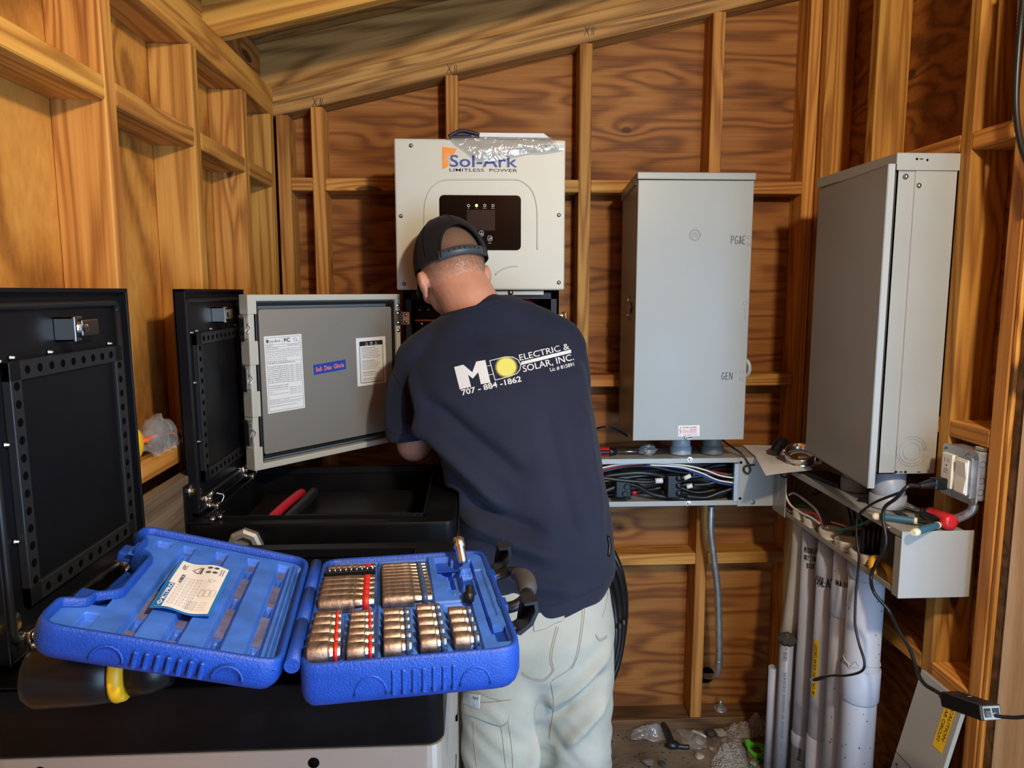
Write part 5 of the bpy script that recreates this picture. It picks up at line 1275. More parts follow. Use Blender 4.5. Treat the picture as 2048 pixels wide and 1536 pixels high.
# armoured conduit below it
bm = new(); tube(bm, [(1.075, 1.46, 1.044), (1.072, 1.463, 1.020), (1.058, 1.475, 1.002), (1.048, 1.50, .985), (1.05, 1.53, .965), (1.06, 1.545, .93)], .0095, 12, 14, rib=.12); top('armoured_conduit', bm, M_GALV, 'short corrugated metal conduit leaving the bottom of the outlet box', 'conduit')
# ------------------------------------------------------------------ plug, cord and power adapter
cd = thing('plugged_cord', tuple(OM @ Vector((.03, .02, .02))), 'black power cord plugged into the outlet and hanging over the wireway', 'power cord')
pA = OM @ Vector((.030, .026, .012)); 
bm = new(); dirp = Vector((-1, -.10, 0)).normalized(); box(bm, 0, .030, -.011, .011, -.013, .013, .004, 2, frameM(pA, dirp, Vector((0, 0, 1)).cross(dirp) * -1)); 
b2 = pA + dirp * .030; tube(bm, [b2 - dirp * .004, b2 + dirp * .012 + Vector((0, 0, -.001)), b2 + dirp * .030 + Vector((0, 0, -.004))], [.011, .009, .006], 12, 6, rib=.05); obj('plug', bm, M_BLKPL, cd)
end = b2 + dirp * .028 + Vector((0, 0, -.004))
bm = new()
cord = [end, Vector(V(1815, 973, .925)), Vector(V(1793, 996, .915)), Vector(V(1770, 1014, .915)), Vector(V(1766, 1036, .914)), Vector(V(1772, 1076, .913)), Vector(V(1768, 1100, .912)), Vector(V(1752, 1128, .910)), Vector(V(1742, 1155, .908)), Vector(V(1749, 1186, .90)),
        Vector(W(1778, 1222, 1.50)), Vector(W(1796, 1259, 1.46)), Vector(W(1820, 1299, 1.42)), Vector(W(1834, 1341, 1.38)), Vector(W(1848, 1367, 1.33)), Vector(W(1876, 1385, 1.28))]
tube(bm, cord, .0040, 10, 8); obj('cord', bm, M_BLKRUB, cd)
ad = thing('power_adapter', tuple(aY(1940, 1440, 1.22)), 'black power-over-ethernet adapter block hanging at the lower right', 'power adapter')
pa, pb = aY(1899, 1397, 1.265), aY(1978, 1424, 1.165)
dd = (pb - pa).normalized(); sd = dd.cross(Z3).normalized(); AM = frameM(pa, dd, sd)
Lb = (pb - pa).length + .005
bm = new(); box(bm, 0, Lb, -.020, .020, -.014, .014, .004, 2, AM); br = obj('adapter_body', bm, M_BLKPL, ad)
bm = new(); tube(bm, [AM @ Vector((-.026, 0, 0)), AM @ Vector((-.012, 0, 0)), AM @ Vector((.002, 0, 0))], [.005, .009, .011], 12, 6, rib=.04); obj('strain_relief', bm, M_BLKRUB, ad)
bm = new(); box(bm, Lb - .002, Lb + .002, -.017, .017, -.012, .012, .001, 1, AM); pf = obj('port_face', bm, M_CHROME, ad)
bm = new(); box(bm, Lb + .0015, Lb + .0025, -.014, -.001, -.008, .007, 0, 1, AM); box(bm, Lb + .0015, Lb + .0025, .002, .014, -.008, .007, 0, 1, AM); islands('port', bm, M_INK, pf)
bm = new(); rect(bm, .05, .053, -.010, -.002, AM @ Matrix.Translation((0, 0, -.0146))); obj('mark', bm, M_WHITE, br)
en = thing('network_cable', tuple(aY(2000, 1435, 1.15)), 'black network cable leaving the adapter past the right edge of the photo', 'network cable')
o0 = AM @ Vector((Lb + .002, .008, 0)); bm = new(); box(bm, 0, .018, -.005, .005, -.004, .004, .001, 1, frameM(o0, dd, sd)); obj('clear_plug', bm, M_FILM, en)
bm = new(); tube(bm, [o0 + dd * .016, aY(2010, 1434, 1.13), aY(2045, 1434, 1.10), aY(2100, 1420, 1.05), aY(2200, 1380, 1.0)], .0033, 10); obj('cord', bm, M_BLKRUB, en)
e2 = thing('network_cable', V(1640, 1355, .92), 'black network cable dangling in front of the pipes with a clear plug', 'network cable')
bm = new(); tube(bm, [V(1800, 985, .930), V(1758, 1001, .925), V(1738, 1012, .918), V(1719, 1028, .914), V(1713, 1049, .912), V(1714, 1083, .911), V(1718, 1112, .910), V(1716, 1145, .909), V(1712, 1185, .905), V(1710, 1230, .90), V(1711, 1255, .90), V(1718, 1287, .90), V(1729, 1325, .90), V(1722, 1343, .90), V(1693, 1351, .90), V(1665, 1351, .90), V(1646, 1355, .90)], .0030, 10, 8); obj('cord', bm, M_BLKRUB, e2)
bm = new(); a, b = Vector(V(1650, 1354, .90)), Vector(V(1628, 1360, .90)); tube(bm, [a, (a + b) / 2, b], [.0045, .0052, .0048], 8, 4); obj('boot', bm, M_BLKPL, e2)
d3 = (b - a).normalized(); bm = new(); box(bm, 0, .017, -.0055, .0055, -.004, .004, .001, 1, frameM(b, d3, Z3)); obj('clear_plug', bm, plain('clear_plug', (.8, .82, .82), .15, trans=.5), e2)
# thin black cord that leaves the switch box, loops at the corner and crosses the papers
cable('thin_black_cord', [W(1445, 880, 2.20), W(1462, 893, 2.17), W(1480, 905, 2.135), W(1494, 922, 2.122), W(1501, 938, 2.120), W(1497, 947, 2.119), W(1489, 943, 2.119), W(1490, 933, 2.118), W(1505, 930, 2.118), V(1530, 934, .915), V(1556, 945, .912), V(1570, 955, .914), (.93, 2.0, .978), (.965, 1.93, .976), (1.0, 1.86, .976)], .0028, M_BLKRUB, 'thin black cord looping over the corner of the wireways', 'cord')
cable('thin_black_cord', [W(1190, 858, 2.20), W(1206, 854, 2.18), W(1222, 855, 2.18), W(1240, 863, 2.22), W(1255, 872, 2.25)], .0032, M_BLKRUB, 'thin black cord between the man and the switch box', 'cord')

# ------------------------------------------------------------------ things lying on the wireways
ZT = .9855
def screwdriver(name, base, tipdir, L, r, lab, m1=M_RED, m2=M_BLKPL, blade=.09):
    root = thing(name, tuple(base), lab, 'screwdriver'); d = Vector(tipdir).normalized(); b = Vector(base)
    bm = new(); lathe(bm, b, d, [(0, r * .5), (.003, r * .92), (L * .12, r * 1.05), (L * .45, r * .95), (L * .7, r * 1.0), (L * .78, r * .8)], 18); obj('handle', bm, m1, root)
    bm = new(); lathe(bm, b + d * L * .70, d, [(0, r * .9), (L * .04, r * 1.1), (L * .16, r * .72), (L * .25, r * .8), (L * .30, r * .3)], 18); obj('collar', bm, m2, root)
    for k in (-1, 1):
        s_ = d.cross(Z3) * k; bm = new(); tube(bm, [b + d * L * .15 + s_ * r * .62, b + d * L * .4 + s_ * r * .70, b + d * L * .72 + s_ * r * .66], r * .52, 10); obj('side_grip', bm, m2, root)
    bm = new(); lathe(bm, b + d * L, d, [(0, .0032), (blade, .0032), (blade + .003, .0012)], 10); obj('shaft', bm, M_CHROME, root)
    return root
bq = aZ(1188, 903, ZT + .0145); bq.y = 2.16; screwdriver('screwdriver', (bq.x - .02, 2.165, ZT + .0155), (1, .05, -.02), .092, .0135, 'red and black screwdriver lying on the back wireway next to the man', blade=.06)
rs = screwdriver('screwdriver', (1.030, 1.462, .974 + .019), (-.02, 1, -.06), .098, .0175, 'fat red and black screwdriver, its red butt end pointing at the camera', blade=.07)
# pliers with taped handles
pr = thing('lineman_pliers', (1.0, 1.53, .974), 'pliers with teal handles and pale frayed ends, on the near end of the right wireway', 'pliers')
h1a, h1b = aZ(1745, 1032, .982), aZ(1832, 1042, .984)
h2a, h2b = aZ(1826, 1066, .984), aZ(1876, 1050, .984)
for (a, b) in ((h1a, h1b), (h2a, h2b)):
    bm = new(); tube(bm, [a + (b - a) * .12, a + (b - a) * .5 + Vector((0, 0, .001)), b], [.0082, .0082, .0068], 12, 6); obj('handle', bm, M_TEAL, pr)
    bm = new(); tube(bm, [a, a + (b - a) * .06, a + (b - a) * .16], [.006, .0088, .0086], 12, 4); obj('frayed_end', bm, M_TAPE, pr)
    bm = new(); tube(bm, [b - (b - a) * .05, b + (b - a) * .03], [.0078, .0070], 12, 0); obj('inner_wrap', bm, M_TAPE, pr)
j = aZ(1868, 1047, .984); bm = new(); tube(bm, [h1b, (h1b + j) / 2, j], [.0045, .006, .008], 10, 4); tube(bm, [h2b, (h2b + j) / 2, j], [.0045, .006, .008], 10, 4); ball(bm, j, .010, 8, (1, 1, .7)); tube(bm, [j, j + Vector((.03, .03, 0))], [.008, .004], 8, 0); obj('jaws', bm, plain('oiled_steel', (.05, .05, .055), .3, .9), pr)
# white pen and black marker
a, b = aZ(1775, 1003, .980), aZ(1838, 1020, .980); bm = new(); lathe(bm, a, (b - a), [(0, .002), (.004, .0045), ((b - a).length - .003, .0048), ((b - a).length, .002)], 12); top('pen', bm, M_WCAB, 'white pen lying on the right wireway below the panel', 'pen')
a, b = aZ(1716, 998, .979), aZ(1759, 1004, .979); bm = new(); lathe(bm, a, (b - a), [(0, .003), (.002, .0055), ((b - a).length * .95, .0055), ((b - a).length, .004)], 12); top('marker', bm, M_BLKPL, 'black marker lying on the right wireway by the wide conduit', 'marker')
a = aZ(1801, 1025, .978); bm = new(); box(bm, a.x - .008, a.x + .008, a.y - .02, a.y + .02, .9745, .9765, .0005); top('card', bm, M_INK, 'small black card with pale border beneath the white pen', 'card')
# phone
a = aZ(1655, 960, .976); bm = new(); M = Matrix.Translation((a.x + .012, a.y, .9745)) @ Matrix.Rotation(R(8), 4, 'Z'); box(bm, -.034, .034, -.072, .072, 0, .010, .003, 3, M); ph = top('phone', bm, M_BLKPL, 'black phone face up on the right wireway under the ajar door', 'phone')
# white box, clamp connector, black connector, papers
def sheet(name, cs, z, lab, lines=True, th=.0006, mat=M_WHITE, up=0):
    root = thing(name, tuple(aZ(*cs[0], z)), lab, 'paper')
    Q = [aZ(*c_, z) for c_ in cs]; N = 14; bm = new(); G = []
    for jj in range(N + 1):
        G.append([])
        for ii in range(N + 1):
            s, t_ = ii / N, jj / N; p = Q[0] * (1 - s) * (1 - t_) + Q[1] * s * (1 - t_) + Q[2] * s * t_ + Q[3] * (1 - s) * t_
            G[-1].append(bm.verts.new(p + Vector((0, 0, up * t_ * t_ + .0008 * math.sin(s * 5)))))
    for a_, b_ in zip(G, G[1:]):
        for i in range(N): bm.faces.new((a_[i], a_[i + 1], b_[i + 1], b_[i]))
    pg = obj('page', bm, mat, root)
    bm = new(); u = Q[1] - Q[0]; v = Q[3] - Q[0]; M = frameM(Q[0] + Vector((0, 0, .0015)), u, u.cross(v).cross(u)); w_, h_ = u.length, v.length
    sg = 1 if (M.inverted() @ Q[3]).y > 0 else -1
    for i in range(9): rect(bm, w_ * .12, w_ * (.55 + .2 * ((i * 7) % 3) / 2), sg * h_ * (.1 + i * .055), sg * (h_ * (.1 + i * .055) + .0018), M)
    if lines: obj('print', bm, M_INKG, pg)
    else: bm.free()
    return root
sheet('paper_sheet', [(1485, 890), (1605, 893), (1640, 930), (1548, 947)], .989, 'printed white paper on the corner of the wireways, under the black connector')
sheet('paper_sheet', [(1505, 903), (1600, 905), (1625, 938), (1532, 950)], .991, 'second printed sheet, its corner hanging over the wireway edge, by the looping cord', up=-.002)
bm = new(); M = Matrix.Translation(aZ(1622, 925, .993)) @ Matrix.Rotation(R(-28), 4, 'Z'); box(bm, -.035, .030, -.016, .016, 0, .014, .002, 1, M); top('small_carton', bm, M_WHITE, 'small white carton under the steel clamp connector', 'carton')
cc = thing('clamp_connector', tuple(aZ(1590, 915, 1.0)), 'round zinc strap clamp connector resting tilted on the papers', 'connector')
c0 = Vector(aY(1600, 912, 2.02)); ax = Vector((-.20, -.40, .9)).normalized()
bm = new(); lathe(bm, c0 - ax * .016, ax, [(0, .036), (.003, .040), (.009, .040), (.010, .036), (.016, .036), (.017, .043), (.032, .044), (.034, .041), (.034, .036), (.002, .032)], 32, cap=False); obj('ring', bm, M_CHROME, cc)
uu, ww = frame_for(ax); bm = new()
for k in (0, PI * .9): 
    p = c0 + ax * .006 + (uu * math.cos(k) + ww * math.sin(k)) * .046; box(bm, p.x - .006, p.x + .006, p.y - .005, p.y + .005, p.z - .007, p.z + .007, .002); lathe(bm, p, (0, -.3, 1), [(0, .004), (.012, .004), (.013, .002)], 8)
obj('clamp_screws', bm, M_CHROME, cc)
p0_, p1_ = aY(1548, 905, 2.10), aY(1568, 878, 2.12)
bm = new(); dv = (p1_ - p0_); L_ = dv.length; lathe(bm, p0_, dv, [(0, .010), (.004, .016), (L_ * .4, .0165), (L_ * .42, .019), (L_ * .62, .019), (L_ * .64, .0165), (L_ * .95, .0155), (L_, .010)], 10, False); top('cable_connector', bm, M_BLKPL, 'black screw connector leaning behind the zinc clamp', 'connector')
# scrap of film beneath the switch box
bm = new(); g = bmesh.ops.create_icosphere(bm, subdivisions=3, radius=1)
for v in bm.verts:
    n1 = noise.noise(v.co * 2.3 + Vector((3, 1, 2))); v.co = Vector((v.co.x * .026, v.co.y * .02, v.co.z * .016)) * (1 + .7 * n1); v.co += Vector((.535, 2.165, ZT + .018))
for f in bm.faces: f.smooth = True
top('plastic_scrap', bm, M_FILM, 'crumpled clear film under the switch box on the wireway', 'plastic film')

# ------------------------------------------------------------------ flexible conduit and hole in the back wall
fx = thing('flexible_conduit', tuple(aY(1436, 1350, 2.22)), 'corrugated metal conduit hanging from the back wireway and bending into the wall', 'conduit')
bm = new(); P = [W(1422, 1012, 2.20), W(1421, 1060, 2.20), W(1428, 1120, 2.205), W(1435, 1180, 2.21), (W(1437, 1240, 2.215)), W(1438, 1300, 2.22), W(1437, 1335, 2.225)]
tube(bm, P, .0105, 14, 22, rib=.17); obj('corrugated_tube', bm, M_GALV, fx)
bm = new(); tube(bm, [W(1437, 1320, 2.222), W(1436, 1344, 2.23), W(1428, 1352, 2.26), W(1412, 1352, 2.34), W(1408, 1351, 2.37)], .0095, 14); obj('elbow', bm, M_GALV, fx)
bm = new(); p = aY(1412, 1350, YP - .001); lathe(bm, (p.x, YP - .0015, p.z), (0, -1, 0), [(0, .030), (.0006, .030)], 24); obj('wall_hole', bm, M_INSIDE, WB)
an = thing('anchor_bolt', tuple(aY(1440, 1425, 2.33)), 'galvanised anchor bolt with washer and nut in the bottom plate', 'bolt'); p = an.location; p.z = .038; an.location = p
bm = new(); lathe(bm, p, (0, 0, 1), [(0, .024), (.004, .023)], 16); obj('washer', bm, M_GALV, an)
bm = new(); lathe(bm, p + Vector((0, 0, .004)), (0, 0, 1), [(0, .013), (.012, .013)], 6, False); obj('nut', bm, M_GALV, an)
bm = new(); lathe(bm, p + Vector((0, 0, .014)), (0, 0, 1), [(0, .0065), (.018, .0065), (.02, .004)], 12); obj('threaded_rod', bm, M_GALV, an)
# coil of thick black cable hanging behind the man
bm = new()
for i in range(5):
    r = .095 + .012 * (i % 3); cx = .365 + .009 * i
    tube(bm, [(cx + r * .75 * math.cos(t), 2.12 + .022 * i + .012 * math.sin(3 * t + i), .455 + (r * 1.75 + .012 * i) * math.sin(t)) for t in [2 * PI * k_ / 24 for k_ in range(24)]] + [(cx + r * .75, 2.12 + .022 * i + .012 * math.sin(i), .455)], .0115, 10, 3)
top('cable_coil', bm, M_BLKRUB, 'coil of thick black cable hanging behind the man by the right hip', 'cable coil')
# lead from coil up to the wireway
# ------------------------------------------------------------------ wireway cover leaning in the lower right
cv_ = thing('wireway_cover', (.93, 1.52, 0), 'grey metal wireway cover with yellow caution label leaning at the lower right', 'cover panel')
tA, tB, bA = aX(1845, 1340, 1.045), aX(1925, 1372, 1.045), None
up_ = Vector((-.145, .03, -.62)).normalized(); sx = (tB - tA); sx.z = 0; sx = Vector((0, -1, 0)); CMx = frameM(tA + Vector((0, .004, 0)), sx, up_ * -1)
bm = new(); box(bm, 0, .150, -.635, 0, -.010, 0, .0015, 1, CMx); cvp = obj('panel', bm, M_GREYD, cv_)
bm = new(); rect(bm, 0, .150, -.212, -.2105, CMx @ Matrix.Translation((0, 0, .0006))); disc(bm, (.016, -.235), .003, CMx @ Matrix.Translation((0, 0, .0006)), 10); stroke(bm, [(.018, -.235), (.020, -.255)], .0012, CMx @ Matrix.Translation((0, 0, .0006))); obj('seam_and_hole', bm, M_INK, cvp)
s_a = hit(1889, 1443, CMx)
T = CMx @ Matrix.Translation((s_a[0] - .012, s_a[1] - .064, .0008)); bm = new(); rect(bm, 0, .034, 0, .128, T); yl = obj('caution_label', bm, M_YEL, cvp, 'yellow caution label')
bm = new(); T2 = T @ Matrix.Translation((0, 0, .0004))
addtext(bm, 'CAUTION', .021, .100, .0095, .074, T2, rot=R(-90), bold=.01); addtext(bm, 'SOLAR CIRCUIT', .006, .115, .0095, .100, T2, rot=R(-90), bold=.01); bm.faces.new([bm.verts.new(T2 @ Vector(v)) for v in ((.020, .105, 0), (.020, .116, 0), (.031, .1105, 0))]); obj('caution_text', bm, M_INK, yl)

# ------------------------------------------------------------------ shelf clutter on the left wall
ZS = 1.186
bg = thing('bagged_tool', tuple(aX(335, 880, -.63)), 'orange and black tool in a clear bag on the left wall blocking', 'bagged tool'); 
bm = new(); a, b = Vector((-.615, 1.335, ZS + .014)), Vector((-.600, 1.478, ZS + .012)); tube(bm, [a, (a + b) / 2, b], [.011, .012, .009], 12, 4); tl = obj('tool_handle', bm, M_BLKPL, bg)
bm = new(); c_ = a + (b - a) * .84; lathe(bm, c_, b - a, [(0, .0115), (.010, .0115)], 14); obj('orange_ring', bm, plain('orange_plastic', (.85, .12, .02), .4), bg, 'orange ring')
bm = new(); tube(bm, [a + Vector((.002, .0, .014)), (a + b) / 2 + Vector((.002, -.015, .017))], .005, 8, 0); obj('orange_stripe', bm, plain('orange_stripe', (.85, .12, .02), .4), bg, 'orange grip stripe')
bm = new(); G = []
for j_ in range(15):
    G.append([])
    for i_ in range(22):
        s, t_ = i_ / 21, j_ / 14; y = 1.325 + .175 * s; hgt = .022 + .045 * max(0, math.sin(s * 4.2 - .6)) * (1 - abs(s - .55)) + .016 * noise.noise(Vector((s * 14, t_ * 4, 7)))
        ang = t_ * PI; x = -.612 + .028 * math.cos(ang) ; z = ZS + .002 + hgt * math.sin(ang) * (1 + .15 * noise.noise(Vector((s * 8, t_ * 5, 1))))
        G[-1].append(bm.verts.new((x + .014 * noise.noise(Vector((s * 12, t_ * 8, 4))), y, z)))
for a_, b_ in zip(G, G[1:]):
    for i in range(21): f = bm.faces.new((a_[i], a_[i + 1], b_[i + 1], b_[i])); f.smooth = True
obj('clear_bag', bm, M_FILM, bg, 'clear crumpled bag')
bm = new(); G = []
for j_ in range(10):
    G.append([bm.verts.new((-.635 + .012 * math.sin(j_ * .5) + .01 * i_ / 5, 1.285 + .040 * i_ / 5, ZS + .001 + .15 * j_ / 9)) for i_ in range(6)])
for a_, b_ in zip(G, G[1:]):
    for i in range(5): f = bm.faces.new((a_[i], a_[i + 1], b_[i + 1], b_[i])); f.smooth = True
top('paper_leaflet', bm, M_WHITE, 'white folded leaflet standing on the left wall blocking beside the near lid', 'paper')
bm = new(); ball(bm, (-.612, 1.318, ZS + .03), .024, 10, (.6, .9, 1.25)); top('yellow_package', bm, M_YELP, 'yellow package edge just behind the near cabinet lid', 'package')

# ------------------------------------------------------------------ rubbish on the floor
def crumple(name, cs, z, amp, mat, lab, cat, hump=.0, N=26, seed=1):
    Q = [aZ(*c_, 0) for c_ in cs]; bm = new(); G = []
    for jj in range(N + 1):
        G.append([])
        for ii in range(N + 1):
            s, t_ = ii / N, jj / N; p = Q[0] * (1 - s) * (1 - t_) + Q[1] * s * (1 - t_) + Q[2] * s * t_ + Q[3] * (1 - s) * t_
            q = Vector((p.x * 22 + seed, p.y * 22, seed)); e = math.sin(s * PI) * math.sin(t_ * PI)
            p.z = z + amp * (abs(noise.noise(q)) * 1.2 + .35 * abs(noise.noise(q * 2.6))) * (.35 + e) + hump * e
            p.x += .010 * noise.noise(q * 1.3); p.y += .010 * noise.noise(q * 1.3 + Vector((5, 5, 5))); p.y = min(p.y, 2.272)
            G[-1].append(bm.verts.new(p))
    for a_, b_ in zip(G, G[1:]):
        for i in range(N): f = bm.faces.new((a_[i], a_[i + 1], b_[i + 1], b_[i])); f.smooth = True
    return top(name, bm, mat, lab, cat)
crumple('bubble_wrap', [(1450, 1452), (1545, 1452), (1560, 1476), (1455, 1485)], .004, .035, M_BUB, 'sheet of bubble wrap against the back wall plate', 'bubble wrap', .03, seed=3)
crumple('bubble_wrap', [(1425, 1480), (1480, 1475), (1500, 1545), (1425, 1550)], .004, .03, M_BUB, 'crumpled bubble wrap in front of the other, left of the green clip', 'bubble wrap', .03, seed=8)
crumple('plastic_film', [(1268, 1455), (1330, 1450), (1335, 1486), (1262, 1482)], .003, .035, M_FILM, 'crumpled clear plastic bag on the floor left of the black scrap', 'plastic bag', .02, seed=5)
crumple('plastic_film', [(1355, 1462), (1400, 1460), (1420, 1500), (1372, 1500)], .003, .025, M_FILM, 'clear plastic film on the floor right of the black scrap', 'plastic film', .01, seed=6)
a, b = aZ(1345, 1490, .012), aZ(1325, 1445, .02); bm = new(); tube(bm, [a, (a + b) / 2 + Vector((0, 0, .008)), b], [.011, .010, .008], 12, 5); ball(bm, a + Vector((0, 0, .002)), .022, 10, (1.1, .8, .6)); tube(bm, [a, a + Vector((.030, -.008, -.002)), a + Vector((.052, -.010, -.002))], [.010, .007, .008], 8, 4)
sc_ = top('cable_end', bm, M_BLKRUB, 'stripped end of black cable lying on the floor', 'cable scrap')
bm = new(); tube(bm, [b, b + (b - a).normalized() * .02], [.007, .006], 8, 0); obj('bare_strands', bm, M_CHROME, sc_, 'bare metal strands')
c = aZ(1514, 1500, .014); gr = thing('ring_clip', tuple(c), 'bright green plastic ring clip lying on the floor by the pipes', 'clip')
bm = new(); T = Matrix.Translation(c) @ Matrix.Rotation(R(12), 4, 'X')
for (r0, r1, h0, h1) in ((.019, .027, -.006, .006),):
    n_g = 28; rr = [[bm.verts.new(T @ Vector((q * math.cos(2 * PI * i / n_g) * 1.15, q * math.sin(2 * PI * i / n_g), h))) for i in range(n_g)] for q, h in ((r0, h0), (r1, h0), (r1, h1), (r0, h1))]
    for k in range(4):
        for i in range(n_g): bm.faces.new((rr[k][i], rr[k][(i + 1) % n_g], rr[(k + 1) % 4][(i + 1) % n_g], rr[(k + 1) % 4][i]))
obj('ring', bm, M_GREEN, gr); bm = new(); box(bm, -.030, -.012, .016, .034, -.004, .012, .001, 1, T); obj('tab', bm, M_GREEN, gr); bm = new(); box(bm, .014, .032, -.012, .004, -.006, .008, .001, 1, T); obj('buckle', bm, M_GREEN, gr)
random.seed(5)
chips = [((1398, 1487), .016, (.30, .24, .17)), ((1440, 1467), .020, (.36, .31, .24)), ((1418, 1462), .018, (.05, .04, .035)), ((1398, 1515), .014, (.40, .36, .30)), ((1295, 1528), .018, (.16, .13, .12)), ((1325, 1530), .012, (.05, .045, .04)), ((1500, 1512), .014, (.10, .07, .05)), ((1530, 1520), .014, (.20, .15, .10)), ((1505, 1530), .012, (.30, .24, .18)), ((1535, 1495), .012, (.04, .035, .03)), ((1425, 1500), .010, (.45, .40, .33)), ((1545, 1510), .013, (.08, .06, .05))]
for i, ((x, y), r, col) in enumerate(chips):
    p = aZ(x, y, 0); bm = new(); bmesh.ops.create_icosphere(bm, subdivisions=2, radius=r)
    for v in bm.verts: v.co *= 1 + .5 * noise.noise(v.co * 60 + Vector((i * 3, 0, 0))); v.co.z *= .45
    mz = min(v.co.z for v in bm.verts)
    for v in bm.verts: v.co += Vector((p.x, min(p.y, 2.26 - r), -mz))
    top('debris_chip', bm, plain('chip', col, .8), 'small %s scrap of debris on the floor near the back wall' % ['brown', 'pale tan', 'black stony', 'greyish', 'dark grey', 'tiny black', 'dark brown', 'mid brown', 'light brown', 'charcoal', 'palest', 'blackish brown'][i], 'debris', 'debris scraps on the floor')
for i, (pa_, pb_) in enumerate((((1500, 1535), (1540, 1512)), ((1385, 1462), (1412, 1474)), ((1546, 1480), (1552, 1505)))):
    a, b = aZ(*pa_, .004), aZ(*pb_, .004); bm = new(); tube(bm, [a, (a + b) / 2 + Vector((0, 0, .002)), b], .004, 8, 4); top('wire_offcut', bm, (M_GCAB, M_WCAB, M_WCAB)[i], ['green wire offcut on the floor at the foot of the pipes', 'white wire offcut on the floor by the bottom plate', 'white plastic strip standing beside the pipes'][i], 'wire offcut')
# cable and armoured conduit at the right edge
bm = new(); tube(bm, [V(2048, -60, 1.055), V(2046, 0, 1.055), V(2040, 60, 1.05), V(2033, 160, 1.05), V(2033, 230, 1.05), V(2042, 290, 1.05), V(2056, 330, 1.05), V(2080, 400, 1.05)], .006, 10); top('black_cable', bm, M_BLKRUB, 'thick black cable hanging down the upper right edge', 'cable')
bm = new(); tube(bm, [V(2044, -60, 1.068), V(2041, 0, 1.068), V(2038, 60, 1.068), V(2034, 130, 1.068), V(2030, 240, 1.068)], .0045, 10, 16, rib=.15); top('armoured_conduit', bm, M_GALV, 'thin armoured conduit beside the thick black cable, upper right edge', 'conduit')
bm = new(); tube(bm, [V(2075, 880, 1.085), V(2048, 905, 1.085), V(2040, 950, 1.085), V(2042, 1010, 1.085), V(2052, 1050, 1.085), V(2075, 1090, 1.085)], .005, 10); top('black_cable', bm, M_BLKRUB, 'loop of black cable on the pale timber at the right edge', 'cable')
# ------------------------------------------------------------------ the electrician
M_SKIN = plain('skin', (.60, .29, .19), .48, 0, .15, 260, .4, var=.14, vscale=14)
M_SKIN.node_tree.nodes['Principled BSDF'].inputs['Subsurface Weight'].default_value = .08
M_SKIN.node_tree.nodes['Principled BSDF'].inputs['Subsurface Radius'].default_value = (.02, .008, .004)
def cloth(name, c, c2, rough=.9, scale=900, worn=3):
    m, n, l, b = newmat(name)
    t = n.new('ShaderNodeTexCoord'); z = n.new('ShaderNodeTexNoise'); z.inputs['Scale'].default_value = worn; z.inputs['Detail'].default_value = 5; l.new(t.outputs['Object'], z.inputs[0])
    f = n.new('ShaderNodeTexNoise'); f.inputs['Scale'].default_value = scale; l.new(t.outputs['Object'], f.inputs[0])
    a = n.new('ShaderNodeMath'); a.operation = 'MULTIPLY_ADD'; a.inputs[1].default_value = .35; l.new(f.outputs[0], a.inputs[0]); l.new(z.outputs[0], a.inputs[2])
    mr = n.new('ShaderNodeMapRange'); mr.inputs[1].default_value = .45; mr.inputs[2].default_value = .9; l.new(a.outputs[0], mr.inputs[0])
    mx = n.new('ShaderNodeMix'); mx.data_type = 'RGBA'; mx.inputs[6].default_value = (*c, 1); mx.inputs[7].default_value = (*c2, 1); l.new(mr.outputs[0], mx.inputs[0])
    l.new(mx.outputs[2], b.inputs['Base Color']); b.inputs['Roughness'].default_value = rough; b.inputs['Specular IOR Level'].default_value = .15
    b.inputs['Sheen Weight'].default_value = .06
    bp = n.new('ShaderNodeBump'); bp.inputs[0].default_value = .25; bp.inputs['Distance'].default_value = .001; l.new(f.outputs[0], bp.inputs['Height']); l.new(bp.outputs[0], b.inputs['Normal'])
    return m
M_SHIRT = cloth('navy_cotton', (.013, .016, .034), (.028, .031, .052))
M_PANTS = cloth('pale_khaki_denim', (.34, .345, .29), (.47, .47, .42), worn=7)
M_STITCH = plain('stitch_thread', (.30, .26, .20), .9)
M_CAP = cloth('black_mesh_fabric', (.006, .0055, .0055), (.020, .016, .014), scale=1400)
M_STRAP = plain('grey_plastic_strap', (.055, .065, .085), .45)
man = thing('person', (.16, 1.60, 0), 'man from behind in navy T-shirt, pale trousers and black mesh cap, working at the inverter', 'person')
def loft(bm, rings, n=40, ex=2.3, tilt=None):
    RR = []
    for q in rings:
        z, cx, cy, a, b = q[:5]; k = q[5] if len(q) > 5 else 0; r = []
        for i in range(n):
            t = 2 * PI * i / n; c, s = math.cos(t), math.sin(t)
            x = a * math.copysign(abs(c) ** (2 / ex), c); y = b * math.copysign(abs(s) ** (2 / ex), s); r.append(bm.verts.new((cx + x, cy + y, z + k * x)))
        RR.append(r)
    for a, b in zip(RR, RR[1:]):
        for i in range(n): bm.faces.new((a[i], a[(i + 1) % n], b[(i + 1) % n], b[i]))
    bm.faces.new(RR[0][::-1]); bm.faces.new(RR[-1])
def chain(bm, pts, rs, k=5, n=16, flat=1.0):
    """tapered limb with rounded ends"""
    tube(bm, pts, rs, n, k, flat=flat); ball(bm, pts[0], rs[0] * .99, 8); ball(bm, pts[-1], rs[-1] * .99, 8)
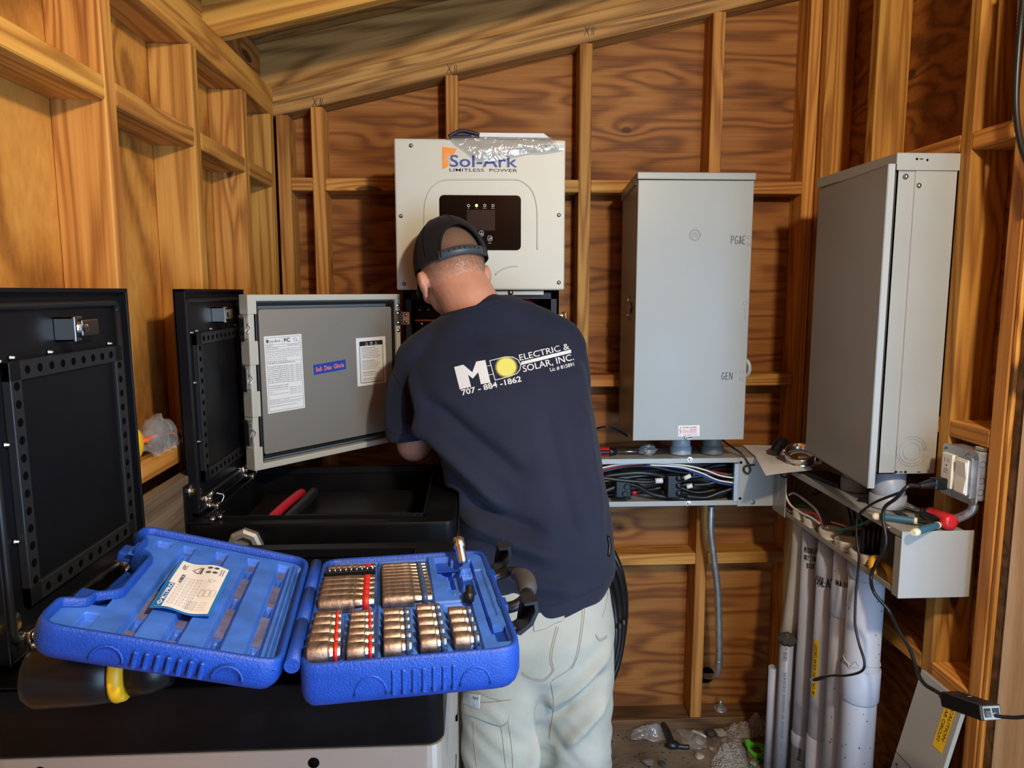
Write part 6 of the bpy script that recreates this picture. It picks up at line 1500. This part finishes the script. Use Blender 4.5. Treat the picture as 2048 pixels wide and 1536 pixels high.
def remesh(bm, vox, smooth=6, fac=.5):
    bmesh.ops.recalc_face_normals(bm, faces=bm.faces)
    me = bpy.data.meshes.new('t'); bm.to_mesh(me); bm.free(); o = bpy.data.objects.new('t', me); COL.objects.link(o)
    m = o.modifiers.new('r', 'REMESH'); m.mode = 'VOXEL'; m.voxel_size = vox
    s = o.modifiers.new('s', 'SMOOTH'); s.factor = fac; s.iterations = smooth
    dg = bpy.context.evaluated_depsgraph_get(); dg.update(); e = bpy.data.meshes.new_from_object(o.evaluated_get(dg)); b = new(); b.from_mesh(e)
    bpy.data.objects.remove(o); bpy.data.meshes.remove(me); bpy.data.meshes.remove(e)
    for f in b.faces: f.smooth = True
    return b
# head frame
HC = Vector((-.053, 1.880, 1.540))
hf = Vector((-.30, .86, -.40)).normalized(); hr = Vector((.95, .27, .15)); hr = (hr - hf * hr.dot(hf)).normalized(); hu = hr.cross(hf).normalized()
HM = Matrix(((hr.x, hf.x, hu.x, HC.x), (hr.y, hf.y, hu.y, HC.y), (hr.z, hf.z, hu.z, HC.z), (0, 0, 0, 1))) @ Matrix.Scale(1.05, 4)
H_ = lambda x, y, z: HM @ Vector((x, y, z))
def ell(bm, c, r, M=HM, n=14):
    b = new(); bmesh.ops.create_uvsphere(b, u_segments=n * 2, v_segments=n, radius=1)
    for v in b.verts: v.co = M @ Vector((c[0] + v.co.x * r[0], c[1] + v.co.y * r[1], c[2] + v.co.z * r[2]))
    merge(bm, b)
def hand_mesh(bm, wrist, d, palmn, side):
    """palm, four unequal bent fingers and a thumb leaving the side of the palm"""
    d = Vector(d).normalized(); pn = Vector(palmn); pn = (pn - d * pn.dot(d)).normalized(); s = d.cross(pn) * side; w = Vector(wrist)
    b = new(); bmesh.ops.create_uvsphere(b, u_segments=20, v_segments=10, radius=1); c = w + d * .048
    for v in b.verts: v.co = c + d * v.co.x * .052 + s * v.co.y * .040 + pn * v.co.z * .016
    merge(bm, b)
    for i, (L, off, r) in enumerate(((.070, .030, .0082), (.078, .010, .0085), (.073, -.010, .0082), (.058, -.029, .0072))):
        p = w + d * .088 + s * off; q1 = p + d * L * .42 + pn * .006; q2 = q1 + d * L * .26 + pn * L * .24; q3 = q2 + d * L * .06 + pn * L * .30
        chain(bm, [p - d * .02, p, q1, q2, q3], [r * 1.1, r * 1.08, r, r * .92, r * .78], 3, 10)
    p = w + d * .028 + s * .032; chain(bm, [p, p + s * .022 + d * .022 + pn * .008, p + s * .026 + d * .052 + pn * .020, p + s * .018 + d * .074 + pn * .028], [.013, .011, .0095, .0078], 3, 10)
bm = new()
# skull, face, jaw, ears, neck
ell(bm, (0, -.006, .012), (.076, .094, .098)); ell(bm, (0, .028, -.045), (.062, .060, .062)); ell(bm, (0, .066, -.082), (.030, .026, .026))
ell(bm, (0, .090, .010), (.048, .012, .012)); ell(bm, (0, .098, -.022), (.012, .020, .026)); ell(bm, (0, .104, -.034), (.018, .014, .010)); ell(bm, (0, .086, -.060), (.024, .012, .008)); ell(bm, (0, .086, -.070), (.020, .011, .007))
for s in (-1, 1):
    ell(bm, (s * .040, .070, -.030), (.024, .022, .022)); 
    ell(bm, (s * .081, -.002, -.026), (.0085, .019, .031)); ell(bm, (s * .088, -.008, -.018), (.0055, .015, .022)); ell(bm, (s * .080, .004, -.052), (.006, .008, .010))
chain(bm, [(.020, 1.80, 1.40), (.004, 1.808, 1.44), (-.020, 1.835, 1.485), (-.036, 1.860, 1.505)], [.070, .070, .069, .070], 4, 24)
# trunk inside the clothes
loft(bm, [(.66, .145, 1.59, .10, .09), (.80, .148, 1.60, .140, .110), (1.0, .138, 1.625, .132, .108), (1.15, .095, 1.68, .150, .110), (1.30, .045, 1.74, .172, .100), (1.385, .022, 1.78, .120, .072), (1.43, .008, 1.795, .060, .058)], 28)
# arms
LS, LE, LWr = Vector((-.125, 1.790, 1.325)), Vector((-.150, 1.785, 1.110)), Vector((-.090, 1.960, 1.190))
RS, RE, RWr = Vector((.215, 1.745, 1.340)), Vector((.235, 1.850, 1.130)), Vector((.110, 1.985, 1.215))
chain(bm, [LS, (LS + LE) / 2, LE], [.052, .048, .043], 4); chain(bm, [LE, LE * .6 + LWr * .4, LWr], [.043, .042, .027], 4)
chain(bm, [RS, (RS + RE) / 2, RE], [.052, .048, .043], 4); chain(bm, [RE, RE * .6 + RWr * .4, RWr], [.043, .042, .027], 4)
hand_mesh(bm, LWr - (LWr - LE).normalized() * .01, (LWr - LE) + Vector((.06, .0, .06)), (.7, .1, -.5), 1); hand_mesh(bm, RWr - (RWr - RE).normalized() * .01, (RWr - RE) + Vector((-.02, .0, .04)), (-.5, .2, -.6), -1)
# legs inside the trousers
for (a, b, c) in (((.075, 1.585, .74), (.060, 1.520, .43), (.055, 1.620, .09)), ((.218, 1.585, .74), (.232, 1.545, .43), (.240, 1.650, .09))):
    chain(bm, [a, tuple((Vector(a) + Vector(b)) / 2), b], [.080, .070, .055], 4); chain(bm, [b, tuple((Vector(b) + Vector(c)) / 2), c], [.055, .050, .036], 4)
body = obj('body', remesh(bm, .0045, 4), M_SKIN, man, recalc=False)
# eyes
for s in (-1, 1):
    bm = new(); ell(bm, (s * .030, .090, -.008), (.010, .008, .007)); obj('eye', bm, M_WPL, man)
# cropped hair: a thin shell over the back and sides of the skull
def hair_mat():
    m, n, l, b = newmat('cropped_hair'); b.inputs['Base Color'].default_value = (.21, .12, .075, 1); b.inputs['Roughness'].default_value = .8
    t = n.new('ShaderNodeTexCoord'); mpn = n.new('ShaderNodeMapping'); mpn.inputs['Scale'].default_value = (520, 520, 260); z = n.new('ShaderNodeTexNoise'); z.inputs['Scale'].default_value = 1; l.new(t.outputs['Object'], mpn.inputs[0]); l.new(mpn.outputs[0], z.inputs[0])
    at = n.new('ShaderNodeAttribute'); at.attribute_name = 'hair_amount'
    a = n.new('ShaderNodeMath'); a.operation = 'ADD'; l.new(z.outputs[0], a.inputs[0]); l.new(at.outputs['Fac'], a.inputs[1])
    mr = n.new('ShaderNodeMapRange'); mr.inputs[1].default_value = .60; mr.inputs[2].default_value = 1.0; mr.inputs[4].default_value = .92; l.new(a.outputs[0], mr.inputs[0]); l.new(mr.outputs[0], b.inputs['Alpha']); return m
bm = new(); lay = None; G = []; dens = []
NA, NE = 64, 26
for j in range(NE + 1):
    el = R(-52 + 112 * j / NE); row = []
    for i in range(NA + 1):
        az = R(-205 + 230 * i / NA); x, y, z = math.cos(el) * math.cos(az), math.cos(el) * math.sin(az), math.sin(el)
        low = sstep(-50, 12, math.degrees(el)); front = 1 - sstep(.25, .5, y)
        row.append(bm.verts.new(H_(x * .0785, -.006 + y * .0965, .012 + z * .1005))); dens.append(.46 * low * front + .0)
    G.append(row)
for a, b in zip(G, G[1:]):
    for i in range(NA): f = bm.faces.new((a[i], a[i + 1], b[i + 1], b[i])); f.smooth = True
hair = obj('hair', bm, hair_mat(), man, recalc=False)
at = hair.data.attributes.new('hair_amount', 'FLOAT', 'POINT')
for i, d_ in enumerate(dens): at.data[i].value = d_
# cap
def capv(az, el, k=1.0):
    x, y, z = math.cos(el) * math.cos(az), math.cos(el) * math.sin(az), math.sin(el)
    return H_(x * .088 * k, -.006 + y * .106 * k, .016 + z * (.118 if z > 0 else .108) * k)
bm = new(); NA, NE = 120, 44; G = {}
def bot(az): return R(-3 + 2 * math.sin(az) - 7 * max(0, -math.sin(az)))
for j in range(NE + 1):
    for i in range(NA):
        az = 2 * PI * i / NA; el = bot(az) + (PI / 2 - bot(az)) * (j / NE) ** 1.0; G[i, j] = (capv(az, el), az, el)
V_ = {}
def gv_(i, j):
    k = (i % NA, j)
    if k not in V_: V_[k] = bm.verts.new(G[k][0])
    return V_[k]
for j in range(NE):
    for i in range(NA):
        az = (i + .5) / NA * 2 * PI; el = (G[i, j][2] + G[(i + 1) % NA, j][2]) / 2 + .02; da = abs(((az - 1.5 * PI + PI) % (2 * PI)) - PI)
        if da < R(37) and el < R(-10) + R(41) * math.sqrt(max(0, 1 - (da / R(37)) ** 2)): continue
        if j == NE - 1: continue
        f = bm.faces.new((gv_(i, j), gv_(i + 1, j), gv_(i + 1, j + 1), gv_(i, j + 1))); f.smooth = True
crown = [gv_(i, NE - 1) for i in range(NA)]; bm.faces.new(crown)
cap = obj('cap', bm, M_CAP, man, 'black mesh-backed cap'); md = cap.modifiers.new('s', 'SOLIDIFY'); md.thickness = .0025; md.offset = 0
# seams, button, strap, brim
bm = new()
for azd in (270, 330, 210, 30, 90, 150): tube(bm, [capv(R(azd), R(e), 1.008) for e in range(34 if azd == 270 else (2 if azd not in (210, 330) else 0), 90, 5)], .0022, 6, 2)
tube(bm, [capv(1.5 * PI + R(37) * math.sin(t), R(-10) + R(41) * max(0, math.cos(t)), 1.008) for t in [-PI / 2 + PI * i / 24 for i in range(25)]], .0032, 6, 1)
obj('seams', bm, M_CAP, cap)
bm = new(); tp = capv(0, PI / 2, 1.0); ball(bm, tp, .008, 8, (1, 1, .6)); obj('button', bm, M_WCAB, cap, 'pale top button')
bm = new(); G2 = []
for j in range(2): G2.append([bm.verts.new(capv(1.5 * PI + R(a), R(-12 + 10.5 * j), 1.012)) for a in range(-42, 43, 4)])
for i in range(len(G2[0]) - 1): f = bm.faces.new((G2[0][i], G2[0][i + 1], G2[1][i + 1], G2[1][i])); f.smooth = True
stp = obj('adjuster_strap', bm, M_STRAP, cap, 'grey plastic snap strap'); md = stp.modifiers.new('s', 'SOLIDIFY'); md.thickness = .0022
bm = new()
for a in range(-24, 31, 8): p = capv(1.5 * PI + R(a), R(-5), 1.028); ball(bm, p, .0028, 6)
islands('snap', bm, plain('dark_snap', (.02, .022, .03), .35), stp)
bm = new(); G2 = []
for j in range(7):
    row = []
    for i in range(25):
        az = R(28 + 124 * i / 24); t_ = j / 6; base_ = Vector((math.cos(az) * .088, -.006 + math.sin(az) * .106, .008)); ext = .068 * t_ * math.sin(PI * i / 24) ** .55
        row.append(bm.verts.new(H_(base_.x * (1 + .04 * t_), base_.y + ext, base_.z - .012 * t_ - .16 * abs(base_.x) ** 1.0 * t_ * 1.5)))
    G2.append(row)
for a, b in zip(G2, G2[1:]):
    for i in range(24): f = bm.faces.new((a[i], a[i + 1], b[i + 1], b[i])); f.smooth = True
brm = obj('brim', bm, M_CAP, cap); md = brm.modifiers.new('s', 'SOLIDIFY'); md.thickness = .004

# T-shirt
bm = new(); kt = .16
loft(bm, [(.765, .150, 1.598, .150, .140, .34), (.800, .150, 1.598, .172, .155, .34), (.88, .150, 1.603, .170, .152, .30), (.98, .134, 1.620, .174, .146, .25), (1.08, .112, 1.648, .182, .142, .20), (1.18, .090, 1.685, .188, .138, .17), (1.27, .062, 1.722, .203, .130, kt), (1.335, .048, 1.752, .196, .112, kt), (1.385, .036, 1.775, .160, .090, kt), (1.425, .026, 1.790, .120, .094, .22), (1.456, .016, 1.798, .088, .086, .26)], 48, 2.35)
chain(bm, [(.03, 1.79, 1.425), (.12, 1.772, 1.405), (.205, 1.752, 1.365)], [.062, .062, .064], 4, 18); chain(bm, [(-.01, 1.797, 1.405), (-.07, 1.79, 1.365), (-.12, 1.787, 1.325)], [.058, .060, .066], 4, 18)
ball(bm, (-.115, 1.785, 1.315), .078, 12, (1, .9, .95)); ball(bm, (.205, 1.750, 1.350), .072, 12, (1, .95, .92))
tube(bm, [(-.105, 1.785, 1.320), (-.140, 1.790, 1.25), (-.150, 1.792, 1.19), (-.146, 1.795, 1.125)], [.072, .070, .070, .074], 20, 4)
tube(bm, [(.205, 1.750, 1.345), (.228, 1.775, 1.28), (.236, 1.81, 1.22), (.240, 1.83, 1.17)], [.070, .066, .064, .066], 20, 4)
sb = remesh(bm, .007, 12, .5)
sb.normal_update()
def fold(p, a, b, w, amp):
    """a soft ridge along segment a-b in (x,z)"""
    ax, az, bx, bz = *a, *b; dx, dz = bx - ax, bz - az; L = math.hypot(dx, dz); amp *= 3.0; t = ((p.x - ax) * dx + (p.z - az) * dz) / L / L; 
    dist = ((p.x - ax) * dz - (p.z - az) * dx) / L; e = math.exp(-(dist / w) ** 2) * sstep(-.15, .2, t) * (1 - sstep(.8, 1.15, t)); return amp * e
for v in sb.verts:
    p = v.co; q = Vector((p.x * 5, p.y * 5, p.z * 2.2)); nz = noise.noise(q + Vector((1.3, 2, 5))) * .011 + noise.noise(Vector((p.x * 14 + p.z * 7, p.y * 14, p.z * 6))) * .0055 * (1.4 - min(1, max(0, p.z - .8) * 1.6))
    if p.z > 1.36: nz *= .3
    nz *= .25 + .75 * sstep(.0, .10, p.z - (.765 + .34 * (p.x - .15)))
    if p.y < 1.75:
        nz += fold(p, (-.13, 1.20), (.06, 1.03), .018, .010) - fold(p, (-.10, 1.24), (.10, 1.10), .016, .007) + fold(p, (-.02, 1.00), (.17, .93), .018, .010) - fold(p, (-.02, 1.035), (.14, .985), .014, .007)
        nz += fold(p, (.02, .90), (.22, .86), .016, .005) + fold(p, (.23, 1.24), (.28, .98), .02, .006) - fold(p, (.16, 1.22), (.22, .95), .02, .004) + fold(p, (-.145, 1.30), (-.10, 1.16), .012, .006)
    v.co += v.normal * nz
    if v.co.z < 1.05: v.co.x = max(v.co.x, -.034)      # the cloth rests against the cabinet side
shirt = obj('t_shirt', sb, M_SHIRT, man, recalc=False)
def bvh_of(o):
    b = new(); b.from_mesh(o.data); b.transform(wm(o)); t = BVHTree.FromBMesh(b); b.free(); return t
SB = bvh_of(shirt)
def cast(px, py, tree, lift=.0009):
    d = ray(px, py).normalized(); h, nrm, i, ds = tree.ray_cast(EYE, d, 4)
    return None if h is None else h - d * lift + nrm * .0003 * (1 if nrm.dot(d) < 0 else -1)
def project(name, bm, tree, mat, parent, lift=.0012, step=4.0, label=None):
    """bm drawn in photo pixels (x, -y) laid onto the cloth"""
    bmesh.ops.triangulate(bm, faces=bm.faces)
    for _ in range(5):
        es = [e for e in bm.edges if e.calc_length() > step]
        if not es: break
        bmesh.ops.subdivide_edges(bm, edges=es, cuts=1); bmesh.ops.triangulate(bm, faces=[f for f in bm.faces if len(f.verts) > 3])
    dead = []
    for v in bm.verts:
        p = cast(v.co.x, -v.co.y, tree, lift)
        if p is None: dead.append(v)
        else: v.co = p
    bmesh.ops.delete(bm, geom=dead, context='VERTS'); return obj(name, bm, mat, parent, label)
def ptext(bm, s, x0, y0, x1, y1, h, bold=0):
    """text whose baseline runs from pixel (x0,y0) to (x1,y1)"""
    L = math.hypot(x1 - x0, y1 - y0); addtext(bm, s, x0, -y0, h, L, None, rot=math.atan2(-(y1 - y0), x1 - x0), bold=bold)
c4 = lambda x, y: (840 + x / 2.56, -(640 + y / 2.56))
bm = new(); mp_ = [(175, 241), (222, 229), (268, 268), (288, 213), (334, 205), (361, 321), (312, 329), (298, 268), (270, 300), (246, 280), (262, 342), (204, 356)]
bm.faces.new([bm.verts.new((*c4(*p), 0)) for p in mp_])
D = [(357, 209), (400, 198), (440, 189), (475, 190), (502, 204), (516, 228), (512, 254), (496, 274), (460, 288), (420, 299), (385, 308), (357, 209)]
stroke(bm, [c4(*p) for p in D], 1.5); stroke(bm, [c4(345, 236), c4(364, 232)], 1.2); stroke(bm, [c4(352, 282), c4(376, 277)], 1.2)
ptext(bm, 'ELECTRIC &', 840 + 512 / 2.56, 640 + 208 / 2.56, 840 + 766 / 2.56, 640 + 148 / 2.56, 12.5, .006)
bm.faces.new([bm.verts.new((*c4(*p), 0)) for p in ((518, 214), (772, 151), (775, 168), (518, 231))])
ptext(bm, 'SOLAR, INC.', 840 + 530 / 2.56, 640 + 267 / 2.56, 840 + 789 / 2.56, 640 + 204 / 2.56, 13.5, .006)
ptext(bm, 'Lic # 815891', 840 + 668 / 2.56, 640 + 264 / 2.56, 840 + 790 / 2.56, 640 + 235 / 2.56, 7.5, .01)
ptext(bm, '707 - 884 -1862', 840 + 216 / 2.56, 640 + 386 / 2.56, 840 + 521 / 2.56, 640 + 314 / 2.56, 11.5, .022)
pr_ = project('company_print', bm, SB, M_SHIRTW, shirt, label='white company lettering on the back')
bm = new(); c = c4(442, 241); pts = []
for i in range(96):
    a = 2 * PI * i / 96; r = 23.5 if i % 2 else 17.5; pts.append((c[0] + r * math.cos(a) * 1.0, c[1] + r * math.sin(a) * .95, 0))
ctr = bm.verts.new((*c, 0)); vs = [bm.verts.new(p) for p in pts]
for i in range(96): bm.faces.new((ctr, vs[i], vs[(i + 1) % 96]))
project('sun_print', bm, SB, M_SHIRTY, shirt, .0016, label='yellow sun print')
# collar ribbing and sleeve / hem seams
def seam(name, paths, tree, mat, parent, r=.0011, lift=.0006, k=4):
    bm = new()
    for pp in paths:
        P = [cast(q.x, q.y, tree, lift) for q in spline([Vector((a, b, 0)) for a, b in pp], k)]; P = [p for p in P if p is not None]
        if len(P) > 2: tube(bm, P, r, 6, 0)
    return islands(name, bm, mat, parent) if len(bm.verts) else None
bm = new(); tube(bm, [(.014 + .083 * math.cos(t), 1.798 + .081 * math.sin(t), 1.452 + .26 * .083 * math.cos(t)) for t in [2 * PI * i / 40 for i in range(41)]], .0075, 8, 0); obj('collar', bm, M_SHIRT, shirt)
seam('hem_seam', [[(1000, 1226), (1060, 1219), (1120, 1206), (1180, 1184), (1228, 1156)], [(778, 862), (800, 868), (840, 872)], [(782, 740), (800, 765), (812, 800), (815, 850)]], SB, M_SHIRT, shirt, .0014, .0)

# trousers
bm = new()
loft(bm, [(.60, .150, 1.580, .140, .105), (.66, .150, 1.575, .160, .128), (.74, .150, 1.575, .166, .140), (.82, .150, 1.590, .158, .138), (.90, .148, 1.605, .148, .130)], 40, 2.3)
def leg(cs): loft(bm, cs, 32, 2.2)
leg([(.015, .060, 1.620, .092, .098), (.06, .060, 1.615, .090, .096), (.20, .060, 1.575, .090, .096), (.34, .060, 1.540, .095, .100), (.46, .062, 1.530, .098, .104), (.58, .070, 1.555, .100, .118), (.68, .078, 1.570, .092, .120)])
leg([(.015, .245, 1.650, .084, .092), (.06, .245, 1.645, .082, .090), (.20, .242, 1.610, .080, .090), (.34, .236, 1.580, .078, .096), (.46, .234, 1.565, .080, .102), (.58, .230, 1.572, .086, .112), (.68, .226, 1.578, .088, .118)])
pb = remesh(bm, .008, 8, .5); pb.normal_update()
for v in pb.verts:
    p = v.co; low = max(0, min(1, (.72 - p.z) / .3))
    nz = noise.noise(Vector((p.x * 7, p.y * 7, p.z * 5))) * .010 + (noise.noise(Vector((p.x * 9 + 4, p.y * 9, p.z * 30 + p.x * 22))) * .0085) * low
    if p.y < 1.62:
        nz += fold(p, (.165, .615), (.10, .40), .016, .008) - fold(p, (.145, .60), (.155, .35), .014, .014) + fold(p, (.17, .60), (.29, .72), .014, .007) - fold(p, (.17, .57), (.29, .66), .014, .006) + fold(p, (.20, .50), (.28, .60), .012, .006)
    v.co += v.normal * nz; v.co.x = max(v.co.x, -.034)
pants = obj('trousers', pb, M_PANTS, man, recalc=False)
PB = bvh_of(pants)
c5 = lambda x, y: (880 + x / 3.524, 1100 + y / 3.524)
st = [[(665, 450), (740, 430), (820, 412), (900, 398)], [(665, 570), (740, 552), (800, 520), (870, 490), (885, 425)], [(665, 545), (740, 532), (800, 500), (855, 478)], [(820, 540), (800, 620), (778, 720), (776, 790), (790, 850), (740, 905), (700, 912), (630, 895), (580, 860)],
      [(835, 545), (815, 620), (792, 720), (790, 790), (800, 850), (745, 915), (700, 922), (630, 905), (580, 875)], [(1005, 370), (1000, 470), (985, 600), (960, 740), (920, 830), (850, 880), (790, 920)], [(1020, 370), (1015, 470), (998, 600), (972, 740), (930, 835)],
      [(780, 930), (800, 1050), (800, 1120), (785, 1230), (770, 1330)], [(150, 970), (250, 990), (350, 1040), (500, 1075)], [(140, 1060), (250, 1100), (350, 1130), (440, 1150), (500, 1130)], [(150, 1150), (250, 1170), (330, 1215), (430, 1240), (480, 1200), (500, 1060)],
      [(240, 1215), (240, 1330), (250, 1440), (260, 1530)], [(430, 1240), (445, 1360), (460, 1500), (465, 1540)], [(480, 1210), (500, 1350), (510, 1450), (512, 1540)], [(1180, 300), (1165, 400), (1145, 470)], [(1095, 595), (1125, 630), (1175, 605)], [(1095, 605), (1125, 642), (1175, 617)]]
st = [[(880 + a / 3.524, 1100 + b / 3.524) for a, b in q] for q in st]
seam('stitching', st, PB, M_STITCH, pants, .0008, .0003)
# pocket flaps and care patch as raised cloth
def patch(name, poly, mat, parent, lift, label=None):
    bm = new(); bm.faces.new([bm.verts.new((880 + a / 3.524, -(1100 + b / 3.524), 0)) for a, b in poly]); o = project(name, bm, PB, mat, parent, lift, 8, label)
    m = o.modifiers.new('s', 'SOLIDIFY'); m.thickness = .002; m.offset = 0; return o
patch('back_pocket_flap', [(660, 452), (820, 415), (892, 400), (870, 492), (800, 518), (740, 555), (662, 572)], M_PANTS, pants, .002)
patch('cargo_pocket_flap', [(150, 1062), (250, 1080), (350, 1075), (500, 1058), (495, 1140), (475, 1205), (430, 1240), (330, 1210), (250, 1175), (150, 1150)], M_PANTS, pants, .003)
pt = patch('pocket_patch', [(150, 1000), (283, 1022), (278, 1118), (150, 1072)], plain('faded_patch', (.50, .56, .60), .8), pants, .0055, 'faded blue-grey maker patch')
bm = new(); ptext(bm, 'UNIONBAY', 880 + 152 / 3.524, 1100 + 1032 / 3.524, 880 + 272 / 3.524, 1100 + 1060 / 3.524, 6, .03); stroke(bm, [(880 + 190 / 3.524, -(1100 + 1062 / 3.524)), (880 + 235 / 3.524, -(1100 + 1078 / 3.524))], 1.6); stroke(bm, [(880 + 180 / 3.524, -(1100 + 1080 / 3.524)), (880 + 250 / 3.524, -(1100 + 1098 / 3.524))], 1)
project('patch_lettering', bm, PB, plain('patch_ink', (.06, .08, .12), .8), pants, .0072)
# shoes
for (x, y) in ((.060, 1.60), (.245, 1.63)):
    bm = new(); ell(bm, (x, y + .06, .045), (.052, .145, .050), Matrix.Identity(4)); ell(bm, (x, y - .01, .07), (.046, .065, .062), Matrix.Identity(4))
    for v in bm.verts: v.co.z = max(v.co.z, .004)
    obj('shoe', bm, plain('brown_boot', (.12, .07, .04), .6), man)
# small tool pouch clip seen at the right side of the hem
bm = new(); P = [cast(1216, 1072, SB, .004), cast(1219, 1092, SB, .006), cast(1217, 1112, SB, .004)]
if all(P): tube(bm, P, .0045, 8, 3); obj('belt_clip', bm, M_BLKPL, man, 'black clip poking out under the shirt')
else: bm.free()
